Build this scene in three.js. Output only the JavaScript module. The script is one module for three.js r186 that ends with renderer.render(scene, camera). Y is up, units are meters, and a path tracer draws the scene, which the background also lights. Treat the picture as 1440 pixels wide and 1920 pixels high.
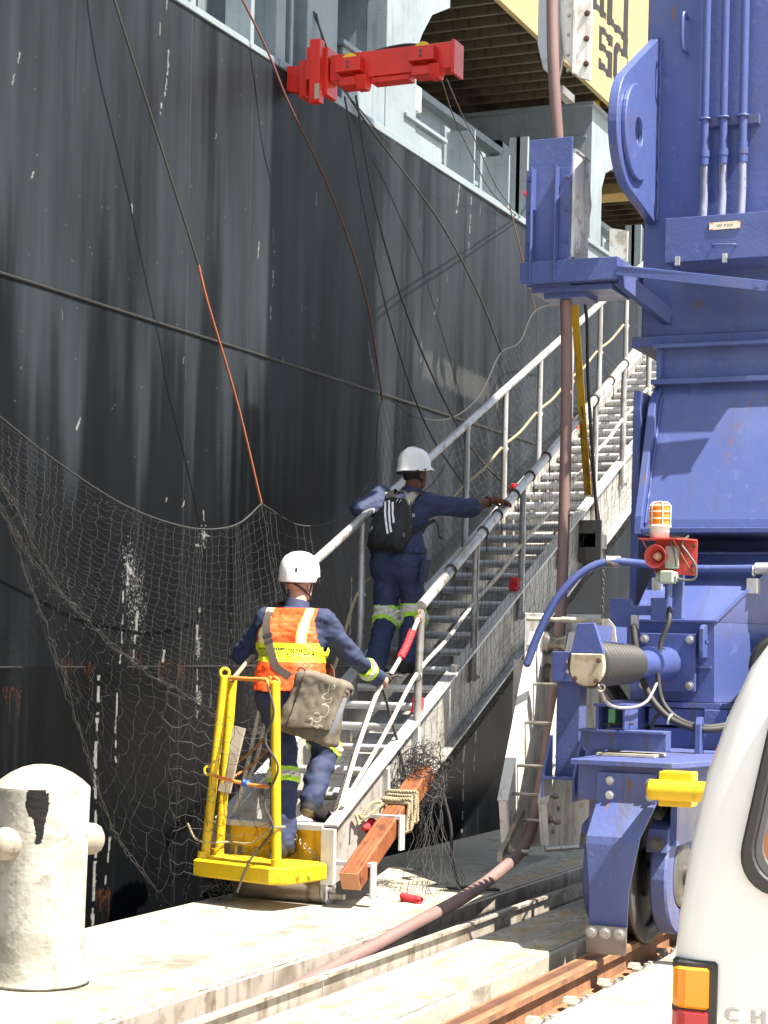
import * as THREE from 'three';
import { mergeGeometries, toCreasedNormals } from 'three/addons/utils/BufferGeometryUtils.js';
import { RoundedBoxGeometry } from 'three/addons/geometries/RoundedBoxGeometry.js';
import { createNoise2D, createNoise3D } from 'simplex-noise';

// ---------------------------------------------------------------- camera, sky, sun, exposure
// Directions on the quay: u runs along the quay away from the camera, v across it (ship negative, land positive), h up.
const scene = new THREE.Scene();
const camera = new THREE.PerspectiveCamera(30.68, 0.75, 0.1, 3000);
camera.position.set(0, 1.5, 0);
camera.rotation.order = 'YXZ';
camera.rotation.set(0, THREE.MathUtils.degToRad(23.7), 0.0215);
camera.setViewOffset(1440, 1920, 0, -248, 1440, 1920);       // level camera, lens shifted up
scene.add(camera);

const SKY = 0.66;
const sunDir = new THREE.Vector3(0.50, 0.86, 0.09).normalize();
// tropical sky: pale blue with broken white cloud, even all round
const skyNoise = createNoise3D(() => 0.37);
const skyTex = (() => {
  const w = 512, h = 256, d = new Float32Array(w * h * 4);
  for (let y = 0; y < h; y++) for (let x = 0; x < w; x++) {
    const el = (y + 0.5) / h * Math.PI - Math.PI / 2, az = (x + 0.5) / w * Math.PI * 2, cx = Math.cos(el) * Math.cos(az), cy = Math.sin(el), cz = Math.cos(el) * Math.sin(az);
    const q = 1.6 / (Math.abs(cy) + 0.35), c = 0.55 + 0.5 * skyNoise(cx * q * 1.4, cy * 2, cz * q * 1.4) + 0.28 * skyNoise(cx * q * 3.4, cy * 4, cz * q * 3.4) + 0.14 * skyNoise(cx * q * 8, cy * 9, cz * q * 8);
    const k = Math.min(1, Math.max(0, (c - 0.3) / 0.5)), m = k * k * (3 - 2 * k), up = Math.max(0, cy), i = (y * w + x) * 4;
    const blue = [0.34 - 0.12 * up, 0.43 - 0.10 * up, 0.56 - 0.04 * up], cl = [0.58, 0.60, 0.62];
    for (let j = 0; j < 3; j++) d[i + j] = (blue[j] + (cl[j] - blue[j]) * m) * SKY;
    d[i + 3] = 1;
  }
  const t = new THREE.DataTexture(d, w, h, THREE.RGBAFormat, THREE.FloatType); t.mapping = THREE.EquirectangularReflectionMapping; t.magFilter = t.minFilter = THREE.LinearFilter; t.needsUpdate = true; return t;
})();
scene.background = skyTex;
scene.environment = skyTex;

const sun = new THREE.DirectionalLight(0xfff3e2, 4.6);
sun.position.copy(sunDir).multiplyScalar(60).add(new THREE.Vector3(-4, 0, -12));
sun.target.position.set(-4, 0, -12);
sun.castShadow = true;
sun.shadow.mapSize.set(4096, 4096);
Object.assign(sun.shadow.camera, { left: -24, right: 24, top: 24, bottom: -24, near: 1, far: 140 });
scene.add(sun, sun.target);

const renderer = new THREE.WebGLRenderer({ antialias: true });
renderer.toneMapping = THREE.LinearToneMapping;
renderer.toneMappingExposure = 3.6;
renderer.shadowMap.enabled = true;

// ---------------------------------------------------------------- helpers
let seed = 7;
const rnd = () => { seed = (seed * 1664525 + 1013904223) >>> 0; return seed / 4294967296; };
const rr = (a, b) => a + (b - a) * rnd();
const n2 = createNoise2D(rnd), n3 = createNoise3D(rnd);
const V3 = (x, y, z) => new THREE.Vector3(x, y, z);
const W = (u, v, h) => V3(v, h, -u);
const WP = list => list.map(p => W(p[0], p[1], p[2]));
const lerp = (a, b, t) => a + (b - a) * t;
const clamp = (x, a = 0, b = 1) => Math.min(b, Math.max(a, x));
const smooth = (a, b, x) => { const t = clamp((x - a) / (b - a)); return t * t * (3 - 2 * t); };

const used = {};
function numbered(name) { const k = used[name] = (used[name] ?? -1) + 1; return k ? name + '_' + String(k).padStart(3, '0') : name; }
function boxUV(g) {                                   // uv in metres from the faces' own directions
  const p = g.attributes.position, uv = new Float32Array(p.count * 2);
  const a = V3(), b = V3(), c = V3();
  for (let i = 0; i < p.count; i += 3) {
    a.fromBufferAttribute(p, i); b.fromBufferAttribute(p, i + 1); c.fromBufferAttribute(p, i + 2);
    const n = b.clone().sub(a).cross(c.clone().sub(a));
    const x = Math.abs(n.x), y = Math.abs(n.y), z = Math.abs(n.z);
    [a, b, c].forEach((q, k) => {
      const j = (i + k) * 2;
      if (y >= x && y >= z) { uv[j] = q.x; uv[j + 1] = q.z; } else if (x >= z) { uv[j] = q.z; uv[j + 1] = q.y; } else { uv[j] = q.x; uv[j + 1] = q.y; }
    });
  }
  g.setAttribute('uv', new THREE.BufferAttribute(uv, 2));
  return g;
}
function fin(geos, keepUV) {
  const list = (Array.isArray(geos) ? geos.flat(3) : [geos]).map(g => {
    let q = g.index ? g.toNonIndexed() : g;
    if (!q.attributes.normal) q.computeVertexNormals();
    for (const k of Object.keys(q.attributes)) if (!['position', 'normal', 'uv', 'color'].includes(k)) q.deleteAttribute(k);
    if (!keepUV) boxUV(q);
    return q;
  });
  return list.length === 1 ? list[0] : mergeGeometries(list);
}
function obj(name, geos, m, parent = scene, keepUV = false) {
  const g = fin(geos, keepUV);
  const o = new THREE.Mesh(g, m);
  o.name = parent === scene ? numbered(name) : name;
  o.castShadow = o.receiveShadow = true;
  parent.add(o);
  return o;
}
function tag(o, label, category, group) { o.userData.label = label; o.userData.category = category; if (group) o.userData.group = group; return o; }
function thing(name, label, category, at = [0, 0, 0], group) {           // a group at the thing's base; parts are built in quay coordinates and shifted in
  const g = new THREE.Group(); g.name = numbered(name); g.position.copy(W(...at)); scene.add(g);
  g.userData.offset = null; delete g.userData.offset;
  return tag(g, label, category, group);
}
function part(t, name, geos, m, keepUV = false, label) {                 // part of thing t, geometry given in world (quay) coordinates
  const g = fin(geos, keepUV); const o = new THREE.Mesh(g, m);
  const root = rootOf(t);
  g.translate(-root.position.x, -root.position.y, -root.position.z);
  o.name = name; o.castShadow = o.receiveShadow = true; t.add(o);
  if (label) o.userData.label = label;
  return o;
}
function sub(t, name, label) { const g = new THREE.Group(); g.name = name; t.add(g); if (label) g.userData.label = label; return g; }
function rootOf(o) { while (o.parent && o.parent !== scene) o = o.parent; return o; }
function struct(name, geos, m) { const o = obj(name, geos, m); o.userData.kind = 'structure'; return o; }

// geometry in quay coordinates
function box(u0, u1, v0, v1, h0, h1, r = 0) {
  const a = Math.abs(v1 - v0), b = Math.abs(h1 - h0), c = Math.abs(u1 - u0);
  const g = r ? new RoundedBoxGeometry(a, b, c, 1, Math.min(r, a / 2.1, b / 2.1, c / 2.1)) : new THREE.BoxGeometry(a, b, c);
  g.translate((v0 + v1) / 2, (h0 + h1) / 2, -(u0 + u1) / 2);
  return g;
}
function poly(pts, holes) {
  const s = new THREE.Shape(pts.map(p => new THREE.Vector2(p[0], p[1])));
  for (const h of holes || []) {
    const q = new THREE.Path();
    if (h.length === 3 && !Array.isArray(h[0])) q.absarc(h[0], h[1], h[2], 0, Math.PI * 2, true); else q.setFromPoints(h.map(p => new THREE.Vector2(p[0], p[1])));
    s.holes.push(q);
  }
  return s;
}
function ex(shape, d, bev = 0, seg = 10) {
  return new THREE.ExtrudeGeometry(shape, bev ? { depth: d - 2 * bev, bevelEnabled: true, bevelSize: bev, bevelThickness: bev, bevelOffset: -bev, bevelSegments: 1, curveSegments: seg } : { depth: d, bevelEnabled: false, curveSegments: seg }).translate(0, 0, bev);
}
const fplate = (pts, u0, u1, holes, bev = 0) => ex(poly(pts, holes), u1 - u0, bev, 16).translate(0, 0, -u1);                                  // pts (v,h), thickness along u
const M4 = (x, y, z) => new THREE.Matrix4().makeBasis(x, y, z);
const mSide = M4(V3(0, 0, -1), V3(0, 1, 0), V3(1, 0, 0)), mTop = M4(V3(0, 0, -1), V3(1, 0, 0), V3(0, -1, 0));
const splate = (pts, v0, v1, holes, bev = 0) => ex(poly(pts, holes), v1 - v0, bev, 16).applyMatrix4(mSide).translate(v0, 0, 0);               // pts (u,h), thickness along v
const tplate = (pts, h0, h1, holes, bev = 0) => ex(poly(pts, holes), h1 - h0, bev, 16).applyMatrix4(mTop).translate(0, h1, 0);                // pts (u,v), thickness along h
function rod(a, b, r0, r1 = r0, seg = 12, open = false) {
  const d = b.clone().sub(a), L = d.length();
  const g = new THREE.CylinderGeometry(r1, r0, L, seg, 1, open);
  g.translate(0, L / 2, 0);
  g.applyQuaternion(new THREE.Quaternion().setFromUnitVectors(V3(0, 1, 0), d.normalize()));
  return g.translate(a.x, a.y, a.z);
}
function bar(a, b, w, t, up = V3(0, 1, 0), r = 0) {                   // rectangular bar from a to b, width w sideways, t along up
  const d = b.clone().sub(a), L = d.length(); d.normalize();
  const s = d.clone().cross(up).normalize(), n = s.clone().cross(d).normalize();
  const g = r ? new RoundedBoxGeometry(w, t, L, 1, r) : new THREE.BoxGeometry(w, t, L);
  g.applyMatrix4(M4(s, n, d.clone().negate()));
  const c = a.clone().add(b).multiplyScalar(0.5);
  return g.translate(c.x, c.y, c.z);
}
const curve = (pts, tension = 0.5) => new THREE.CatmullRomCurve3(pts, false, 'centripetal', tension);
function tube(pts, r, seg = 40, rad = 8) {
  const c = curve(pts);
  const g = new THREE.TubeGeometry(c, seg, r, rad, false);
  return [g, new THREE.SphereGeometry(r, rad, 4).translate(...pts[0].toArray()), new THREE.SphereGeometry(r, rad, 4).translate(...pts[pts.length - 1].toArray())];
}
function frames(pts) {                                                  // simple moving frame for a polyline
  const out = []; let n = null;
  for (let i = 0; i < pts.length; i++) {
    const t = pts[Math.min(i + 1, pts.length - 1)].clone().sub(pts[Math.max(i - 1, 0)]).normalize();
    if (!n) { n = Math.abs(t.y) < 0.9 ? V3(0, 1, 0) : V3(1, 0, 0); }
    n = n.clone().sub(t.clone().multiplyScalar(n.dot(t))).normalize();
    out.push([t, n.clone(), t.clone().cross(n).normalize()]);
  }
  return out;
}
function laid(pts, r, pitch = 0.09, strands = 3, rad = 5) {             // laid rope: twisted strands
  const c = curve(pts), L = c.getLength(), N = Math.max(8, Math.ceil(L / pitch * 7));
  const P = c.getSpacedPoints(N), F = frames(P), out = [];
  for (let k = 0; k < strands; k++) {
    const q = P.map((p, i) => { const a = i / N * L / pitch * Math.PI * 2 + k * Math.PI * 2 / strands; return p.clone().addScaledVector(F[i][1], Math.cos(a) * r * 0.5).addScaledVector(F[i][2], Math.sin(a) * r * 0.5); });
    out.push(strand(q, r * 0.56, rad));
  }
  return out;
}
function strand(pts, r, rad = 3) {                                       // cheap polyline tube
  const F = frames(pts), pos = [], nor = [], idx = [];
  pts.forEach((p, i) => { for (let k = 0; k < rad; k++) { const a = k / rad * Math.PI * 2, n = F[i][1].clone().multiplyScalar(Math.cos(a)).addScaledVector(F[i][2], Math.sin(a)); pos.push(p.x + n.x * r, p.y + n.y * r, p.z + n.z * r); nor.push(n.x, n.y, n.z); } });
  for (let i = 0; i < pts.length - 1; i++) for (let k = 0; k < rad; k++) { const a = i * rad + k, b = i * rad + (k + 1) % rad, c = a + rad, d = b + rad; idx.push(a, b, c, b, d, c); }
  const g = new THREE.BufferGeometry();
  g.setAttribute('position', new THREE.Float32BufferAttribute(pos, 3)); g.setAttribute('normal', new THREE.Float32BufferAttribute(nor, 3)); g.setIndex(idx);
  g.setAttribute('uv', new THREE.Float32BufferAttribute(new Float32Array(pos.length / 3 * 2), 2));
  return g;
}
function bolt(c, n, r = 0.014, l = 0.014) { const d = n.clone().normalize(); return [rod(c, c.clone().addScaledVector(d, l * 0.35), r * 1.45, r * 1.45, 12), rod(c.clone().addScaledVector(d, l * 0.35), c.clone().addScaledVector(d, l), r, r * 0.94, 6)]; }
const FRONT = V3(0, 0, 1), RIGHT = V3(1, 0, 0), UP = V3(0, 1, 0);
function ring(c, n, R, r, arc = Math.PI * 2) { const g = new THREE.TorusGeometry(R, r, 6, 18, arc); g.applyQuaternion(new THREE.Quaternion().setFromUnitVectors(V3(0, 0, 1), n.clone().normalize())); return g.translate(c.x, c.y, c.z); }
function lathe(prof, c, axis = UP, seg = 28) { const g = new THREE.LatheGeometry(prof.map(p => new THREE.Vector2(p[0], p[1])), seg); g.applyQuaternion(new THREE.Quaternion().setFromUnitVectors(UP, axis.clone().normalize())); return g.translate(c.x, c.y, c.z); }
function quadSheet(f, ns, nt) {                                           // f(s,t)->Vector3
  const pos = [], idx = [], uv = [];
  for (let j = 0; j <= nt; j++) for (let i = 0; i <= ns; i++) { const p = f(i / ns, j / nt); pos.push(p.x, p.y, p.z); uv.push(i / ns, j / nt); }
  for (let j = 0; j < nt; j++) for (let i = 0; i < ns; i++) { const a = j * (ns + 1) + i; idx.push(a, a + 1, a + ns + 1, a + 1, a + ns + 2, a + ns + 1); }
  const g = new THREE.BufferGeometry(); g.setAttribute('position', new THREE.Float32BufferAttribute(pos, 3)); g.setAttribute('uv', new THREE.Float32BufferAttribute(uv, 2)); g.setIndex(idx); g.computeVertexNormals();
  return g;
}
// naive surface nets over a rectangular grid
function surface(fn, lo, hi, cell, colour) {
  const nx = Math.ceil((hi[0] - lo[0]) / cell) + 1, ny = Math.ceil((hi[1] - lo[1]) / cell) + 1, nz = Math.ceil((hi[2] - lo[2]) / cell) + 1;
  const F = new Float32Array(nx * ny * nz), id = (i, j, k) => i + nx * (j + ny * k);
  const B = 4;                                                            // coarse blocks skip empty space
  for (let k0 = 0; k0 < nz; k0 += B) for (let j0 = 0; j0 < ny; j0 += B) for (let i0 = 0; i0 < nx; i0 += B) {
    const dc = fn(lo[0] + (i0 + B / 2) * cell, lo[1] + (j0 + B / 2) * cell, lo[2] + (k0 + B / 2) * cell);
    const far = Math.abs(dc) > B * cell * 1.6;
    for (let k = k0; k < Math.min(nz, k0 + B); k++) for (let j = j0; j < Math.min(ny, j0 + B); j++) for (let i = i0; i < Math.min(nx, i0 + B); i++)
      F[id(i, j, k)] = far ? dc : fn(lo[0] + i * cell, lo[1] + j * cell, lo[2] + k * cell);
  }
  const vid = new Int32Array(nx * ny * nz).fill(-1), pos = [], idx = [];
  const E = [[0, 1], [2, 3], [4, 5], [6, 7], [0, 2], [1, 3], [4, 6], [5, 7], [0, 4], [1, 5], [2, 6], [3, 7]];
  for (let k = 0; k < nz - 1; k++) for (let j = 0; j < ny - 1; j++) for (let i = 0; i < nx - 1; i++) {
    const c = []; let m = 0;
    for (let q = 0; q < 8; q++) { const f = F[id(i + (q & 1), j + (q >> 1 & 1), k + (q >> 2))]; c.push(f); if (f < 0) m |= 1 << q; }
    if (m === 0 || m === 255) continue;
    let x = 0, y = 0, z = 0, n = 0;
    for (const [a, b] of E) { if ((c[a] < 0) === (c[b] < 0)) continue; const t = c[a] / (c[a] - c[b]); x += lerp(a & 1, b & 1, t); y += lerp(a >> 1 & 1, b >> 1 & 1, t); z += lerp(a >> 2, b >> 2, t); n++; }
    vid[id(i, j, k)] = pos.length / 3; pos.push(lo[0] + (i + x / n) * cell, lo[1] + (j + y / n) * cell, lo[2] + (k + z / n) * cell);
  }
  const quad = (a, b, c, d, flip) => { if (a < 0 || b < 0 || c < 0 || d < 0) return; flip ? idx.push(a, c, b, a, d, c) : idx.push(a, b, c, a, c, d); };
  for (let k = 1; k < nz - 1; k++) for (let j = 1; j < ny - 1; j++) for (let i = 1; i < nx - 1; i++) {
    const f = F[id(i, j, k)] < 0;
    if (f !== (F[id(i + 1, j, k)] < 0)) quad(vid[id(i, j - 1, k - 1)], vid[id(i, j, k - 1)], vid[id(i, j, k)], vid[id(i, j - 1, k)], !f);
    if (f !== (F[id(i, j + 1, k)] < 0)) quad(vid[id(i - 1, j, k - 1)], vid[id(i - 1, j, k)], vid[id(i, j, k)], vid[id(i, j, k - 1)], !f);
    if (f !== (F[id(i, j, k + 1)] < 0)) quad(vid[id(i - 1, j - 1, k)], vid[id(i, j - 1, k)], vid[id(i, j, k)], vid[id(i - 1, j, k)], !f);
  }
  const g = new THREE.BufferGeometry(); g.setAttribute('position', new THREE.Float32BufferAttribute(pos, 3)); g.setIndex(idx); g.computeVertexNormals();
  if (colour) { const col = []; for (let i = 0; i < pos.length; i += 3) { const c = colour(pos[i], pos[i + 1], pos[i + 2]); col.push(c[0], c[1], c[2]); } g.setAttribute('color', new THREE.Float32BufferAttribute(col, 3)); }
  return g;
}

// ---------------------------------------------------------------- textures
function tex(w, h, fn, srgb, rep) {                                       // fn(x,y) -> grey 0..1 or [r,g,b] 0..1
  const d = new Uint8Array(w * h * 4);
  for (let y = 0; y < h; y++) for (let x = 0; x < w; x++) { const c = fn(x, y), i = (y * w + x) * 4; if (c.length) { d[i] = c[0] * 255; d[i + 1] = c[1] * 255; d[i + 2] = c[2] * 255; } else d[i] = d[i + 1] = d[i + 2] = c * 255; d[i + 3] = 255; }
  const t = new THREE.DataTexture(d, w, h); t.magFilter = THREE.LinearFilter; t.minFilter = THREE.LinearMipmapLinearFilter; t.generateMipmaps = true; t.wrapS = t.wrapT = THREE.RepeatWrapping; t.anisotropy = 8;
  if (srgb) t.colorSpace = THREE.SRGBColorSpace;
  if (rep) t.repeat.set(rep[0], rep[1]);
  t.needsUpdate = true; return t;
}
// periodic noise: 0..1 value noise on a lattice of period p
const lat = new Float32Array(65536); for (let i = 0; i < 65536; i++) lat[i] = rnd();
function vn(x, y, px, py, s) { const xi = Math.floor(x), yi = Math.floor(y), fx = x - xi, fy = y - yi, ux = fx * fx * (3 - 2 * fx), uy = fy * fy * (3 - 2 * fy); const L = (a, b) => lat[((((a % px) + px) % px) * 131 + (((b % py) + py) % py) * 7919 + s * 977) & 65535]; return lerp(lerp(L(xi, yi), L(xi + 1, yi), ux), lerp(L(xi, yi + 1), L(xi + 1, yi + 1), ux), uy); }
function fb(x, y, px, py, s, o = 4) { let a = 0, w = 0.5, t = 0; for (let i = 0; i < o; i++) { a += w * vn(x, y, px, py, s + i); t += w; w *= 0.5; x *= 2; y *= 2; px *= 2; py *= 2; } return a / t; }
const S5 = 512;
const tWear = tex(S5, S5, (x, y) => {                                       // paint tone: blotches, run-down streaks, small chips; 2 m tile
  const u = x / S5, v = y / S5; let c = 0.9 + 0.1 * (fb(u * 4, v * 4, 4, 4, 1) - 0.5) * 2;
  c -= 0.09 * smooth(0.55, 0.85, fb(u * 40, v * 3, 40, 3, 20, 3));
  c -= 0.04 * smooth(0.62, 0.82, fb(u * 24, v * 24, 24, 24, 40, 3));
  return clamp(c, 0, 1);
}, true, [0.5, 0.5]);
const tGrime = tex(S5, S5, (x, y) => {                                      // dirtier surface, brownish stains; 1.6 m tile
  const u = x / S5, v = y / S5; const a = fb(u * 5, v * 5, 5, 5, 60), b = fb(u * 30, v * 4, 30, 4, 80, 3), k = fb(u * 30, v * 30, 30, 30, 90, 3);
  const d = clamp(0.55 * smooth(0.5, 0.8, a) + 0.4 * smooth(0.55, 0.85, b) + 0.25 * smooth(0.62, 0.8, k), 0, 0.75);
  return [lerp(1, 0.52, d), lerp(1, 0.46, d), lerp(1, 0.38, d)];
}, true, [0.62, 0.62]);
const tRough = tex(256, 256, (x, y) => 0.55 + 0.45 * fb(x / 16, y / 16, 16, 16, 110, 4), false, [0.7, 0.7]);
const tBump = tex(S5, S5, (x, y) => 0.5 * fb(x / 8, y / 8, 64, 64, 130, 3) + 0.5 * fb(x / 64, y / 64, 8, 8, 140, 3), false, [1, 1]);
const tRust = tex(S5, S5, (x, y) => { const u = x / S5, v = y / S5, a = fb(u * 8, v * 8, 8, 8, 150, 5), b = fb(u * 60, v * 6, 60, 6, 170, 3); const t = clamp(a * 0.7 + b * 0.4); return [lerp(0.34, 0.68, t), lerp(0.24, 0.50, t), lerp(0.18, 0.36, t)]; }, true, [1, 1]);
const tWood = tex(S5, S5, (x, y) => { const u = x / S5, v = y / S5; const w = fb(u * 48 + 2 * fb(u * 4, v * 2, 4, 2, 3), v * 3, 48, 3, 200, 4), k = fb(u * 6, v * 6, 6, 6, 215, 4); const t = clamp(0.25 + 0.9 * w - 0.4 * smooth(0.6, 0.75, k)); return [lerp(0.36, 0.70, t), lerp(0.21, 0.43, t), lerp(0.13, 0.27, t)]; }, true, [2, 2]);
const tConc = tex(1024, 1024, (x, y) => {                                   // quay concrete; 5 m tile
  const u = x / 1024, v = y / 1024; const a = fb(u * 6, v * 6, 6, 6, 230, 5), b = fb(u * 90, v * 90, 90, 90, 245, 3), k = fb(u * 22, v * 22, 22, 22, 260, 4);
  let c = 0.70 + 0.2 * (a - 0.5) + 0.12 * (b - 0.5) - 0.16 * smooth(0.60, 0.76, k);
  if (vn(u * 300, v * 300, 300, 300, 270) > 0.94) c -= 0.12;
  return [c, c * 0.965, c * 0.895];
}, true, [0.2, 0.2]);
const tConcB = tex(S5, S5, (x, y) => 0.6 * fb(x / 6, y / 6, 85, 85, 280, 3) + 0.4 * smooth(0.35, 0.5, fb(x / 40, y / 40, 13, 13, 290, 4)), false, [0.7, 0.7]);
const tCloth = tex(256, 256, (x, y) => 0.5 + 0.25 * Math.sin(x * Math.PI / 2) * Math.cos(y * Math.PI / 2) + 0.25 * (fb(x / 8, y / 8, 32, 32, 300, 3) - 0.5), false, [6, 6]);

const craneTex = (dirt) => tex(1024, 1024, (x, y) => {                        // crane enamel, 3 m tile: chalked patches, scuffs, grease runs, rust specks with short drips
  const u = x / 1024, v = y / 1024; const a = fb(u * 7, v * 7, 7, 7, 600, 5), b = fb(u * 90, v * 5, 90, 5, 610, 4), k = fb(u * 60, v * 60, 60, 60, 620, 3), r = fb(u * 130, v * 26, 130, 26, 630, 3), q = fb(u * 9, v * 9, 9, 9, 640, 4);
  const ch = 0.8 * smooth(0.48, 0.75, a), gr = clamp(dirt * (0.75 * smooth(0.56, 0.82, b) + 0.6 * smooth(0.58, 0.78, q)), 0, 0.85), ru = smooth(0.76, 0.82, r) * smooth(0.54, 0.68, q + 0.25 * dirt - 0.14), sc = 0.3 * smooth(0.74, 0.80, k);
  let c = [lerp(0.060, 0.088, ch), lerp(0.088, 0.12, ch), lerp(0.262, 0.295, ch)];
  c = [lerp(c[0], 0.20, sc * 0.5), lerp(c[1], 0.22, sc * 0.5), lerp(c[2], 0.36, sc * 0.5)];
  c = [lerp(c[0], 0.075, gr), lerp(c[1], 0.075, gr), lerp(c[2], 0.12, gr)];
  c = [lerp(c[0], 0.17, ru), lerp(c[1], 0.075, ru), lerp(c[2], 0.04, ru)];
  return c.map(z => Math.pow(z, 1 / 2.2));
}, true, [1 / 3, 1 / 3]);
const std = (o) => new THREE.MeshStandardMaterial(o);
const lin = (r, g, b) => new THREE.Color().setRGB(r, g, b);
const paint = (c, rough = 0.45, extra = {}) => std({ color: c, map: tWear, roughness: rough, roughnessMap: tRough, bumpMap: tBump, bumpScale: 0.0015, ...extra });
const M = {
  blue: std({ color: 0xffffff, map: craneTex(0.45), roughness: 0.42, roughnessMap: tRough, bumpMap: tBump, bumpScale: 0.0015 }),
  blueDirty: std({ color: 0xffffff, map: craneTex(1.0), roughness: 0.6, bumpMap: tBump, bumpScale: 0.002 }),
  shipGrey: paint(lin(0.28, 0.34, 0.375), 0.5),
  shipGreyDark: paint(lin(0.24, 0.30, 0.33), 0.55),
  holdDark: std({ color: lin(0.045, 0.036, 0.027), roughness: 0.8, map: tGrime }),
  red: paint(lin(0.78, 0.035, 0.022), 0.4),
  yellow: std({ color: lin(0.86, 0.58, 0.015), map: tWear, roughness: 0.42, bumpMap: tBump, bumpScale: 0.002 }),
  yellowOld: std({ color: lin(0.78, 0.5, 0.02), map: tGrime, roughness: 0.5, bumpMap: tBump, bumpScale: 0.003 }),
  alu: std({ color: lin(0.56, 0.57, 0.58), map: tGrime, metalness: 0.35, roughness: 0.48, bumpMap: tBump, bumpScale: 0.0015 }),
  aluDull: std({ color: lin(0.40, 0.40, 0.385), map: tGrime, metalness: 0.3, roughness: 0.55, bumpMap: tBump, bumpScale: 0.0015 }),
  aluClean: std({ color: lin(0.68, 0.69, 0.70), map: tWear, metalness: 0.25, roughness: 0.4 }),
  galv: std({ color: lin(0.47, 0.48, 0.49), map: tGrime, metalness: 0.5, roughness: 0.45 }),
  steel: std({ color: lin(0.30, 0.29, 0.27), map: tGrime, metalness: 0.7, roughness: 0.42 }),
  steelDark: std({ color: lin(0.13, 0.125, 0.12), map: tGrime, metalness: 0.5, roughness: 0.5 }),
  rust: std({ color: 0xffffff, map: tRust, roughness: 0.75, bumpMap: tBump, bumpScale: 0.002 }),
  rustDark: std({ color: lin(0.42, 0.36, 0.36), map: tRust, roughness: 0.8 }),
  white: std({ color: lin(0.72, 0.72, 0.70), map: tGrime, roughness: 0.5, bumpMap: tBump, bumpScale: 0.0015 }),
  wood: std({ color: 0xffffff, map: tWood, roughness: 0.7, bumpMap: tWood, bumpScale: 0.003 }),
  conc: std({ color: lin(0.80, 0.80, 0.78), map: tConc, roughness: 0.9, bumpMap: tConcB, bumpScale: 0.004 }),
  net: std({ color: lin(0.028, 0.028, 0.03), roughness: 0.55 }),
  netLight: std({ color: lin(0.034, 0.034, 0.034), roughness: 0.55 }),
  wire: std({ color: lin(0.05, 0.048, 0.045), roughness: 0.5, metalness: 0.3 }),
  wireRust: std({ color: lin(0.11, 0.04, 0.03), roughness: 0.7 }),
  ropeWhite: std({ color: lin(0.62, 0.58, 0.50), roughness: 0.85 }),
  ropeTan: std({ color: lin(0.33, 0.28, 0.18), roughness: 0.85 }),
  ropeDark: std({ color: lin(0.055, 0.05, 0.045), roughness: 0.8 }),
  ropeOrange: std({ color: lin(0.72, 0.25, 0.045), roughness: 0.7 }),
  ropeRed: std({ color: lin(0.62, 0.03, 0.04), roughness: 0.7 }),
  ropeBlue: std({ color: lin(0.03, 0.12, 0.45), roughness: 0.7 }),
  cable: std({ color: lin(0.24, 0.155, 0.145), map: tWear, roughness: 0.65 }),
  rubber: std({ color: lin(0.03, 0.03, 0.03), roughness: 0.6, bumpMap: tBump, bumpScale: 0.001 }),
  rubberGrey: std({ color: lin(0.10, 0.10, 0.10), roughness: 0.55 }),
  redClamp: std({ color: lin(0.6, 0.02, 0.03), roughness: 0.4 }),
};
Object.assign(M, {
  hoseGrey: std({ color: lin(0.22, 0.24, 0.36), map: tGrime, roughness: 0.6 }),
  blueGuard: std({ color: 0xffffff, map: craneTex(0.8), roughness: 0.5, bumpMap: tBump, bumpScale: 0.003 }),
  endPlate: std({ color: lin(0.5, 0.46, 0.36), map: tGrime, roughness: 0.6 }),
  signalRed: std({ color: lin(0.5, 0.055, 0.04), map: tGrime, roughness: 0.55 }),
  signalWhite: std({ color: lin(0.66, 0.68, 0.62), roughness: 0.5 }),
  signalGrey: std({ color: lin(0.42, 0.50, 0.42), map: tWear, roughness: 0.5 }),
  hornCore: std({ color: lin(0.62, 0.36, 0.22), roughness: 0.5 }),
  amber: new THREE.MeshPhysicalMaterial({ color: lin(0.95, 0.28, 0.02), roughness: 0.18, transmission: 0.2, thickness: 0, clearcoat: 0.5 }),
  sensorGreen: std({ color: lin(0.12, 0.35, 0.14), roughness: 0.5 }),
  whiteGuide: std({ color: lin(0.64, 0.64, 0.62), map: tGrime, roughness: 0.55, bumpMap: tBump, bumpScale: 0.002 }),
});

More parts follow.
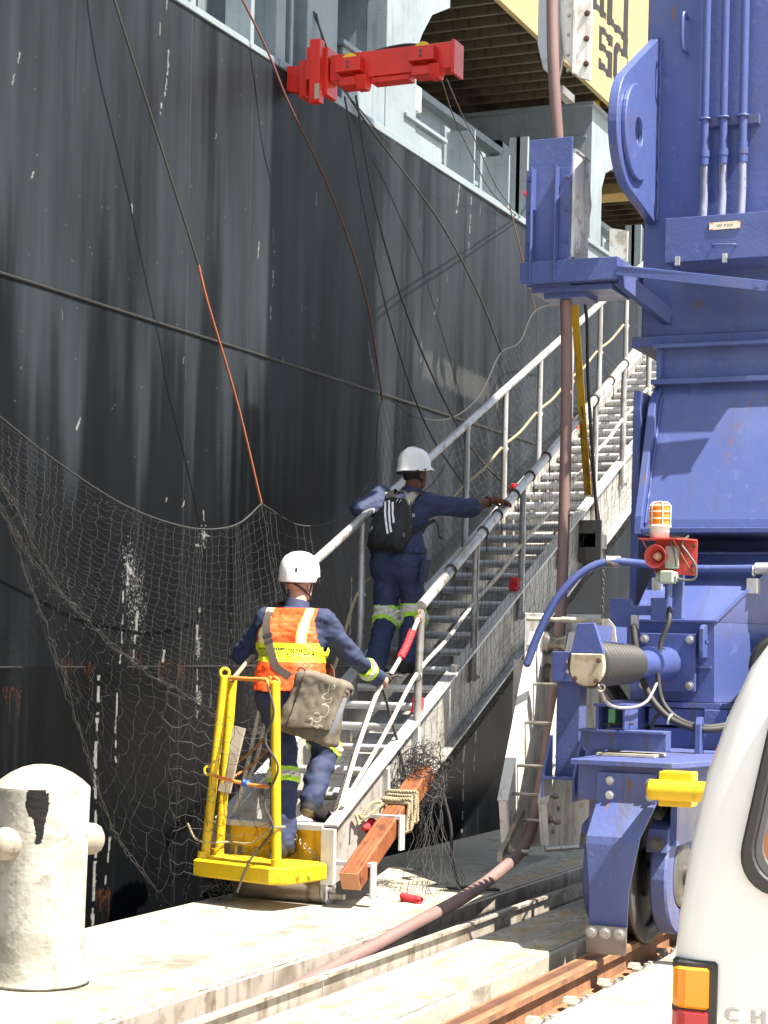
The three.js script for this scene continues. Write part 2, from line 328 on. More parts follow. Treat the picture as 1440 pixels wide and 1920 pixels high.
// ---------------------------------------------------------------- the quay
{
  const yellowMix = (x, y) => {                        // ship-side and track-side strips: concrete with worn yellow lines, 4 m along x 1 across
    const u = x / 1024, v = y / 256; const a = fb(u * 24, v * 6, 24, 6, 310, 5), b = fb(u * 300, v * 75, 300, 75, 325, 3), k = fb(u * 90, v * 22, 90, 22, 340, 4);
    let c = 0.70 + 0.2 * (a - 0.5) + 0.12 * (b - 0.5) - 0.16 * smooth(0.6, 0.76, k);
    return [c, c * 0.965, c * 0.895];
  };
  const lines = (bands) => tex(1024, 256, (x, y) => {
    const c = yellowMix(x, y), u = x / 1024, v = y / 256; let w = 0;
    for (const [a, b, s] of bands) { const e = 0.02 * (fb(u * 60, 0, 60, 1, s) - 0.5); w = Math.max(w, smooth(a - 0.006 + e, a + 0.006 + e, v) * (1 - smooth(b - 0.006 + e, b + 0.006 + e, v)) * smooth(0.42, 0.66, fb(u * 46, v * 11, 46, 11, s + 3, 4)) ); }
    return [lerp(c[0], 0.80, w * 0.4), lerp(c[1], 0.62, w * 0.4), lerp(c[2], 0.30, w * 0.4)];
  }, true);
  const strip = (name, u0, u1, v0, v1, h, m) => {       // flat strip with uv across 0..1 and along in 4 m repeats
    const g = quadSheet((s, t) => W(lerp(u0, u1, s), lerp(v0, v1, t), h), 1, 1), uv = g.attributes.uv;
    for (let i = 0; i < 4; i++) uv.setX(i, lerp(u0, u1, uv.getX(i)) / 4);
    const o = obj(name, g, m, scene, true); o.userData.kind = 'structure'; return o;
  };
  const concLine = (bands) => std({ color: lin(0.80, 0.80, 0.78), map: lines(bands), roughness: 0.9, bumpMap: tConcB, bumpScale: 0.003 });
  struct('quay_pavement', [box(-60, 400, -5.28, -3.88, -3.6, 0, 0.02)], M.conc);
  strip('painted_line', -60, 400, -4.22, -3.885, 0.004, concLine([[0.45, 0.85, 350]]));
  struct('cable_trench', [box(-60, 400, -3.88, -3.58, -3.6, -0.2)], M.steelDark);
  struct('track_pavement', [box(-60, 400, -3.58, -3.06, -3.6, -0.08, 0.015)], M.conc);
  strip('painted_line', -60, 400, -3.56, -3.08, -0.076, concLine([[0.16, 0.36, 360], [0.68, 0.98, 370]]));
  struct('track_recess', [box(-60, 400, -3.06, -2.52, -3.6, -0.27)], M.conc);
  struct('land_pavement', [box(-60, 400, -2.52, 300, -3.6, -0.08, 0.015)], M.conc);
  struct('water', [box(-400, 900, -400, -5.2, -4.5, -2.6)], std({ color: lin(0.02, 0.04, 0.04), roughness: 0.12 }));
  // steel edge plates of the cable trench, laid in lengths
  const lip = (label, v0, v1, h0, h1, lips) => {
    const t = thing('trench_edge_plate', label, 'steel edging', [9, v0, 0]);
    for (let i = 0; i < 12; i++) { const a = -2 + i * 2.4, j = rr(-0.003, 0.003); part(t, 'plate', [box(a + 0.003, a + 2.397, v0, v1, h0, h1 + j, 0.004), box(a + 0.003, a + 2.397, lips[0], lips[1], h1 - 0.012 + j, h1 + 0.004 + j)], M.edge); }
    part(t, 'plate', [box(-60, -2, v0, v1, h0, h1), box(26.8, 300, v0, v1, h0, h1)], M.edge);
    return t;
  };
  M.edge = std({ color: lin(0.40, 0.37, 0.33), map: tGrime, metalness: 0.25, roughness: 0.6 });
  lip('steel edge plate of the cable trench on the ship side', -3.88, -3.85, -0.2, 0.004, [-3.92, -3.885]);
  lip('raised steel edge plate of the cable trench nearest the crane rail', -3.63, -3.60, -0.2, 0.006, [-3.60, -3.575]);

  // crane rail with clips
  const rail = thing('crane_rail', 'rusty orange crane rail set in the quay under the blue wheel', 'rail', [8, -2.87, -0.27]);
  const prof = [[-0.10, 0], [0.10, 0], [0.10, 0.012], [0.03, 0.03], [0.025, 0.12], [0.062, 0.135], [0.062, 0.165], [0.05, 0.175], [-0.05, 0.175], [-0.062, 0.165], [-0.062, 0.135], [-0.025, 0.12], [-0.03, 0.03], [-0.10, 0.012]].map(p => [-2.86 + p[0], -0.265 + p[1]]);
  const lens = [[-40, 2.1], [2.104, 9.27], [9.274, 21.3], [21.304, 200]];
  for (const [a, b] of lens) part(rail, 'rail_length', fplate(prof, a, b), M.rust);
  part(rail, 'head_wear_strip', box(-40, 9.3, -2.888, -2.832, -0.0905, -0.0885), M.rustDark);
  const pads = []; for (let i = 0; i < 40; i++) pads.push(box(1 + i * 0.55, 1.42 + i * 0.55, -2.745, -2.62, -0.27, -0.215, 0.006));
  part(rail, 'grout_bed', pads, M.conc);
  for (let i = 0; i < 14; i++) for (const s of [-1, 1]) {
    const u = 5.2 + i * 0.55 + (s > 0 ? 0.1 : 0), v = -2.86 + s * 0.16;
    const c = sub(rail, 'rail_clip');
    part(c, 'clip_plate', [box(u - 0.05, u + 0.05, v - 0.055, v + 0.055, -0.215, -0.198, 0.004), splate([[u - 0.045, -0.198], [u + 0.045, -0.198], [u + 0.02, -0.176], [u - 0.03, -0.176]], v - s * 0.06 - 0.02, v - s * 0.06 + 0.03)], M.edge);
    for (const d of [-0.03, 0.045]) part(c, 'bolt', [bolt(W(u + d, v + s * 0.02, -0.198), UP, 0.016, 0.03)], M.galv);
  }
}

// ---------------------------------------------------------------- the ship
const scratches = [[10.64,5.37,10.6,5.06,0.0078],[10.61,5.7,10.59,5.59,0.0078],[10.53,5.51,10.52,5.44,0.0078],[10.56,5.0,10.55,4.93,0.0078],[12.19,4.37,12.16,3.86,0.0065],[11.95,4.38,11.94,4.26,0.0052],[9.67,2.83,9.62,2.76,0.0065],[9.14,4.21,9.11,4.17,0.0078],[10.22,4.26,10.22,4.21,0.0078],[8.97,4.86,8.89,4.62,0.0045],[8.92,4.72,8.9,4.65,0.0045],[9.91,1.26,9.92,1.02,0.0195],[9.92,1.02,9.91,0.66,0.0169],[9.91,0.66,9.93,0.29,0.0143],[9.93,0.16,9.93,-0.29,0.0169],[10.1,0.24,10.06,-0.05,0.0117],[10.21,1.97,10.33,1.89,0.013],[10.24,2.0,10.24,1.8,0.013],[10.19,1.8,10.19,1.56,0.0097],[10.37,1.67,10.33,1.36,0.013],[10.18,1.54,10.17,1.34,0.0104],[10.71,1.53,10.7,1.35,0.0169],[10.14,1.15,10.14,0.71,0.0117],[11.18,1.72,11.15,1.5,0.0169],[11.18,1.3,11.18,0.97,0.0156],[11.64,1.7,11.64,1.32,0.0117],[13.69,2.05,13.69,1.38,0.0169],[13.69,1.87,13.65,1.61,0.013],[16.32,0.73,16.22,0.36,0.0163],[16.27,0.36,16.25,-0.26,0.0163],[16.56,0.7,16.52,0.32,0.013],[17.36,0.3,17.33,0.1,0.013],[11.21,2.39,11.25,2.13,0.0104],[11.14,2.23,11.31,2.22,0.0097],[11.11,2.15,11.16,2.14,0.0091],[10.71,2.43,10.67,2.35,0.0078],[10.95,2.43,10.92,2.39,0.0078],[9.41,0.51,9.31,0.39,0.0065],[9.48,0.39,9.45,0.33,0.0065],[15.85,5.74,15.77,5.43,0.013],[16.16,5.67,16.12,5.16,0.0078],[15.02,4.15,15.01,3.96,0.0065],[15.37,4.58,15.31,4.43,0.0065],[13.89,3.97,14.01,3.73,0.0045]] ;
const tHull = (() => {
  const w = 2048, h = 1024, U0 = 4, UW = 22, H0 = -3, HH = 8.8;
  const A = new Float32Array(w * h), R = new Float32Array(w * h), Y = new Float32Array(w * h);
  for (let y = 0; y < h; y++) for (let x = 0; x < w; x++) {
    const u = x / w, v = y / h, m = y / h * HH + H0, uu = U0 + x / w * UW;
    const warp = 0.6 * fb(u * 30, v * 6, 30, 6, 400, 3);
    const st = fb(u * 170 + warp, v * 5, 170, 5, 405, 4), st2 = fb(u * 520 + warp * 2, v * 9, 520, 9, 415, 3), bl = fb(u * 14, v * 5, 14, 5, 425, 4), pl = vn(u * 36, v * 2, 36, 2, 440);
    let a = 0.070 + 0.034 * (st - 0.5) * 2 + 0.014 * (st2 - 0.5) * 2 + 0.03 * (bl - 0.5) * 2 + 0.012 * (pl - 0.5);
    const band = m + 0.5 * (fb(u * 60, v * 2, 60, 2, 450, 3) - 0.5);                    // weathered grey breaks into long runs and turns darker towards the bottom
    const keep = smooth(0.35, 0.65, fb(u * 110, v * 3, 110, 3, 460, 4) + 0.50 * smooth(1.5, 4.6, band) - 0.32);
    a = lerp(a * 0.20, a, keep);
    if (m < 1.32) a *= 0.62;                                                                 // darker by a flat step below the lower weld
    A[y * w + x] = clamp(a, 0.008, 0.16); R[y * w + x] = 0;
  }
  const toX = u => (u - U0) / UW * w, toY = m => (m - H0) / HH * h;
  const put = (x, y, k, f) => { x = Math.round(x); y = Math.round(y); if (x < 0 || y < 0 || x >= w || y >= h) return; const i = y * w + x; f[i] = Math.max(f[i], k); };
  for (const [ua, ha, ub, hb, wd] of scratches) {                                       // bare and chalky scrapes
    const L = Math.hypot(ub - ua, hb - ha), n = Math.ceil(L / 0.004), wob = rr(0, 50);
    for (let i = 0; i <= n; i++) { const t = i / n, c = [lerp(ua, ub, t) + 0.03 * (fb(t * L * 9, wob, 512, 512, 3, 4) - 0.5), lerp(ha, hb, t) + 0.012 * (fb(t * L * 14, wob + 9, 512, 512, 5, 3) - 0.5)]; const ww = wd * (wd > 0.012 ? 0.85 : 0.6) * (0.15 + 1.3 * vn(t * L * 30, wob, 512, 512, 8)); if (vn(t * L * 22, wob + 3, 512, 512, 9) < 0.4) continue; for (let q = -ww; q <= ww; q += 0.006) { const dx = Math.abs(hb - ha) > Math.abs(ub - ua) ? q : 0, dy = dx ? 0 : q; put(toX(c[0] + dx), toY(c[1] + dy), rr(0.35, 1), Y); } }
  }
  for (let i = 0; i < 1100; i++) { const u = U0 + rnd() * UW, m = -1 + rnd() * 6.7, l = rnd() < 0.06 ? rr(0.03, 0.1) : 0.005; const k = rr(0.15, 0.6), sl = rr(-0.2, 0.2); for (let q = 0; q < l; q += 0.006) put(toX(u + q * sl), toY(m - q), k, Y); }
  for (const [cu, ch, lu, n] of [[10.35, 1.75, 0.14, 260], [10.24, 1.97, 0.1, 120], [11.22, 2.2, 0.06, 60], [11.18, 1.45, 0.05, 120], [11.2, 1.1, 0.05, 110], [13.68, 1.7, 0.03, 60]]) for (let i = 0; i < n; i++) put(toX(cu + (rnd() + rnd() - 1) * lu), toY(ch + (rnd() + rnd() - 1) * lu * 2.2), rr(0.3, 0.9), Y);
  for (let i = 0; i < 6000; i++) { const t = rnd(), u = 15.05 + t * 1.95, m = 3.98 - 0.05 * t + (rnd() + rnd() - 1) * 0.13; if (fb(u * 6, m * 3, 512, 512, 12, 3) < 0.42) continue; for (let q = 0; q < 0.05; q += 0.008) put(toX(u), toY(m - q), rr(0.06, 0.16), Y); }
  for (const [cu, n, hh] of [[10.93, 14, 1.33], [9.55, 10, 1.35], [9.8, 10, 1.33], [10.7, 14, 1.33], [9.0, 16, 1.18], [10.05, 30, -0.1], [10.35, 12, 1.4]]) for (let i = 0; i < n; i++) { const u = cu + (rnd() + rnd() - 1) * 0.1, l = rr(0.02, 0.28) * rnd(), m = hh + rr(-0.03, 0.03); for (let q = 0; q < l; q += 0.008) put(toX(u), toY(m - q), rr(0.15, 0.7) * (1 - q / l * 0.7), R); }
  for (const su of [11.8, 10.93, 18.1, 14.6, 8.4]) for (let y = 0; y < h; y++) { const i = y * w + Math.round(toX(su + 0.004 * Math.sin(y * 0.2))); Y[i] = Math.max(Y[i], 0.03 + 0.1 * vn(y * 0.09, su, 512, 512, 5)); }
  const g = c => Math.pow(c, 1 / 2.2);
  return tex(w, h, (x, y) => { const i = y * w + x, a = A[i], b = Y[i], r = R[i]; const c = [a * 0.86, a * 1.0, a * 1.15]; const d = [lerp(c[0], 0.62, b), lerp(c[1], 0.61, b), lerp(c[2], 0.55, b)]; return [g(lerp(d[0], 0.25, r)), g(lerp(d[1], 0.085, r)), g(lerp(d[2], 0.035, r))]; }, true);
})();
M.hull = new THREE.MeshPhysicalMaterial({ color: lin(0.35, 0.365, 0.39), map: tHull, roughness: 0.45, specularIntensity: 0.1, roughnessMap: tRough, bumpMap: tBump, bumpScale: 0.002 });

M.hullTrim = std({ color: lin(0.010, 0.010, 0.011), map: tGrime, roughness: 0.6 });
const ship = thing('container_ship', 'black hulled container ship moored along the quay with grey deck structures', 'ship', [15, -6.3, -2.6]);
{
  const top = 5.74, face = quadSheet((s, t) => { const u = lerp(-62, 158, s), h = lerp(-3, top, t); return W(u, -6.3 + 0.010 * Math.sin(u * 0.8) * Math.sin(h * 0.9) + 0.0035 * Math.sin(u * 2 * Math.PI / 0.82) * (0.6 + 0.4 * Math.sin(h * 2.1 + u)), h); }, 1400, 22), uv = face.attributes.uv;
  for (let i = 0; i < uv.count; i++) { uv.setX(i, (lerp(-62, 158, uv.getX(i)) - 4) / 22); uv.setY(i, uv.getY(i) * (top + 3) / 8.8); }
  const hull = part(ship, 'hull', [face, boxUV(box(-62, 158, -34, -6.34, -3, top - 0.03).toNonIndexed())], M.hull, true, 'scraped black hull plating');
  part(hull, 'rubbing_strake', tube([W(-60, -6.30, 3.57), W(8, -6.30, 3.56), W(14, -6.30, 3.58), W(60, -6.30, 3.58)], 0.013, 80, 8), M.hullTrim);
  part(hull, 'weld_seam', [rod(W(-60, -6.302, 1.32), W(100, -6.302, 1.32), 0.012, 0.012, 6)], M.hullTrim);
  part(ship, 'deck', box(-62, 158, -34, -6.36, top - 0.02, top + 0.005), M.shipGreyDark);
  // deck edge bar: chipped and dark towards the stern side, pale grey beyond
  part(ship, 'deck_edge_bar', [box(12.2, 120, -6.36, -6.285, top - 0.02, top + 0.045, 0.008)], M.shipGrey);
  part(ship, 'deck_edge_bar', [box(-62, 12.19, -6.37, -6.29, top - 0.02, top + 0.03, 0.008)], M.shipGrey, false, 'dirty part of the deck edge');
  // casing at the left with posts and an arched opening
  part(ship, 'deck_casing', [fplate([[-9.4, top], [-6.95, top], [-6.95, 9.4], [-9.4, 9.4]], 9.0, 9.05), splate([[6, top], [12.75, top], [12.75, 6.42], [11.6, 6.42], [11.6, 9.5], [6, 9.5]], -6.98, -6.93, [[[11.15, top + 0.06], [11.5, top + 0.06], [11.5, 6.35], [11.42, 6.5], [11.3, 6.55], [11.15, 6.5]]])], M.shipGreyDark);
  part(ship, 'casing_back', box(9.1, 13.4, -8.6, -8.5, top, 6.7), M.shipGreyDark);
  for (const [u, w2] of [[10.75, 0.05], [11.08, 0.07], [11.95, 0.05], [12.34, 0.16], [12.58, 0.05]]) part(ship, 'bulwark_stay', splate([[u, top], [u + w2, top], [u + w2, 7.6], [u, 7.6]], -6.62, -6.4, null, 0.006), M.shipGrey);
  part(ship, 'rail_bar', [box(10.2, 11.1, -6.46, -6.42, 6.02, 6.06), box(10.2, 11.1, -6.46, -6.42, 6.42, 6.46)], M.shipGrey);
  part(ship, 'shelf_bracket', [box(12.6, 12.95, -6.9, -6.6, 6.18, 6.23)], M.shipGrey);
  part(ship, 'yellow_pipe', [rod(W(12.75, -7.0, 6.0), W(12.75, -7.0, 8), 0.03), rod(W(12.3, -6.9, 6.05), W(12.95, -6.95, 5.9), 0.025)], M.yellow);
  // pillars that carry the containers
  const pillar = (u0, u1, v1, depth, h1, flare, label) => {
    const p = part(ship, 'container_pillar', [box(u0, u1, v1 - depth, v1, top, h1, 0.012)], M.shipGrey, false, label);
    if (flare) part(p, 'haunch', [splate([[u0 + 0.01, h1 - 1.0], [u1 - 0.01, h1 - 1.0], [u1 + 0.2, h1 - 0.72], [u1 + 0.62, h1 - 0.34], [u1 + 0.62, h1 + 0.05], [u0 - 0.3, h1 + 0.05], [u0 - 0.3, h1 - 0.3]], v1 - depth + 0.02, v1 - 0.01)], M.shipGrey);
    return p;
  };
  pillar(12.9, 13.45, -6.42, 0.55, 7.69, false);
  const p2 = pillar(14.42, 15.08, -6.42, 0.2, 7.6, false);
  part(p2, 'haunch', [splate([[15.08, 6.72], [15.2, 6.9], [15.42, 7.14], [15.8, 7.32], [15.84, 7.34], [15.84, 7.62], [14.1, 7.62], [14.42, 7.2]], -6.62, -6.43)], M.shipGrey);
  part(p2, 'web_plate', [fplate([[-6.44, top], [-7.9, top], [-7.9, 7.6], [-6.44, 7.6]], 14.44, 14.5, [[[-7.0, 6.35], [-6.85, 6.2], [-7.6, 6.2], [-7.75, 6.35], [-7.75, 6.9], [-7.6, 7.1], [-7.15, 7.1], [-7.0, 6.9]]])], M.shipGrey);
  part(ship, 'dark_machinery', [box(13.8, 14.3, -8.4, -7.4, top, 7.4), box(13.5, 13.9, -7.4, -7.1, 6.6, 6.9), box(13.7, 13.75, -7.2, -6.8, 6.0, 7.6), box(13.55, 14.2, -6.85, -6.8, 6.75, 6.82)], M.shipGreyDark);
  part(ship, 'machinery_frame', [box(13.75, 14.3, -7.05, -7.0, 6.3, 6.36), box(13.75, 13.82, -7.05, -7.0, 6.0, 7.5), box(14.15, 14.22, -7.05, -7.0, 6.0, 7.5), bar(W(13.75, -7.0, 6.9), W(14.2, -7.0, 6.4), 0.05, 0.07)], M.shipGrey);
  // mooring box with a round fairlead
  part(ship, 'fairlead_box', [fplate([[-6.98, top], [-6.43, top], [-6.43, 6.1], [-6.98, 6.1]], 14.84, 14.88, [[-6.62, 5.86, 0.11]]), box(14.88, 15.72, -6.98, -6.43, top, 6.07, 0.01), box(14.8, 15.76, -7.0, -6.39, 6.07, 6.105, 0.005)], M.shipGrey);
  part(ship, 'fairlead_ring', [ring(W(14.835, -6.62, 5.86), FRONT, 0.115, 0.02)], M.shipGrey);
  part(ship, 'fairlead_box', [box(13.55, 14.4, -7.0, -6.42, top, 6.3, 0.01), box(13.5, 14.42, -7.02, -6.39, 6.3, 6.34, 0.005)], M.shipGrey);
  // hatch coaming and stays along the deck edge
  part(ship, 'hatch_coaming', [box(15, 60, -7.3, -7.2, top, 6.85), box(15, 60, -7.42, -7.08, 6.85, 6.92)], M.shipGreyDark);
  for (const u of [16.35, 17.3, 18.25, 21.4, 22.5]) part(ship, 'bulwark_stay', [splate([[u, top], [u + 0.03, top], [u + 0.03, 6.35], [u, 6.35]], -6.7, -6.36), box(u - 0.06, u + 0.08, -6.68, -6.64, top, 6.4)], M.shipGrey);
  part(ship, 'waterway_plate', [box(15.72, 60, -6.75, -6.7, top, 6.05), box(15.72, 60, -6.78, -6.66, 6.05, 6.09)], M.shipGrey);
  for (const u of [18.0, 18.35, 22.2]) {
    const g = sub(ship, 'lashing_post');
    part(g, 'post', [box(u, u + 0.05, -6.62, -6.42, top, 6.72), box(u + 0.19, u + 0.24, -6.62, -6.42, top, 6.72), box(u, u + 0.24, -6.54, -6.5, top, 6.72)], M.shipGrey);
    part(g, 'latch_block', [box(u + 0.27, u + 0.42, -6.5, -6.4, 6.5, 6.72, 0.01), box(u + 0.3, u + 0.45, -6.5, -6.4, 6.0, 6.2, 0.01)], M.galv);
    part(g, 'red_handle', [rod(W(u + 0.15, -6.4, 6.42), W(u + 0.42, -6.38, 6.3), 0.016), rod(W(u - 0.12, -6.4, 6.12), W(u + 0.16, -6.38, 5.98), 0.016)], M.redClamp);
  }
  part(ship, 'white_box', [box(15.08, 15.2, -6.5, -6.42, 6.2, 6.42, 0.01)], M.white);
  // far transverse frame with haunched corner
  const fr = part(ship, 'container_frame', [fplate([[-6.44, top], [-6.44, 7.62], [-9.6, 7.62], [-9.6, 7.28], [-7.45, 7.28], [-7.05, 7.18], [-6.84, 6.98], [-6.8, 6.8], [-6.8, top]], 20.2, 20.26, null, 0), splate([[20.26, top], [20.62, top], [20.62, 6.8], [20.75, 7.0], [21.1, 7.15], [21.7, 7.2], [21.7, 7.62], [20.26, 7.62]], -6.52, -6.44), box(20.1, 21.8, -9.6, -6.4, 7.62, 7.66)], M.shipGrey);
  part(fr, 'stiffener', [box(20.14, 20.2, -6.8, -6.46, 6.76, 6.8), box(20.18, 20.2, -9.4, -6.5, 7.28, 7.3)], M.shipGrey);
  part(ship, 'frame_foot', [box(20.0, 23.8, -6.95, -6.42, top, 6.05, 0.01), box(19.95, 23.85, -7, -6.38, 6.05, 6.09)], M.shipGrey);
  part(ship, 'corner_block', [box(20.35, 20.6, -6.7, -6.46, 7.66, 7.8, 0.01)], M.yellow);
  part(ship, 'deck_lamp_frame', [box(19.0, 19.4, -7.4, -7.1, 6.9, 7.0), box(19.0, 19.1, -7.4, -7.1, 6.3, 7.0), box(17.3, 17.42, -7.4, -7.25, 6.2, 6.6)], M.shipGreyDark);
  part(ship, 'notice_board', [fplate([[-6.42, 6.05], [-6.2, 6.0], [-6.2, 6.35], [-6.42, 6.4]], 20.9, 20.92)], M.white);
  part(ship, 'hold_wall', [box(13, 60, -14, -13.9, top, 9.5), box(21.8, 21.9, -14, -7.4, top, 7.6)], M.shipGreyDark);
  part(ship, 'orange_locker', [box(22.4, 22.6, -7.2, -6.5, top, 6.6)], M.rust);
}

// containers carried above the deck edge
const tCont = (() => {
  const c = document.createElement('canvas'); c.width = 2048; c.height = 512; const x = c.getContext('2d');
  x.fillStyle = '#f1dca8'; x.fillRect(0, 0, 2048, 512);
  for (let i = 0; i < 260; i++) { x.fillStyle = `rgba(${150 + rnd() * 40},${110 + rnd() * 30},60,${0.03 + rnd() * 0.07})`; x.fillRect(rnd() * 2048, rnd() * 512, 2 + rnd() * 8, 20 + rnd() * 200); }
  x.fillStyle = '#34353a';
  const px = u => (u - 12.3) / 12.2 * 2048, py = h => 512 - (h - 7.86) / 2.4 * 512;
  // stacked lower-case m over s c, heavy slab lettering
  const blk = (u0, u1, h0, h1) => x.fillRect(px(u0), py(h1), px(u1) - px(u0), py(h0) - py(h1));
  blk(19.72, 19.98, 8.62, 8.7); blk(19.82, 19.92, 8.62, 9.5); blk(19.98, 20.28, 8.62, 8.7); blk(20.08, 20.2, 8.62, 9.5); blk(20.3, 21.25, 8.62, 8.72); blk(20.38, 20.52, 8.62, 9.5); blk(21.02, 21.16, 8.5, 9.5); blk(19.82, 21.16, 9.4, 9.52);
  x.lineWidth = 19; x.strokeStyle = '#34353a'; x.lineCap = 'butt'; x.lineJoin = 'miter';
  const path = pts => { x.beginPath(); pts.forEach((p, i) => i ? x.lineTo(px(p[0]), py(p[1])) : x.moveTo(px(p[0]), py(p[1]))); x.stroke(); };
  path([[20.5, 8.38], [20.5, 8.47], [20.12, 8.47], [20.12, 8.28], [20.5, 8.28], [20.5, 8.06], [20.12, 8.06], [20.12, 8.15]]);
  path([[21.2, 8.35], [21.2, 8.47], [20.78, 8.47], [20.7, 8.38], [20.7, 8.14], [20.78, 8.06], [21.2, 8.06], [21.2, 8.18]]);
  const t = new THREE.CanvasTexture(c); t.colorSpace = THREE.SRGBColorSpace; t.anisotropy = 8; return t;
})();
M.contSide = std({ color: lin(0.50, 0.46, 0.40), map: tCont, roughness: 0.6 });
M.cream = paint(lin(0.50, 0.38, 0.17), 0.55);
function container(u0, label, v1 = -6.3, group) {
  const t = thing('shipping_container', label, 'container', [u0, v1, 7.7], group), u1 = u0 + 12.2, v0 = v1 - 2.44, b = 7.7, hh = 2.59;
  const n = 120, side = quadSheet((s, q) => { const k = s * n, ph = (k / n * 43) % 1, f = smooth(0.22, 0.32, ph) * (1 - smooth(0.72, 0.82, ph)); const u = lerp(u0 + 0.05, u1 - 0.05, s); return W(u, v1 - 0.02 - f * 0.024, lerp(b + 0.16, b + hh - 0.08, q)); }, n * 6, 1);
  part(t, 'side_wall', side, M.contSide, true);
  part(t, 'bottom_rail', [box(u0, u1, v1 - 0.06, v1, b, b + 0.16, 0.008)], M.cream);
  part(t, 'top_rail', [box(u0, u1, v1 - 0.06, v1, b + hh - 0.08, b + hh, 0.008)], M.cream);
  for (const [a, c] of [[u0, u0 + 0.16], [u1 - 0.16, u1]]) part(t, 'corner_post', box(a - 0.005, c + 0.005, v1 - 0.16, v1 + 0.004, b - 0.004, b + hh, 0.01), M.cream);
  part(t, 'bottom_rail', [box(u0, u1, v0, v0 + 0.06, b, b + 0.16, 0.008)], M.cream);
  part(t, 'roof', [box(u0, u1, v0 + 0.01, v1 - 0.065, b + hh - 0.05, b + hh - 0.01), box(u0 + 0.01, u0 + 0.05, v0 + 0.03, v1 - 0.17, b, b + hh - 0.05), box(u1 - 0.05, u1 - 0.01, v0 + 0.03, v1 - 0.17, b, b + hh - 0.05), box(u0 + 0.1, u1 - 0.1, v0 + 0.005, v0 + 0.02, b + 0.17, b + hh - 0.05)], M.cream);
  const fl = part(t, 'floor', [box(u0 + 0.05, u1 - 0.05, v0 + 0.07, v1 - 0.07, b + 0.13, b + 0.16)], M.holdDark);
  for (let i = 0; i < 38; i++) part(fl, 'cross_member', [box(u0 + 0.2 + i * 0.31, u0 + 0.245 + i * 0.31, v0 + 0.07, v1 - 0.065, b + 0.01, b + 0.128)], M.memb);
  return t;
}
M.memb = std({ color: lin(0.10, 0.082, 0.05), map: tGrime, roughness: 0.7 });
container(12.3, 'cream container with dark stacked lettering above the deck edge', -6.3);
container(12.3, 'inner container over the dark hatch, second from the deck edge', -8.78);
container(24.9, 'cream container beyond the crane, in the second bay along the deck edge', -6.3);
container(24.9, 'inner container of the second bay, behind the crane leg', -8.78);
container(12.3, 'innermost container over the dark hatch, third from the deck edge', -11.26);
const tarU = 0.08;
Object.assign(M, {
  rollerSteel: std({ color: lin(0.34, 0.30, 0.24), map: tGrime, metalness: 0.35, roughness: 0.45, bumpMap: tBump, bumpScale: 0.003 }),
  sleeve: std({ color: lin(0.12, 0.125, 0.13), map: tWear, roughness: 0.4 }),
  timber: std({ color: lin(0.70, 0.64, 0.58), map: tWood, roughness: 0.65, bumpMap: tWood, bumpScale: 0.004 }),
  woodEnd: std({ color: lin(0.45, 0.22, 0.12), map: tGrime, roughness: 0.8 }),
  driftwood: std({ color: lin(0.40, 0.36, 0.30), map: tGrime, roughness: 0.85 }),
  ropeBrown: std({ color: lin(0.40, 0.18, 0.06), roughness: 0.8 }),
  ropeGrey: std({ color: lin(0.035, 0.035, 0.034), roughness: 0.7 }),
  ropeOrangeDull: std({ color: lin(0.27, 0.085, 0.04), roughness: 0.75 }),
  sling: std({ color: lin(0.72, 0.42, 0.01), map: tGrime, roughness: 0.6 }),
  bollardTop: std({ color: lin(0.86, 0.85, 0.82), map: tConc, roughness: 0.75, bumpMap: tConcB, bumpScale: 0.002 }),
});
M.bollard = (() => {                                                     // whitewashed concrete with scuffs and one tar run; uv: x round the column, y up
  const w = 1024, h = 512;
  const t = tex(w, h, (x, y) => {
    const u = x / w, v = y / h; const a = fb(u * 10, v * 5, 10, 5, 500, 5), b = fb(u * 40, v * 26, 40, 26, 510, 4), k = fb(u * 9, v * 14, 9, 14, 520, 4), s = fb(u * 80, v * 5, 80, 5, 530, 3);
    let d = clamp(0.35 * smooth(0.45, 0.8, a) + 0.3 * smooth(0.55, 0.8, b) + 0.35 * smooth(0.6, 0.8, k) + 0.2 * smooth(0.6, 0.8, s), 0, 0.8);
    let c = [lerp(0.84, 0.55, d), lerp(0.84, 0.53, d), lerp(0.82, 0.48, d)];
    const q = (u - tarU) * 1.42, e = 0.02 * (fb(u * 60, v * 30, 60, 30, 540, 4) - 0.5) + 0.006 * (fb(u * 300, v * 120, 300, 120, 550, 2) - 0.5);
    const hm = v * 0.9;                                                     // about metres up the column
    const bulb = Math.hypot(q / 0.055, (hm - 0.80) / 0.075) - 1, runw = Math.abs(q - 0.012) - lerp(0.014, 0.036, clamp((hm - 0.64) / 0.14)), run = Math.max(runw, 0.625 - hm, hm - 0.82);
    if (bulb * 0.06 + e < 0 || run + e < 0) { const g = 0.02 + 0.05 * b; c = [g, g, g * 1.1]; }
    return c;
  }, true);
  return std({ color: lin(0.62, 0.62, 0.60), map: t, roughness: 0.8, bumpMap: tConcB, bumpScale: 0.003 });
})();
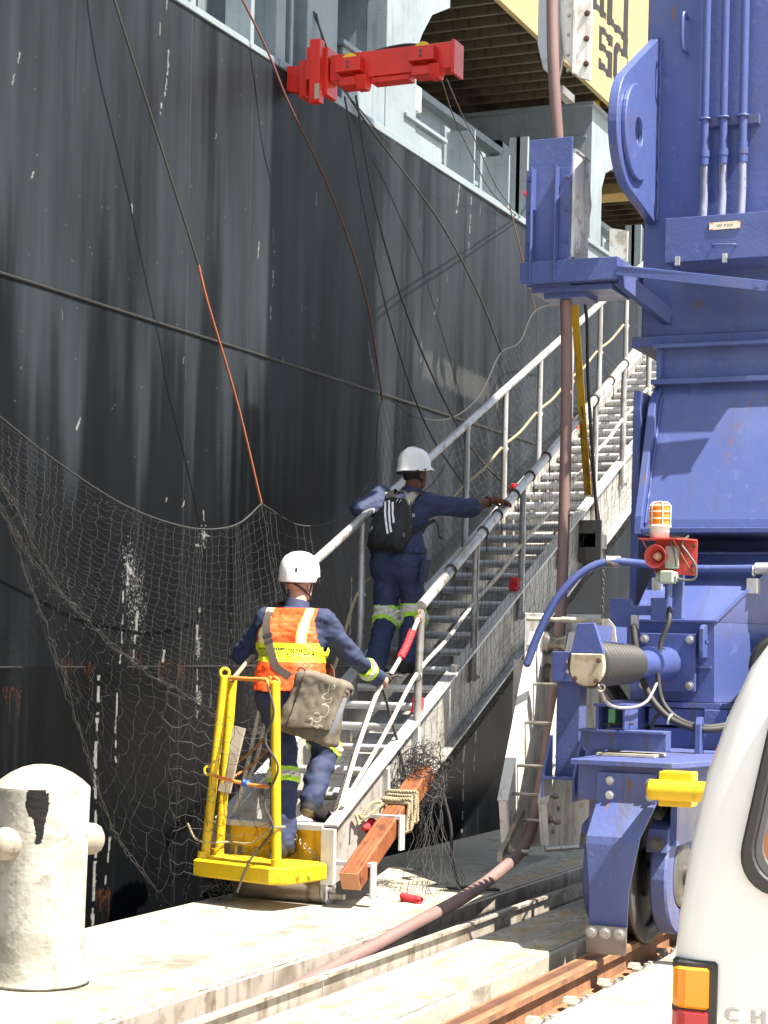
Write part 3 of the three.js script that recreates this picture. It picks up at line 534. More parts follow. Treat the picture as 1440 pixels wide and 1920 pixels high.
Object.assign(M, {
  bandLime: std({ color: lin(0.42, 0.72, 0.06), roughness: 0.6 }),
  bandSilver: std({ color: lin(0.62, 0.62, 0.58), roughness: 0.35 }),
  navy: std({ color: lin(0.022, 0.034, 0.085), roughness: 0.8, bumpMap: tCloth, bumpScale: 0.0006 }),
  reflect: std({ color: lin(0.62, 0.75, 0.30), roughness: 0.4 }),
  helmet: new THREE.MeshPhysicalMaterial({ color: lin(0.78, 0.78, 0.76), roughness: 0.35, clearcoat: 0.3 }),
  bagBlack: std({ color: lin(0.012, 0.012, 0.013), roughness: 0.75, bumpMap: tCloth, bumpScale: 0.0006 }),
  canvas: std({ color: lin(0.15, 0.13, 0.10), map: tWear, roughness: 0.85, bumpMap: tCloth, bumpScale: 0.001 }),
  strap: std({ color: lin(0.07, 0.055, 0.045), roughness: 0.75, bumpMap: tCloth, bumpScale: 0.0008 }),
  strapGrey: std({ color: lin(0.16, 0.17, 0.19), roughness: 0.7 }),
});
Object.assign(M, {
  carWhite: new THREE.MeshPhysicalMaterial({ color: lin(0.86, 0.86, 0.85), roughness: 0.35, clearcoat: 0.8, clearcoatRoughness: 0.08 }),
  carGlass: new THREE.MeshPhysicalMaterial({ color: lin(0.05, 0.06, 0.06), roughness: 0.06, clearcoat: 1 }),
  terracotta: std({ color: lin(0.36, 0.11, 0.035), roughness: 0.5 }),
  amberLens: new THREE.MeshPhysicalMaterial({ color: lin(0.95, 0.33, 0.01), roughness: 0.25, transmission: 0.12, thickness: 0, clearcoat: 1, clearcoatRoughness: 0.05, bumpMap: tCloth, bumpScale: 0.0006 }),
  redLens: new THREE.MeshPhysicalMaterial({ color: lin(0.42, 0.012, 0.02), roughness: 0.2, clearcoat: 1, clearcoatRoughness: 0.05, bumpMap: tCloth, bumpScale: 0.0006 }),
  chrome: std({ color: lin(0.9, 0.9, 0.88), metalness: 1, roughness: 0.1 }),
  letterGrey: std({ color: lin(0.42, 0.42, 0.43), metalness: 0.5, roughness: 0.35 }),
});

// ---------------------------------------------------------------- the quay crane
function hexa(b, t) {                                       // solid from 4 bottom and 4 top corners (u,v,h), same order around
  const p = [...b, ...t].map(q => W(...q)), pos = [];
  const f = (a, c, d, e) => { for (const i of [a, c, d, a, d, e]) pos.push(p[i].x, p[i].y, p[i].z); };
  f(3, 2, 1, 0); f(4, 5, 6, 7); for (let i = 0; i < 4; i++) f(i, (i + 1) % 4, 4 + (i + 1) % 4, 4 + i);
  const g = new THREE.BufferGeometry(); g.setAttribute('position', new THREE.Float32BufferAttribute(pos, 3)); g.computeVertexNormals();
  const c = V3(), n = V3(); p.forEach(q => c.add(q)); c.multiplyScalar(1 / 8);
  const P = g.attributes.position, N = g.attributes.normal; let s = 0;
  for (let i = 0; i < P.count; i++) s += N.getX(i) * (P.getX(i) - c.x) + N.getY(i) * (P.getY(i) - c.y) + N.getZ(i) * (P.getZ(i) - c.z);
  if (s < 0) { for (let i = 0; i < P.count; i += 3) { const a = [P.getX(i), P.getY(i), P.getZ(i)]; P.setXYZ(i, P.getX(i + 1), P.getY(i + 1), P.getZ(i + 1)); P.setXYZ(i + 1, ...a); } g.computeVertexNormals(); }
  return g;
}
const arcPts = (cx, cy, r, a0, a1, n = 14) => Array.from({ length: n + 1 }, (_, i) => { const a = lerp(a0, a1, i / n); return [cx + r * Math.cos(a), cy + r * Math.sin(a)]; });
const crane = thing('quay_crane', 'tall blue quay crane leg on rail wheels with conduits and cabinet', 'crane', [11, -2.86, -0.09]);
{
  const leg = part(crane, 'leg', [box(11.6, 13.0, -3.34, -1.8, 3.5, 17, 0.012)], M.blue);
  part(leg, 'base_flange', [box(11.5, 13.1, -3.37, -1.75, 3.42, 3.49, 0.006)], M.blueDirty);
  part(leg, 'step_iron', [tube([W(11.6, -3.08, 5.52), W(11.5, -3.08, 5.52), W(11.5, -3.08, 5.3), W(11.6, -3.08, 5.3)], 0.012, 20, 6)], M.blue);
  // portal beam that leaves the leg towards land, high above the frame
  part(crane, 'portal_beam', [box(11.7, 12.9, -1.8, 14, 13.2, 15.2, 0.02)], M.blue);
  part(crane, 'landside_leg', [box(11.6, 13.0, 14, 15.4, 0.6, 17, 0.02)], M.blue);
  // lifting lug on the leg, hole through it
  const cu = 11.07, ch = 4.67;
  const lug = part(crane, 'lifting_lug', [splate([[11.6, 5.42], ...arcPts(cu, ch, 0.37, 2.10, 4.55, 20), [11.6, 4.22]], -3.315, -3.255, [[cu, ch, 0.085]], 0.006)], M.blue);
  part(lug, 'boss_plate', [splate(arcPts(cu, ch, 0.29, 0, Math.PI * 2, 40).slice(0, -1), -3.256, -3.225, [[cu, ch, 0.085]], 0.006)], M.blue);
  part(lug, 'weld_bead', [strand(Array.from({ length: 40 }, (_, i) => W(11.597 + rr(-0.004, 0.004), -3.25 + rr(-0.004, 0.004), lerp(4.24, 5.4, i / 39))), 0.012, 6)], M.blue);
  // conduits
  [[-2.93, 4.06], [-2.812, 4.07], [-2.69, 4.08]].forEach(([v, hb]) => {
    const c = sub(crane, 'conduit');
    part(c, 'pipe', [rod(W(11.52, v, 4.62), W(11.52, v, 16), 0.026, 0.026, 16)], M.blue);
    part(c, 'coupling', [rod(W(11.52, v, 4.55), W(11.52, v, 4.60), 0.033, 0.033, 8), rod(W(11.52, v, 4.60), W(11.52, v, 4.64), 0.036, 0.036, 16), rod(W(11.52, v, 4.64), W(11.52, v, 4.68), 0.031, 0.031, 16)], M.blue);
    part(c, 'flexible_hose', tube([W(11.52, v, 4.57), W(11.515, v + 0.004, 4.36), W(11.5, v + 0.001, 4.2), W(11.5, v - 0.006, hb)], 0.025, 24, 14), M.hoseGrey);
    part(c, 'pipe_clamp', [ring(W(11.52, v, 4.84), UP, 0.033, 0.008)], M.blue);
  });
  part(crane, 'clamp_rail', [box(11.55, 11.6, -2.96, -2.60, 4.80, 4.86)], M.blueDirty);
  const cab = part(crane, 'junction_cabinet', [box(11.28, 11.6, -3.10, -2.2, 3.9, 4.17, 0.008)], M.blue);
  part(cab, 'lid', [box(11.268, 11.28, -3.105, -2.195, 3.9, 4.175, 0.004)], M.blue);
  part(cab, 'handle', tube([W(11.27, -2.8, 3.985), W(11.24, -2.8, 3.985), W(11.24, -2.66, 3.98), W(11.27, -2.66, 3.98)], 0.006, 20, 6), M.blue);
  for (const v of [-3.02, -2.725]) part(cab, 'latch', [box(11.25, 11.27, v - 0.016, v + 0.016, 3.875, 3.93, 0.004)], M.galv);
  const c = document.createElement('canvas'); c.width = 256; c.height = 64; const x = c.getContext('2d'); x.fillStyle = '#d8d2c0'; x.fillRect(0, 0, 256, 64);
  for (let i = 0; i < 120; i++) { const e = rnd() < 0.5 ? rnd() * 30 : 226 + rnd() * 30; x.fillStyle = `rgba(150,80,35,${rnd() * 0.5})`; x.fillRect(rnd() < 0.6 ? e : rnd() * 256, rnd() < 0.5 ? rnd() * 10 : 54 + rnd() * 10, 3 + rnd() * 10, 2 + rnd() * 5); }
  x.fillStyle = '#5a5a58'; x.font = 'bold 34px sans-serif'; x.textAlign = 'center'; x.fillText('MP-P204', 128, 44);
  const tl = new THREE.CanvasTexture(c); tl.colorSpace = THREE.SRGBColorSpace;
  const pl = new THREE.PlaneGeometry(0.19, 0.045).translate(-2.73, 4.105, -11.262);
  part(cab, 'number_plate', [pl], std({ map: tl, roughness: 0.6 }), true);
  part(cab, 'plate_backing', [box(11.263, 11.268, -2.828, -2.632, 4.08, 4.13)], M.rust);

  // head between leg and hinge
  const head = part(crane, 'hinge_head', [box(11.5, 13.0, -3.19, -1.8, 3.2, 3.42), box(11.42, 13.0, -3.22, -1.78, 3.17, 3.205, 0.005)], M.blue);
  part(head, 'stiffener', [box(11.44, 11.5, -3.19, -3.16, 3.205, 3.42), box(11.40, 11.5, -3.21, -1.8, 3.395, 3.42, 0.004)], M.blue);
  const trap = [[11.5, 3.17], [11.16, 2.30], [11.15, 2.25], [12.9, 2.25], [12.9, 3.17]];
  const sl = part(crane, 'sloped_plate', [splate(trap, -3.16, -1.8)], M.blue);
  part(sl, 'edge_plate', [splate([[11.50, 3.17], [11.36, 3.05], [11.10, 2.32], [11.09, 2.21], [12.9, 2.21], [12.9, 3.17]], -3.215, -3.165, [[11.5, 2.95, 0.03], [11.44, 2.78, 0.04]], 0.006), box(11.09, 12.9, -3.165, -1.8, 2.215, 2.247, 0.005)], M.blue);
  part(sl, 'weld_bead', [strand(Array.from({ length: 40 }, (_, i) => { const t = i / 39; return W(lerp(11.46, 11.15, t) + rr(-0.004, 0.004), -3.158, lerp(3.1, 2.28, t)); }), 0.009, 6)], M.blue);
  part(crane, 'hinge_cheek', [splate([[11.32, 3.12], [11.32, 1.4], [12.2, 1.4], [12.2, 3.12]], -3.30, -3.25, null, 0.006)], M.blue);
  part(crane, 'hinge_column', [box(12.0, 12.8, -3.1, -1.9, 1.6, 2.3)], M.blueDirty);
  // equaliser
  const eq = part(crane, 'equaliser_beam', [
    hexa([[10.8, -3.13, 1.2], [10.8, -2.62, 1.2], [12.6, -1.85, 1.2], [12.6, -3.13, 1.2]], [[10.8, -3.13, 1.67], [10.8, -2.63, 1.67], [12.6, -1.85, 1.67], [12.6, -3.13, 1.67]]),
    hexa([[10.8, -3.13, 1.672], [10.8, -2.63, 1.672], [12.6, -1.85, 1.672], [12.6, -3.13, 1.672]], [[11.36, -3.11, 2.10], [11.36, -2.34, 2.10], [12.6, -1.8, 2.10], [12.6, -3.11, 2.10]])], M.blue);
  part(eq, 'lower_flange', [hexa([[10.74, -3.23, 1.165], [10.74, -2.57, 1.165], [12.6, -1.78, 1.165], [12.6, -3.23, 1.165]], [[10.74, -3.23, 1.195], [10.74, -2.57, 1.195], [12.6, -1.78, 1.195], [12.6, -3.23, 1.195]])], M.blueDirty);
  part(eq, 'edge_trim', [bar(W(10.795, -3.13, 1.675), W(10.795, -2.625, 1.675), 0.02, 0.012), bar(W(10.80, -2.625, 1.675), W(11.36, -2.335, 2.105), 0.018, 0.014), bar(W(11.36, -3.11, 2.105), W(11.36, -2.335, 2.105), 0.02, 0.014)], M.blue);
  part(eq, 'stiffener', [box(10.77, 10.8, -2.90, -2.66, 1.545, 1.56)], M.blueDirty);
  part(eq, 'stiffener', [box(10.77, 10.8, -2.90, -2.64, 1.40, 1.415)], M.blueDirty);
  part(eq, 'lifting_eye', [splate([[10.80, 1.46], [10.70, 1.46], [10.69, 1.5], [10.69, 1.63], [10.72, 1.655], [10.80, 1.655]], -2.69, -2.665, [[10.745, 1.55, 0.018]], 0.003)], M.blue);
  for (const [v, h] of [[-3.05, 1.97], [-2.47, 1.97]]) part(eq, 'pipe_bracket', [box(11.05, 11.15, v - 0.03, v + 0.03, h - 0.12, h - 0.03), ring(W(11.1, v, h + 0.015), RIGHT, 0.03, 0.007)], M.galv);
  // pivot lugs and blocks under the equaliser
  part(crane, 'pivot_lug', [splate([[10.72, 1.165], [10.62, 1.1], [10.58, 0.92], [10.58, 0.9], [11.2, 0.9], [11.2, 1.165]], -3.16, -3.03, null, 0.008)], M.blue);
  part(crane, 'pivot_lug', [splate([[10.72, 1.165], [10.62, 1.1], [10.58, 0.92], [11.2, 0.9], [11.2, 1.165]], -2.45, -2.33, null, 0.008)], M.blue);
  part(crane, 'pivot_block', [box(10.75, 12.2, -3.0, -2.45, 1.06, 1.16, 0.006), box(10.78, 12.2, -3.0, -2.45, 0.91, 1.045, 0.006)], M.blueDirty);
  part(crane, 'pivot_post', [box(10.72, 10.9, -2.66, -2.52, 0.91, 1.16, 0.006)], M.blueDirty);
  part(crane, 'side_box', [box(10.6, 11.3, -2.36, -2.05, 0.72, 1.12, 0.01), box(10.56, 11.34, -2.39, -2.02, 1.1, 1.13, 0.005)], M.blue);
  part(crane, 'drive_motor', [rod(W(10.7, -2.2, 1.42), W(11.6, -2.2, 1.42), 0.2, 0.2, 24), rod(W(10.62, -2.2, 1.42), W(10.7, -2.2, 1.42), 0.16, 0.19, 24)], M.rubber);

  // bogie
  const bog = part(crane, 'bogie_frame', [box(9.36, 12.6, -2.985, -2.53, 0.71, 0.895, 0.006)], M.blue);
  part(bog, 'top_plate', [tplate([[9.31, -3.01], [9.31, -2.47], [9.36, -2.44], [9.85, -2.30], [12.6, -2.30], [12.6, -3.01]], 0.895, 0.925, null, 0.004)], M.blueDirty);
  part(bog, 'side_plate', [box(9.62, 9.72, -3.0, -2.95, 0.4, 0.71), box(9.72, 12.5, -3.03, -3.0, 0.50, 0.72), box(9.8, 12.5, -2.60, -2.565, 0.45, 0.72)], M.blue);
  for (const wu of [10.08, 11.15]) {
    const wh = sub(crane, 'rail_wheel');
    const prof = [[0.0, -0.07], [0.30, -0.07], [0.30, -0.04], [0.345, -0.04], [0.36, -0.06], [0.40, -0.06], [0.40, -0.09], [0.405, -0.10], [0.405, -0.115], [0.0, -0.115]];
    part(wh, 'tread', [lathe([[0, -0.055], [0.30, -0.055], [0.355, -0.055], [0.36, -0.05], [0.36, 0.05], [0.355, 0.055], [0.33, 0.06], [0.31, 0.05], [0.14, 0.05], [0.13, 0.07], [0, 0.07]], W(wu, -2.86, 0.27), RIGHT, 48)], M.steelDark);
    part(wh, 'flange', [lathe([[0.30, 0.055], [0.392, 0.056], [0.398, 0.062], [0.398, 0.078], [0.39, 0.085], [0.31, 0.09], [0.30, 0.055]], W(wu, -2.86, 0.27), RIGHT, 48), lathe([[0.30, -0.055], [0.31, -0.09], [0.39, -0.085], [0.398, -0.078], [0.398, -0.062], [0.392, -0.056], [0.30, -0.055]], W(wu, -2.86, 0.27), RIGHT, 48)], M.steelDark);
    part(wh, 'axle', [rod(W(wu, -3.06, 0.27), W(wu, -2.5, 0.27), 0.06)], M.steelDark);
    for (const s of [-1, 1]) {
      const v0 = s < 0 ? -3.075 : -2.70, v1 = s < 0 ? -3.005 : -2.605;
      const b = part(crane, 'bearing_housing', [splate(arcPts(wu, 0.27, 0.33, 0, Math.PI * 2, 36).slice(0, -1), v0, v1, null, 0.012)], M.blueDirty);
      part(b, 'cover', [lathe([[0, 0.02], [0.16, 0.02], [0.18, 0], [0.19, 0]], W(wu, s < 0 ? -3.075 : -2.605, 0.27), s < 0 ? V3(-1, 0, 0) : RIGHT, 30)], M.steelDark);
      part(b, 'clamp', [hexa([[wu - 0.36, v0 - 0.01, 0.42], [wu - 0.36, v1 + 0.01, 0.42], [wu - 0.2, v1 + 0.01, 0.46], [wu - 0.2, v0 - 0.01, 0.46]], [[wu - 0.33, v0 - 0.005, 0.54], [wu - 0.33, v1 + 0.005, 0.54], [wu - 0.2, v1 + 0.005, 0.58], [wu - 0.2, v0 - 0.005, 0.58]])], M.blueDirty);
      part(b, 'bolt', [bolt(W(wu - 0.362, (v0 + v1) / 2, 0.465), FRONT, 0.026, 0.03)], M.steelDark);
    }
  }
  // bent rail guard in front of the wheel
  const rows = [[0.86, 9.33, -2.87, -2.555], [0.705, 9.33, -2.87, -2.555], [0.54, 9.20, -2.88, -2.60], [0.50, 9.192, -2.88, -2.605], [0.28, 9.19, -2.855, -2.648], [0.085, 9.19, -2.855, -2.655]], gd = [];
  for (let i = 0; i < rows.length - 1; i++) { const a = rows[i + 1], b = rows[i], t = 0.016; gd.push(hexa([[a[1], a[2], a[0]], [a[1], a[3], a[0]], [a[1] + t, a[3], a[0]], [a[1] + t, a[2], a[0]]], [[b[1], b[2], b[0] + 0.0005], [b[1], b[3], b[0] + 0.0005], [b[1] + t, b[3], b[0] + 0.0005], [b[1] + t, b[2], b[0] + 0.0005]])); }
  const guard = part(crane, 'rail_guard', gd, M.blueGuard);
  for (const v of [-2.80, -2.585]) for (const h of [0.82, 0.745]) part(guard, 'bolt', [bolt(W(9.33, v, h), FRONT, 0.016, 0.02)], M.galv);
  part(guard, 'wiper_strip', [box(9.165, 9.188, -2.86, -2.65, -0.055, 0.09, 0.004), box(9.16, 9.166, -2.86, -2.65, 0.035, 0.09)], M.steel);
  for (const v of [-2.83, -2.755, -2.68]) part(guard, 'bolt', [bolt(W(9.16, v, 0.055), FRONT, 0.021, 0.022)], M.galv);
  // bumper tube
  const bum = part(crane, 'bumper_tube', [rod(W(9.13, -2.53, 0.80), W(9.13, -1.2, 0.80), 0.052, 0.052, 20), lathe([[0, 0.012], [0.04, 0.012], [0.052, 0]], W(9.13, -2.53, 0.80), V3(-1, 0, 0), 20)], M.yellow);
  part(bum, 'mounting_plate', [box(9.17, 9.30, -2.50, -2.33, 0.715, 0.89, 0.006)], M.yellow);
  // buffer with bellows
  const ba = W(9.24, -2.9, 1.42), bd = V3(0, 0, -1), bl = [];
  for (let i = 0; i < 11; i++) { const y = i * 0.07, R = lerp(0.126, 0.108, i / 10); bl.push([R - 0.034, y], [R - 0.012, y + 0.014], [R, y + 0.03], [R - 0.002, y + 0.042], [R - 0.014, y + 0.056]); }
  const buf = sub(crane, 'buffer');
  part(buf, 'bellows', [lathe([[0, 0], ...bl, [0.08, 0.77], [0, 0.77]], ba, bd, 40)], M.rubber);
  part(buf, 'rod', [rod(W(10.0, -2.9, 1.42), W(10.72, -2.9, 1.42), 0.075, 0.08, 28), rod(W(10.35, -2.9, 1.42), W(10.74, -2.9, 1.42), 0.10, 0.10, 28)], M.blue);
  part(buf, 'flange_plate', [box(10.735, 10.765, -3.06, -2.72, 1.26, 1.60, 0.005)], M.blue);
  for (const v of [-3.03, -2.755]) for (const h of [1.295, 1.565]) part(buf, 'bolt', [bolt(W(10.735, v, h), FRONT, 0.018, 0.025)], M.galv);
  part(buf, 'end_plate', [fplate([[-2.985, 1.475], [-2.99, 1.43], ...arcPts(-2.9, 1.40, 0.092, Math.PI, 2 * Math.PI, 14), [-2.808, 1.43], [-2.815, 1.475]], 9.20, 9.24, null, 0.005)], M.endPlate);
  for (const [v, h] of [[-2.96, 1.345], [-2.845, 1.335], [-2.835, 1.44]]) part(buf, 'bolt', [bolt(W(9.2, v, h), FRONT, 0.009, 0.008)], M.rustDark);
  part(buf, 'blue_crest', [fplate([[-2.99, 1.476], [-2.955, 1.63], [-2.865, 1.635], [-2.81, 1.476]], 9.205, 9.235, null, 0.004), hexa([[9.23, -2.885, 1.54], [9.23, -2.865, 1.54], [9.8, -2.865, 1.53], [9.8, -2.885, 1.53]], [[9.23, -2.885, 1.62], [9.23, -2.865, 1.62], [9.8, -2.865, 1.62], [9.8, -2.885, 1.62]])], M.blue);
  part(buf, 'safety_wire', tube([W(9.25, -2.85, 1.31), W(9.35, -2.83, 1.22), W(9.7, -2.8, 1.19), W(10.0, -2.8, 1.22), W(10.3, -2.83, 1.31)], 0.009, 30, 6), M.galv);
  part(buf, 'shackle', [ring(W(9.26, -2.84, 1.30), V3(0.6, 0.1, 1), 0.02, 0.006)], M.galv);
  part(crane, 'white_tag', [fplate([[-2.93, 1.54], [-2.84, 1.54], [-2.85, 1.62], [-2.885, 1.66], [-2.92, 1.66]], 9.52, 9.53, null, 0)], M.white);

  // signal support plates
  part(crane, 'support_plate', [fplate([[-3.165, 1.4], [-3.03, 1.4], [-3.03, 1.78], [-3.045, 1.795], [-3.15, 1.795], [-3.165, 1.78]], 10.45, 10.47, null, 0.004)], M.blue);
  part(crane, 'support_arm', [box(10.45, 10.51, -3.03, -2.88, 1.70, 1.755, 0.004)], M.blue);
  part(crane, 'support_arm', [box(10.42, 10.5, -2.91, -2.815, 1.675, 1.80, 0.006)], M.blue);
  part(crane, 'junction_box', [box(10.40, 10.46, -3.02, -2.985, 1.62, 1.70, 0.004)], M.galv);
  // beacon and siren
  const be = sub(crane, 'warning_beacon', 'orange beacon with red siren on the crane');
  const bc = W(10.5, -2.86, 2.13);
  part(be, 'mount_plate', [fplate([[-2.905, 1.94], [-2.66, 1.93], [-2.655, 2.13], [-2.905, 2.13]], 10.47, 10.478), tplate([[10.33, -2.965], [10.33, -2.74], [10.478, -2.66], [10.478, -2.965]], 2.13, 2.138)], M.signalRed);
  part(be, 'brace', [rod(W(10.36, -2.95, 2.13), W(10.47, -2.91, 2.01), 0.005), rod(W(10.36, -2.77, 2.13), W(10.47, -2.70, 1.97), 0.005)], M.rust);
  part(be, 'lamp_base', [lathe([[0, 0], [0.055, 0], [0.057, 0.06], [0.066, 0.062], [0.066, 0.075], [0, 0.075]], W(10.4, -2.86, 2.14), UP, 30)], M.signalWhite);
  part(be, 'dome', [lathe([[0, 0.125], [0.03, 0.122], [0.052, 0.11], [0.057, 0.1], [0.058, 0]], W(10.4, -2.86, 2.215), UP, 30)], M.amber);
  part(be, 'reflector', [lathe([[0, 0.07], [0.02, 0.06], [0.022, 0]], W(10.4, -2.86, 2.216), UP, 14)], M.galv);
  const cage = [ring(W(10.4, -2.86, 2.25), UP, 0.063, 0.003), ring(W(10.4, -2.86, 2.29), UP, 0.063, 0.003), ring(W(10.4, -2.86, 2.325), UP, 0.06, 0.003)];
  for (let i = 0; i < 6; i++) { const a = i * Math.PI / 3, x2 = Math.cos(a), z2 = Math.sin(a), q = (r, h) => W(10.4 + z2 * r, -2.86 + x2 * r, h); cage.push(strand([q(0.063, 2.215), q(0.063, 2.325), q(0.045, 2.345), q(0, 2.35)], 0.003, 5)); }
  part(be, 'cage', cage, M.signalWhite);
  const hc = W(10.28, -2.865, 2.035), hd = V3(-0.12, -0.03, 1).normalize();
  part(be, 'horn', [lathe([[0.03, 0], [0.035, 0.08], [0.052, 0.14], [0.067, 0.15], [0.064, 0.154], [0.048, 0.14], [0.028, 0.09], [0.0, 0.085]], W(10.44, -2.835, 2.035), hd, 30)], M.signalRed);
  part(be, 'horn_core', [lathe([[0, 0.035], [0.018, 0.03], [0.026, 0]], W(10.335, -2.848, 2.032), hd, 20)], M.hornCore);
  part(be, 'siren_body', [box(10.4, 10.46, -2.83, -2.755, 1.965, 2.10, 0.01), box(10.36, 10.45, -2.85, -2.765, 1.88, 1.955, 0.012), rod(W(10.4, -2.87, 1.92), W(10.4, -2.75, 1.92), 0.028)], M.signalGrey);
  part(be, 'cable', tube([W(10.42, -2.70, 2.15), W(10.40, -2.73, 2.11), W(10.40, -2.69, 2.05), W(10.40, -2.645, 1.98), W(10.40, -2.65, 1.91), W(10.40, -2.7, 1.9), W(10.40, -2.75, 1.91)], 0.008, 40, 6), M.rubberGrey);
  part(be, 'cable', tube([W(10.38, -2.79, 2.12), W(10.39, -2.765, 2.05), W(10.4, -2.755, 1.98)], 0.005, 20, 6), M.rubberGrey);
  for (const [v, h] of [[-2.89, 1.96], [-2.89, 2.10], [-2.68, 1.955], [-2.675, 2.10], [-2.68, 1.99]]) part(be, 'bolt', [bolt(W(10.47, v, h), FRONT, 0.008, 0.01)], M.rustDark);
  part(crane, 'signal_post', [box(10.48, 10.53, -2.80, -2.74, 1.68, 1.96, 0.004), rod(W(10.42, -2.805, 1.80), W(10.42, -2.805, 1.89), 0.022)], M.blue);

  // flexible conduit across the equaliser and down to the cable guide
  part(crane, 'hose_conduit', tube([W(10.85, -3.80, 1.40), W(10.87, -3.74, 1.58), W(10.9, -3.62, 1.82), W(10.95, -3.47, 1.98), W(11.0, -3.34, 2.035), W(11.05, -3.2, 2.03), W(11.1, -2.9, 2.0), W(11.1, -2.3, 2.0), W(11.1, -1.9, 2.0)], 0.025, 80, 14), M.blue);
  part(crane, 'hose_coupling', [rod(W(11.0, -3.36, 2.035), W(11.04, -3.28, 2.036), 0.037, 0.037, 8)], M.galv);
  part(crane, 'hose_coupling', [rod(W(11.1, -2.46, 2.0), W(11.1, -2.28, 2.0), 0.036, 0.036, 8)], M.galv);
  // black cables
  const cab2 = (pts, r = 0.016) => part(crane, 'black_cable', tube(WP(pts), r, 60, 8), M.rubber);
  cab2([[10.4, -3.0, 1.63], [10.38, -2.985, 1.55], [10.36, -2.94, 1.36], [10.33, -2.85, 1.2], [10.3, -2.72, 1.1], [10.3, -2.55, 1.06], [10.4, -2.38, 1.1], [10.5, -2.25, 1.2]], 0.02);
  cab2([[10.44, -2.80, 1.74], [10.4, -2.795, 1.66], [10.38, -2.83, 1.55], [10.36, -2.84, 1.36], [10.34, -2.8, 1.2], [10.33, -2.7, 1.11], [10.34, -2.55, 1.075], [10.5, -2.35, 1.12]], 0.015);
  cab2([[10.34, -2.82, 1.14], [10.36, -2.86, 1.1], [10.4, -2.89, 1.0], [10.42, -2.91, 0.93]], 0.011);
  part(crane, 'cable_tie', [ring(W(10.3, -2.75, 1.112), V3(1, -0.4, 0), 0.028, 0.006), ring(W(10.33, -2.6, 1.07), V3(1, 0, 0), 0.028, 0.006)], M.signalWhite);
  // top of bogie: angle beam, sensor box, lifting eyes
  part(crane, 'angle_beam', [box(9.75, 9.85, -3.10, -2.62, 0.955, 1.05, 0.004), box(9.70, 9.85, -3.10, -2.62, 1.05, 1.065, 0.003)], M.blueDirty);
  part(crane, 'packing_strip', [box(9.66, 9.9, -2.98, -2.66, 0.928, 0.942)], M.endPlate);
  const sb = part(crane, 'sensor_housing', [box(9.7, 9.95, -3.0, -2.985, 1.065, 1.19, 0.003), box(9.7, 9.95, -2.85, -2.835, 1.065, 1.19, 0.003), box(9.69, 9.96, -3.01, -2.825, 1.19, 1.205, 0.003), box(9.94, 9.955, -2.985, -2.85, 1.065, 1.19)], M.blue);
  part(sb, 'sensor', [box(9.75, 9.82, -2.945, -2.905, 1.1, 1.18, 0.004)], M.sensorGreen);
  part(sb, 'sensor_cable', [rod(W(9.78, -2.98, 1.09), W(9.78, -2.81, 1.1), 0.008), rod(W(9.78, -2.95, 1.07), W(9.78, -2.95, 1.1), 0.01)], M.steelDark);
  for (const [u, v] of [[10.3, -2.58], [10.0, -3.05]]) part(crane, 'lifting_eye', [splate([[u - 0.04, 0.925], [u + 0.04, 0.925], [u + 0.04, 1.09], [u + 0.02, 1.13], [u - 0.02, 1.13], [u - 0.04, 1.09]], v - 0.015, v + 0.02, [[u, 1.07, 0.018]], 0.004)], M.blue);

  // bracket post beside the cable guide
  part(crane, 'bracket_post', [box(10.62, 10.76, -3.53, -3.385, 0.74, 1.46, 0.006), box(10.58, 10.8, -3.55, -3.3, 1.3, 1.48, 0.005)], M.blue);
  part(crane, 'bracket_foot', [splate([[10.46, 0.62], [10.46, 0.74], [10.6, 0.98], [10.62, 0.98], [10.62, 0.62]], -3.56, -3.545), splate([[10.46, 0.6], [10.46, 0.74], [10.6, 0.98], [10.62, 0.98], [10.62, 0.6]], -3.37, -3.355), box(10.46, 10.9, -3.545, -3.37, 0.725, 0.742), box(10.7, 10.9, -3.37, -2.99, 0.62, 0.92)], M.blue);
  for (const h of [1.42, 1.36]) part(crane, 'bolt', [bolt(W(10.58, -3.45, h), FRONT, 0.008, 0.006)], M.galv);
  part(crane, 'dark_brace', [bar(W(10.9, -3.3, 1.3), W(11.3, -3.05, 0.8), 0.05, 0.08)], M.steelDark);

  // lower cable guide: two white cheek plates with flanged edges, rods between
  const lg = sub(crane, 'lower_cable_guide', 'white tapered cable guide below the hanging cable');
  const pr = [[11.28, 1.60], [10.74, 0.56], [10.80, 0.30], [10.84, 0.26], [11.9, 0.20], [11.9, 1.55]];
  for (const [v, nm] of [[-3.875, 'far'], [-3.665, 'near']]) {
    part(lg, 'cheek_plate', [splate(pr, v - 0.006, v + 0.006)], M.whiteGuide);
    const f = nm === 'near' ? 0.05 : -0.05;
    part(lg, 'flange', [bar(W(11.28, v + f / 2, 1.60), W(10.74, v + f / 2, 0.56), 0.07, 0.012, V3(0, 0.46, 0.89)), bar(W(10.74, v + f / 2, 0.56), W(10.80, v + f / 2, 0.30), 0.05, 0.012, V3(0, 0, 1))], M.whiteGuide);
  }
  part(lg, 'edge_bar', [rod(W(10.83, -3.66, 0.27), W(11.9, -3.66, 0.20), 0.018), rod(W(10.80, -3.66, 0.52), W(10.81, -3.66, 0.27), 0.016)], M.galv);
  for (const [u, h] of [[11.17, 1.27], [11.03, 1.03], [10.9, 0.77], [10.82, 0.6], [10.86, 0.44]]) part(lg, 'cross_rod', [rod(W(u, -3.9, h), W(u, -3.56, h), 0.011), rod(W(u, -3.655, h), W(u, -3.63, h), 0.022, 0.022, 6), rod(W(u, -3.6, h), W(u, -3.575, h), 0.02, 0.02, 6)], M.steel);
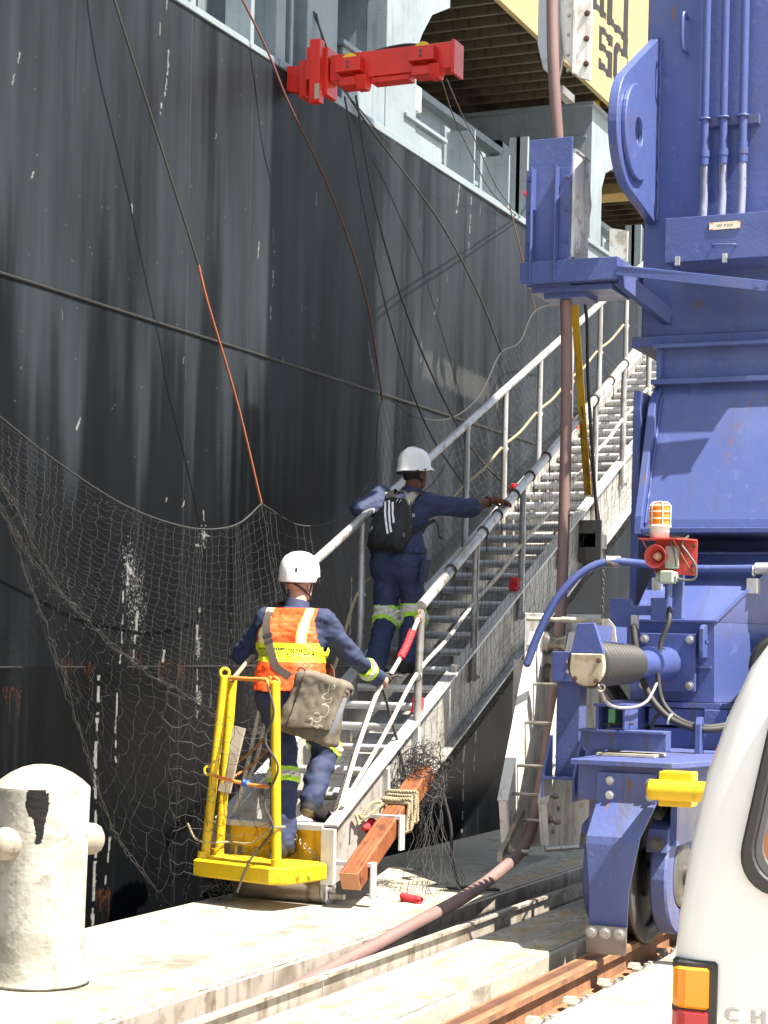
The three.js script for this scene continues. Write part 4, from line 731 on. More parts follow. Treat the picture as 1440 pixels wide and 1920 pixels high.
  for (const [u, h] of [[10.95, 0.62], [10.95, 0.45], [11.0, 0.36], [11.1, 0.5], [11.2, 0.7], [11.3, 0.9]]) part(lg, 'bolt', [bolt(W(u, -3.659, h), RIGHT, 0.013, 0.016)], M.galv);
  part(lg, 'roller', [lathe([[0, -0.085], [0.075, -0.085], [0.06, -0.05], [0.04, 0], [0.06, 0.05], [0.075, 0.085], [0, 0.085]], W(11.36, -3.77, 1.53), RIGHT, 24)], M.steel);
  part(lg, 'roller', [lathe([[0, -0.085], [0.075, -0.085], [0.04, 0], [0.075, 0.085], [0, 0.085]], W(11.4, -3.77, 1.33), RIGHT, 24)], M.steel);
  part(lg, 'top_plate', [box(11.3, 11.34, -3.98, -3.86, 1.38, 1.72, 0.004)], M.white);
  part(lg, 'top_plate', [box(11.55, 11.6, -3.86, -3.55, 1.45, 1.72, 0.004)], M.white);
  part(lg, 'top_tube', [rod(W(11.2, -3.93, 1.68), W(11.2, -3.50, 1.675), 0.014), rod(W(11.2, -3.70, 1.68), W(11.2, -3.4, 1.67), 0.018)], M.endPlate);
  part(lg, 'side_sheet', [box(11.3, 11.32, -4.05, -3.95, 1.0, 1.42)], M.galv);
  part(lg, 'exit_mouth', [bar(W(10.82, -3.80, 0.50), W(10.62, -3.86, 0.24), 0.03, 0.03), box(10.6, 10.66, -3.88, -3.84, 0.2, 0.26, 0.004), rod(W(10.68, -3.84, 0.26), W(10.68, -3.70, 0.26), 0.02)], M.steel);

  // upper cable holder (blue front, white cheeks)
  const ho = sub(crane, 'upper_cable_holder', 'blue cable holder bracket left of the crane leg');
  part(ho, 'front_plate', [box(11.18, 11.2, -3.975, -3.69, 3.78, 4.715, 0.004)], M.blue);
  for (const [v, s] of [[-3.935, -1], [-3.775, 1]]) part(ho, 'angle_bar', [box(11.10, 11.18, v, v + 0.012, 3.8, 4.52, 0.003), box(11.165, 11.178, s < 0 ? v - 0.05 : v + 0.012, s < 0 ? v : v + 0.085, 3.8, 4.52, 0.003)], M.blue);
  for (const v of [-3.96, -3.715]) for (const h of [4.46, 4.26, 4.06]) part(ho, 'bolt', [bolt(W(11.165, v, h), FRONT, 0.013, 0.018)], M.blueDirty);
  part(ho, 'white_cheek', [splate([[11.2, 3.96], [11.5, 3.96], [11.5, 4.2], [11.56, 4.36], [11.46, 4.62], [11.2, 4.62]], -3.69, -3.675), splate([[11.2, 3.96], [11.5, 3.96], [11.5, 4.62], [11.2, 4.62]], -3.985, -3.975)], M.white);
  part(ho, 'cheek_edge', [rod(W(11.2, -3.68, 4.63), W(11.48, -3.68, 4.63), 0.014)], M.galv);
  for (const [u, h] of [[11.28, 4.0], [11.3, 4.2], [11.25, 4.35], [11.42, 4.52]]) part(ho, 'bolt', [bolt(W(u, -3.675, h), RIGHT, 0.011, 0.014)], M.galv);
  part(ho, 'bottom_channel', [box(11.12, 11.75, -4.0, -3.36, 3.79, 3.93, 0.005), box(11.2, 11.6, -3.95, -3.42, 3.745, 3.785, 0.004), box(11.25, 11.5, -3.88, -3.6, 3.715, 3.745)], M.blue);
  part(ho, 'arm', [bar(W(11.15, -3.36, 3.865), W(11.22, -2.3, 3.70), 0.1, 0.02, V3(0, 1, 0.3)), bar(W(11.11, -3.36, 3.84), W(11.17, -2.3, 3.675), 0.012, 0.06), bar(W(11.2, -3.38, 3.82), W(11.6, -3.16, 3.62), 0.05, 0.1)], M.blue);
  for (const v of [-2.5, -2.42]) part(ho, 'bolt', [bolt(W(11.16, v, 3.70), FRONT, 0.014, 0.02)], M.blueDirty);
  // upper trumpet guide
  const ug = sub(crane, 'upper_cable_trumpet', 'white and grey cable trumpet at the top of the hanging cable');
  part(ug, 'side_plate', [fplate([[-3.83, 5.5], [-3.80, 5.26], [-3.70, 5.12], [-3.62, 5.09], [-3.62, 7.4], [-3.83, 7.4]], 11.30, 11.325, null, 0.004)], M.white);
  part(ug, 'fold', [box(11.27, 11.30, -3.735, -3.715, 5.14, 7.4, 0.004)], M.white);
  part(ug, 'grey_plate', [fplate([[-4.0, 5.38], [-3.96, 5.22], [-3.86, 5.12], [-3.82, 5.3], [-3.83, 7.4], [-4.0, 7.4]], 11.36, 11.40, null, 0.004), box(11.36, 11.6, -3.88, -3.82, 5.05, 5.1)], M.galv);
  for (const h of [5.2, 5.36, 5.52]) part(ug, 'bolt', [bolt(W(11.30, -3.65, h), FRONT, 0.013, 0.016)], M.rustDark);
  for (const h of [5.17, 5.27, 5.4, 5.52]) part(ug, 'bolt', [bolt(W(11.30, -3.77, h), FRONT, 0.008, 0.01)], M.galv);
  part(ug, 'hanger_beam', [box(11.42, 11.6, -3.98, -3.34, 6.9, 7.2, 0.01)], M.blue);
}
// the crane's supply cable: hangs from the trumpet, through the holder and the guide, then lies into the trench
tag(obj('power_cable', tube(WP([[11.2, -3.87, 7.4], [11.2, -3.86, 6.0], [11.2, -3.835, 5.2], [11.25, -3.80, 4.6], [11.36, -3.775, 3.8], [11.41, -3.77, 3.2], [11.42, -3.77, 2.4], [11.4, -3.77, 1.8], [11.36, -3.77, 1.5], [11.2, -3.77, 0.95], [11.02, -3.77, 0.55], [10.8, -3.77, 0.30], [10.3, -3.765, 0.17], [9.7, -3.76, 0.09], [8.94, -3.755, 0.03], [8.2, -3.75, -0.03], [7.4, -3.745, -0.09], [6.4, -3.74, -0.155], [4, -3.74, -0.16], [-4, -3.74, -0.16]]), 0.037, 260, 14), M.cable), 'thick mauve power cable hanging beside the crane and lying into the trench', 'cable');

// ---------------------------------------------------------------- gangway
const sTop = u => 0.47 + 0.472 * (u - 9.76);               // top edge of the stringers
const sBot = u => 0.80 + 0.460 * (u - 11.40);
const railR = u => 1.76 + 0.497 * (u - 10.95), railL = u => 1.98 + 0.452 * (u - 10.78);
const VR = -4.58, VL = -5.25, GEND = 21.5;
const gang = thing('gangway', 'aluminium gangway with handrails climbing from the quay to the ship', 'gangway', [9.7, -4.92, 0]);
{
  for (const [v, s] of [[VR, 1], [VL, -1]]) {              // C-shaped side beams with a squared foot
    const pr = [[9.72, 0.10], [9.66, 0.16], [9.64, 0.42], [9.75, 0.465], [GEND, sTop(GEND)], [GEND, sBot(GEND)], [10.0, sBot(10.0)]];
    const st = part(gang, 'side_beam', [splate(pr, v - 0.012, v + 0.012)], M.aluDull);
    part(st, 'top_flange', [bar(W(9.68, v + s * 0.02, 0.452), W(GEND, v + s * 0.02, sTop(GEND)), 0.085, 0.016, V3(0, 0.9, 0.42))], M.aluClean);
    part(st, 'bottom_flange', [bar(W(9.98, v + s * 0.03, sBot(9.98) + 0.005), W(GEND, v + s * 0.03, sBot(GEND) + 0.005), 0.08, 0.014, V3(0, 0.9, 0.42))], M.alu);
    part(st, 'end_flange', [box(9.62, 9.66, v - 0.012 + (s > 0 ? 0 : -0.06), v + 0.012 + (s > 0 ? 0.06 : 0), 0.12, 0.44, 0.004)], M.aluClean);
    if (s > 0) { part(st, 'stiffener', [box(10.86, 10.92, v + 0.012, v + 0.06, sBot(10.9) + 0.02, sTop(10.88) - 0.02)], M.alu); part(st, 'stiffener', [splate([[10.42, 0.5], [10.46, 0.5], [10.46, 0.76], [10.42, 0.74]], v + 0.012, v + 0.05)], M.alu); }
  }
  // treads
  const treadAt = [10.14, 10.42, 10.7, 10.96, 11.23, 11.47, 11.73, 11.99, 12.24, 12.49, 12.73, 12.97, 13.21, 13.44, 13.68, 13.9, 14.13, 14.36, 14.57, 14.78, 15, 15.21, 15.42, 15.63, 15.83, 16.04, 16.24, 16.43, 16.63, 16.83, 17.03]; while (treadAt[treadAt.length - 1] < 21) treadAt.push(treadAt[treadAt.length - 1] + 0.2);
  for (const u of treadAt) {
    const h = sTop(u) - 0.055; if (u > GEND - 0.1) break;
    const t = part(gang, 'tread', [box(u, u + 0.15, VL + 0.02, VR - 0.02, h - 0.04, h, 0.004)], M.alu);
    part(t, 'nosing', [rod(W(u, VL + 0.03, h - 0.008), W(u, VR - 0.03, h - 0.008), 0.021, 0.021, 10)], M.aluClean);
  }
  part(gang, 'under_web', [bar(W(10.3, -4.92, sBot(10.3) + 0.10), W(GEND, -4.92, sBot(GEND) + 0.10), 0.5, 0.012, V3(0, 0.9, 0.42))], M.alu);
  part(gang, 'foot_panel', [box(9.72, 9.735, VL + 0.02, VR - 0.02, 0.20, 0.42, 0.003)], M.yellowOld);
  part(gang, 'foot_sill', [box(9.66, 9.80, VL + 0.02, VR - 0.02, 0.42, 0.455, 0.005)], M.aluClean);
  part(gang, 'foot_gusset', [splate([[9.6, 0.2], [9.72, 0.2], [9.72, 0.42], [9.68, 0.42]], -4.92, -4.9)], M.galv);
  for (let k = 0; k < 2; k++) for (let i = 0; i < 8; i++) {
    const q = W(9.66, -4.80 + (k ? -0.005 : 0.05) * i * 0.6 - (k ? 0.07 : 0), 0.40 - i * 0.024 - (k ? 0.03 : 0));
    part(gang, 'chain_link', [new THREE.TorusGeometry(0.0115, 0.0032, 5, 10).scale(0.7, 1.3, 1).rotateY(i % 2 ? 0.2 : 1.4).translate(q.x, q.y, q.z)], M.galv);
  }
  // roller
  const ro = sub(gang, 'foot_roller');
  part(ro, 'drum', [rod(W(9.72, -5.14, 0.085), W(9.72, -4.60, 0.085), 0.085, 0.085, 28)], M.rollerSteel);
  for (const v of [-4.585, -5.155]) part(ro, 'bracket', [splate([...arcPts(9.72, 0.085, 0.09, Math.PI, 2 * Math.PI, 12), [9.8, 0.3], [9.66, 0.3]], v - 0.008, v + 0.008), rod(W(9.72, v - 0.03, 0.085), W(9.72, v + 0.03, 0.085), 0.025)], M.galv);
  // stanchions and handrails
  const posts = (v, list, rail, lbl) => { for (const u of list) {
    const top = rail(u) - 0.02, b = v === VR ? sTop(u) - 0.20 : sTop(u) - 0.12, lean = v === VR && u < 11 ? 0.05 : 0;
    const s = part(gang, 'stanchion', [rod(W(u, v + (v === VR ? 0.035 : -0.03), b), W(u + lean, v + (v === VR ? 0.035 : -0.03), top), 0.026, 0.024, 14)], M.galv);
    const vv = v + (v === VR ? 0.035 : -0.03);
    part(s, 'socket', [rod(W(u, vv, b - 0.01), W(u, vv, b + 0.05), 0.034, 0.032, 14), box(u - 0.05, u + 0.05, Math.min(v, vv), Math.max(v, vv), b - 0.02, b + 0.0), bolt(W(u, vv + 0.03 * Math.sign(vv - v), b + 0.02), V3(Math.sign(vv - v), 0, 0), 0.012, 0.02)], M.galv);
    part(s, 'top_fork', [rod(W(u + lean, vv, top - 0.005), W(u + lean, vv, top + 0.02), 0.016), ring(W(u + 0.01, vv, (top + b) / 2 + 0.05), V3(0, 0.3, 1), 0.026, 0.005)], M.galv);
  } };
  const ur = [10.88, 11.88, 12.81, 13.7, 14.52, 15.3, 16.05, 16.9, 17.8, 18.7, 19.6, 20.5], ul = [11.62, 12.63, 13.55, 14.4, 15.25, 16.1, 16.95, 17.8, 18.7, 19.6, 20.5];
  posts(VR, ur, railR); posts(VL, ul, railL);
  const vr = VR + 0.035, vl = VL - 0.03;
  const hr = part(gang, 'handrail', [rod(W(10.93, vr, railR(10.93)), W(GEND, vr, railR(GEND)), 0.033, 0.033, 16)], M.galv);
  for (const u of [11.42, 12.0, 12.28, 12.62, 12.95, 13.3, 13.72, 14.1, 14.48, 14.9, 15.3, 15.75, 16.2]) { const c = W(u, vr, railR(u)); part(hr, 'lashing', [ring(c, V3(0, 0.45, -0.9), 0.036, 0.007), ring(c.clone().add(V3(0, 0.008, -0.016)), V3(0.2, 0.45, -0.9), 0.037, 0.006), strand([c.clone().add(V3(0.03, -0.03, 0)), c.clone().add(V3(0.035, -0.09, 0.01)), c.clone().add(V3(0.03, -0.13, -0.01))], 0.004, 4)], M.ropeDark); }
  part(gang, 'handrail', [rod(W(10.62, vl, railL(10.62)), W(GEND, vl, railL(GEND)), 0.031, 0.031, 16)], M.galv);
  // red clamps on the beams
  for (const [u, v] of [[11.0, VR], [12.78, VR], [15.95, VR], [14.6, VL], [16.15, VL]]) { const b = v === VR ? sTop(u) + 0.01 : sTop(u); part(gang, 'red_clamp', [box(u - 0.03, u + 0.03, v - 0.035, v + 0.03, b, b + 0.1, 0.008), rod(W(u - 0.03, v, b + 0.08), W(u - 0.06, v, b + 0.08), 0.014), box(u - 0.06, u - 0.03, v - 0.03, v + 0.02, b + 0.01, b + 0.03)], M.redClamp); }
  for (const [u, h] of [[11.55, 1.22]]) part(gang, 'lug', [box(u - 0.04, u + 0.06, VR + 0.012, VR + 0.05, sTop(u), sTop(u) + 0.06, 0.005), rod(W(u, VR + 0.03, sTop(u)), W(u, VR + 0.03, sTop(u) + 0.12), 0.014)], M.galv);
  // bracket on the far side beam where the sling is shackled
  part(gang, 'sling_bracket', [box(14.2, 14.5, VR + 0.012, VR + 0.16, 2.30, 2.42, 0.006), box(14.22, 14.48, VR + 0.012, VR + 0.14, 2.18, 2.30, 0.006), box(14.2, 14.23, VR + 0.012, VR + 0.2, 2.2, 2.52)], M.steelDark);
  // holders for the timber on the right side
  for (const [u, h] of [[9.72, 0.03], [10.12, 0.27]]) { const th = part(gang, 'timber_holder', [fplate([[VR + 0.01, h + 0.225], [VR + 0.285, h + 0.225], [VR + 0.285, h + 0.02], [VR + 0.27, h + 0.02], [VR + 0.27, h + 0.20], [VR + 0.01, h + 0.20]], u - 0.035, u + 0.035, null, 0.003)], M.alu); part(th, 'lower_lug', [box(u - 0.02, u + 0.02, VR + 0.01, VR + 0.10, h - 0.0, h + 0.03, 0.004)], M.alu); }
}
// side ropes threaded through the stanchion eyes
const sag = (pts, d) => { const out = []; for (let i = 0; i < pts.length - 1; i++) { out.push(pts[i]); const m = pts[i].clone().lerp(pts[i + 1], 0.5); m.y -= d; out.push(m); } out.push(pts[pts.length - 1]); return out; };
{
  const e = (u, v) => W(u, v + 0.03, (railR(u) + sTop(u) - 0.2) / 2 + 0.05);
  tag(obj('guide_rope', laid(sag([W(9.83, VR + 0.02, 0.55), e(10.9, VR), e(11.89, VR), e(12.82, VR), e(13.71, VR), e(14.53, VR), e(15.31, VR), e(16.06, VR), e(16.9, VR), e(17.8, VR)], 0.02), 0.014, 0.045), M.ropeWhite), 'pale rope threaded through the near stanchions of the gangway', 'rope');
  const f = u => W(u, VL - 0.05, (railL(u) + sTop(u)) / 2);
  tag(obj('guide_rope', laid(sag([W(10.95, VL - 0.03, 1.0), f(11.62), f(12.63), f(13.55), f(14.4), f(15.25), f(16.1), f(16.95), f(17.8)], 0.025), 0.012, 0.045), M.ropeTan), 'tan rope threaded through the stanchions on the ship side of the gangway', 'rope');
  // rope with the red whipping at the lower end of the near handrail
  const tail = [W(10.93, -4.55, 1.70), W(10.75, -4.56, 1.50), W(10.55, -4.58, 1.32), W(10.44, -4.60, 1.24), W(10.2, -4.61, 0.95), W(9.85, -4.59, 0.52)];
  const rt = thing('tail_rope', 'pale rope with red whipping tied to the lower end of the near handrail', 'rope', [9.85, -4.59, 0.5]);
  part(rt, 'rope', laid(tail, 0.015, 0.05), M.ropeWhite);
  part(rt, 'red_whipping', laid([W(10.82, -4.557, 1.585), W(10.72, -4.561, 1.475), W(10.66, -4.566, 1.42)], 0.026, 0.05), M.ropeRed);
  part(rt, 'hook', [ring(W(10.93, -4.55, 1.70), V3(1, 0, 0.3), 0.025, 0.007), ring(W(10.90, -4.552, 1.66), V3(0.2, 0, 1), 0.022, 0.007)], M.rust);
  part(rt, 'knot', [ring(W(10.5, -4.59, 1.29), V3(0.2, 0.6, -0.7), 0.028, 0.011), ring(W(10.52, -4.59, 1.30), V3(-0.4, 0.6, -0.6), 0.03, 0.009), strand([W(10.5, -4.58, 1.29), W(10.52, -4.53, 1.31), W(10.55, -4.5, 1.30)], 0.008, 5)], M.ropeDark);
  tag(obj('tail_rope', laid([W(10.46, -4.615, 1.22), W(10.25, -4.63, 0.95), W(10.0, -4.62, 0.70), W(9.80, -4.60, 0.50)], 0.014, 0.06, 2), M.ropeDark), 'dark rope hanging from the hand of the man in the vest to the gangway foot', 'rope');
  tag(obj('tail_rope', laid([W(10.46, -4.59, 1.22), W(10.56, -4.58, 1.05), W(10.66, -4.56, 0.85), W(10.72, -4.54, 0.66)], 0.011, 0.05, 2), M.ropeDark), 'dark rope hanging from the same hand to the tangled net', 'rope');
}
// timber lashed beside the gangway foot
{
  const t = thing('timber_beam', 'orange painted timber lashed along the gangway foot', 'timber', [9.55, -4.38, 0.05]);
  const a = W(9.585, -4.385, 0.158), b = W(10.66, -4.385, 0.71);
  part(t, 'beam', [bar(a, b, 0.122, 0.115, UP, 0.014)], M.timber);
  part(t, 'end_grain', [bar(a.clone().add(V3(0, -0.002, 0.004)), a.clone().add(V3(0, 0, 0)), 0.116, 0.108)], M.woodEnd);
  const lash = []; for (let i = 0; i < 6; i++) { const u = 10.20 + i * 0.022, h = 0.115 + (u - 9.5) * 0.513, P = []; for (let k = 0; k <= 16; k++) { const g = k / 16 * Math.PI * 2, sx = Math.sign(Math.cos(g)) * Math.min(1, Math.abs(Math.cos(g)) * 1.4), sy = Math.sign(Math.sin(g)) * Math.min(1, Math.abs(Math.sin(g)) * 1.4); P.push(W(u + 0.02 * Math.sin(g + i * 1.7) + rr(-0.006, 0.006), -4.385 + sx * (0.083 + i % 3 * 0.004), h + sy * (0.084 + i % 2 * 0.006))); } lash.push(...laid(P, 0.012, 0.05, 3, 4)); }
  lash.push(...laid([W(10.2, -4.46, 0.55), W(10.05, -4.52, 0.47), W(9.97, -4.53, 0.5), W(9.95, -4.5, 0.44)], 0.012, 0.05, 3, 4), ...laid([W(10.24, -4.47, 0.56), W(10.1, -4.5, 0.55), W(10.02, -4.53, 0.45)], 0.012, 0.05, 3, 4));
  part(t, 'lashing_rope', lash, M.ropeTan);
  part(t, 'red_whipping', laid([W(10.08, -4.52, 0.40), W(10.14, -4.50, 0.45)], 0.028, 0.05), M.ropeRed);
}
// yellow landing platform
{
  const t = thing('landing_platform', 'yellow steel landing platform with tall posts at the gangway foot', 'platform', [9.5, -5.0, 0.1]);
  part(t, 'deck', [tplate([[9.36, -5.27], [9.23, -4.72], [9.27, -4.62], [9.60, -4.54], [9.66, -5.27]], 0.15, 0.25, null, 0.012)], M.yellow);
  part(t, 'chequer_plate', [tplate([[9.40, -5.23], [9.29, -4.72], [9.33, -4.66], [9.58, -4.58], [9.62, -5.23]], 0.248, 0.257)], M.yellowOld);
  const post = (a, b, r, lab) => { const p = part(t, 'post', [rod(W(...a), W(...b), r, r, 18), lathe([[0, 0.012], [r * 0.7, 0.01], [r, 0]], W(...b), W(...b).sub(W(...a)), 18)], M.yellow); part(p, 'socket', [rod(W(a[0], a[1], 0.152), W(a[0], a[1], 0.29), r * 1.35, r * 1.3, 18)], M.yellow); return p; };
  post([9.41, -5.235, 0.16], [9.50, -5.17, 1.29], 0.027);
  post([9.58, -5.235, 0.16], [9.63, -5.19, 1.28], 0.029);
  const p3 = post([9.29, -4.70, 0.16], [9.33, -4.755, 1.27], 0.027);
  part(t, 'eyelet', [ring(W(9.50, -5.17, 1.315), V3(0.8, 0, 1), 0.026, 0.009)], M.yellow);
  part(t, 'eyelet', [ring(W(9.45, -5.235, 0.75), V3(0.4, 0.1, 1), 0.025, 0.008)], M.yellow);
  part(t, 'ladder_slat', [bar(W(9.62, -5.13, 1.0), W(9.58, -5.20, 0.62), 0.075, 0.02, V3(0, 0, 1))], M.driftwood);
  part(t, 'hinge_bolt', [bolt(W(9.35, -4.60, 0.20), V3(1, 0, 0.25), 0.014, 0.02), bolt(W(9.45, -4.575, 0.20), V3(0.5, 0, 1), 0.014, 0.02)], M.yellowOld);
  const rp = (name, lab, m, pts, r = 0.011, pitch = 0.05) => tag(obj(name, laid(WP(pts), r, pitch), m), lab, 'rope');
  rp('orange_rope', 'orange rope between the tops of the yellow posts', M.ropeOrange, [[9.5, -5.14, 1.29], [9.45, -5.0, 1.285], [9.36, -4.83, 1.285], [9.33, -4.755, 1.27]], 0.013);
  const kn = []; for (let i = 0; i < 7; i++) kn.push(ring(W(9.34 + rr(-0.02, 0.02), -4.80 + rr(-0.03, 0.04), 1.265 + rr(-0.015, 0.02)), V3(rr(-1, 1), rr(-1, 1), rr(-1, 1)), rr(0.02, 0.032), 0.009));
  tag(obj('rope_knot', kn, M.ropeOrange), 'orange knot on top of the single yellow post', 'knot');
  rp('orange_rope', 'thin orange rope at half height of the yellow posts', M.ropeOrange, [[9.44, -5.22, 0.73], [9.42, -5.05, 0.70], [9.38, -4.88, 0.685], [9.32, -4.77, 0.69]], 0.011);
  tag(obj('rope_knot', [ring(W(9.41, -4.98, 0.692), V3(1, 0.2, 0), 0.012, 0.012), ring(W(9.41, -4.96, 0.69), V3(1, -0.3, 0.2), 0.012, 0.011)], M.ropeBlue), 'blue whipping on the half height orange rope', 'knot');
  rp('tan_rope', 'tan rope from the far yellow post up to the vest man\'s left hand', M.ropeTan, [[9.55, -5.15, 1.27], [9.8, -5.2, 1.36], [10.1, -5.28, 1.44], [10.35, -5.36, 1.50]], 0.014);
  rp('hanging_rope', 'white rope slanting behind the yellow posts, nearest the man', M.ropeWhite, [[9.85, -5.12, 1.10], [9.82, -5.16, 0.85], [9.78, -5.2, 0.6], [9.75, -5.23, 0.48]], 0.013);
  rp('hanging_rope', 'white rope slanting behind the yellow posts down to the gangway beam', M.ropeWhite, [[10.0, -5.16, 1.05], [9.92, -5.17, 0.8], [9.84, -5.2, 0.64], [9.76, -5.24, 0.46]], 0.012);
  rp('hanging_rope', 'thin brown rope slanting between the yellow posts, upper of two', M.ropeBrown, [[9.9, -5.05, 1.0], [9.8, -5.12, 0.87], [9.66, -5.2, 0.76]], 0.008);
  rp('hanging_rope', 'thin brown rope slanting between the yellow posts, lower of two', M.ropeBrown, [[9.9, -5.03, 0.93], [9.8, -5.1, 0.80], [9.66, -5.19, 0.70]], 0.008);
  rp('post_lashing', 'grey cord wound round the foot of the yellow posts', M.ropeTan, [[9.35, -5.31, 0.45], [9.38, -5.27, 0.36], [9.42, -5.2, 0.34], [9.6, -5.17, 0.33], [9.45, -4.95, 0.35], [9.32, -4.78, 0.44], [9.26, -4.70, 0.47], [9.32, -4.67, 0.47]], 0.007);
  rp('post_lashing', 'dark cord running down the single yellow post', M.ropeDark, [[9.3, -4.79, 1.26], [9.29, -4.74, 1.1], [9.29, -4.79, 0.95], [9.28, -4.70, 0.8], [9.28, -4.78, 0.6], [9.25, -4.71, 0.47], [9.27, -4.79, 0.36], [9.24, -4.85, 0.27], [9.2, -4.9, 0.1]], 0.007, 0.05);
}
// small things on the quay by the gangway
tag(obj('red_rope_end', laid(WP([[10.06, -4.26, 0.025], [10.02, -4.2, 0.024], [9.98, -4.12, 0.022]]), 0.028, 0.05), M.ropeRed), 'short red whipped rope end lying on the concrete', 'rope');
tag(obj('black_hose', tube(WP([[10.72, -4.3, 0.62], [10.74, -4.24, 0.4], [10.74, -4.22, 0.15], [10.72, -4.16, 0.03], [10.68, -4.08, 0.022], [10.62, -3.98, 0.024], [10.64, -3.9, 0.03]]), 0.011, 50, 8), M.rubber), 'thin black hose dropping from the tangled net onto the quay', 'hose');
tag(obj('black_hose', tube(WP([[10.62, -4.2, 0.02], [10.64, -4.1, 0.016], [10.66, -3.98, 0.018], [10.7, -3.9, 0.02]]), 0.009, 30, 6), M.rubber), 'short black hose lying beside the hose on the quay', 'hose');
// yellow sling and wire tackle that hold the gangway up
tag(obj('lifting_sling', [bar(W(13.72, -4.5, 4.32), W(14.22, -4.5, 2.72), 0.012, 0.058, V3(1, 0, 0))], M.sling), 'yellow webbing sling hanging beside the near handrail', 'sling');
tag(obj('sling_wire', tube(WP([[13.74, -4.44, 4.3], [13.82, -4.42, 4.1], [13.9, -4.42, 3.6], [14.1, -4.43, 3.0], [14.3, -4.44, 2.45]]), 0.014, 50, 8), M.rubber), 'black cable beside the yellow sling, upper loop at the holder', 'cable');
tag(obj('sling_wire', strand(WP([[14.0, -4.50, 3.4], [14.2, -4.46, 2.9], [14.38, -4.43, 2.42]]), 0.008, 6), M.wire), 'thin wire from the near handrail to the sling bracket', 'wire');
tag(obj('hanging_chain', Array.from({ length: 34 }, (_, i) => new THREE.TorusGeometry(0.016, 0.004, 5, 10).scale(0.7, 1.3, 1).rotateY(i % 2 ? 0 : 1.57).translate(...W(14.36, -4.40, 2.18 - i * 0.036).toArray())), M.steelDark), 'dark chain hanging under the sling bracket', 'chain');

// ---------------------------------------------------------------- wires, nets
const spline = (list) => { const c = curve(WP(list)); return t => c.getPoint(clamp(t)); };
function netSheet(f, ns, nt, r, wob, skip = 0) {                        // knotted mesh over a sheet f(s,t)
  const out = [], N = []; for (let i = 0; i <= ns; i++) { N.push([]); for (let j = 0; j <= nt; j++) { const s = clamp((i + rr(-0.22, 0.22)) / ns), t = clamp((j + rr(-0.22, 0.22)) / nt); const p = f(s, t); p.add(V3(rr(-1, 1), rr(-1, 1), rr(-1, 1)).multiplyScalar(wob)); N[i].push(p); } }
  const seg = (a, b) => { const m = a.clone().lerp(b, 0.5); m.y -= 0.12 * a.distanceTo(b); m.add(V3(rr(-1, 1), rr(-1, 1), rr(-1, 1)).multiplyScalar(wob * 0.8)); return m; };
  for (let i = 0; i <= ns; i++) { const p = []; for (let j = 0; j <= nt; j++) { p.push(N[i][j]); if (j < nt) p.push(seg(N[i][j], N[i][j + 1])); } out.push(strand(p, r, 3)); }
  for (let j = 0; j <= nt; j++) { const p = []; for (let i = 0; i <= ns; i++) { p.push(N[i][j]); if (i < ns) p.push(seg(N[i][j], N[i + 1][j])); } out.push(strand(p, r, 3)); }
  return out;
}
const bez = (a, b, c, t) => a.clone().multiplyScalar((1 - t) * (1 - t)).addScaledVector(b, 2 * t * (1 - t)).addScaledVector(c, t * t);
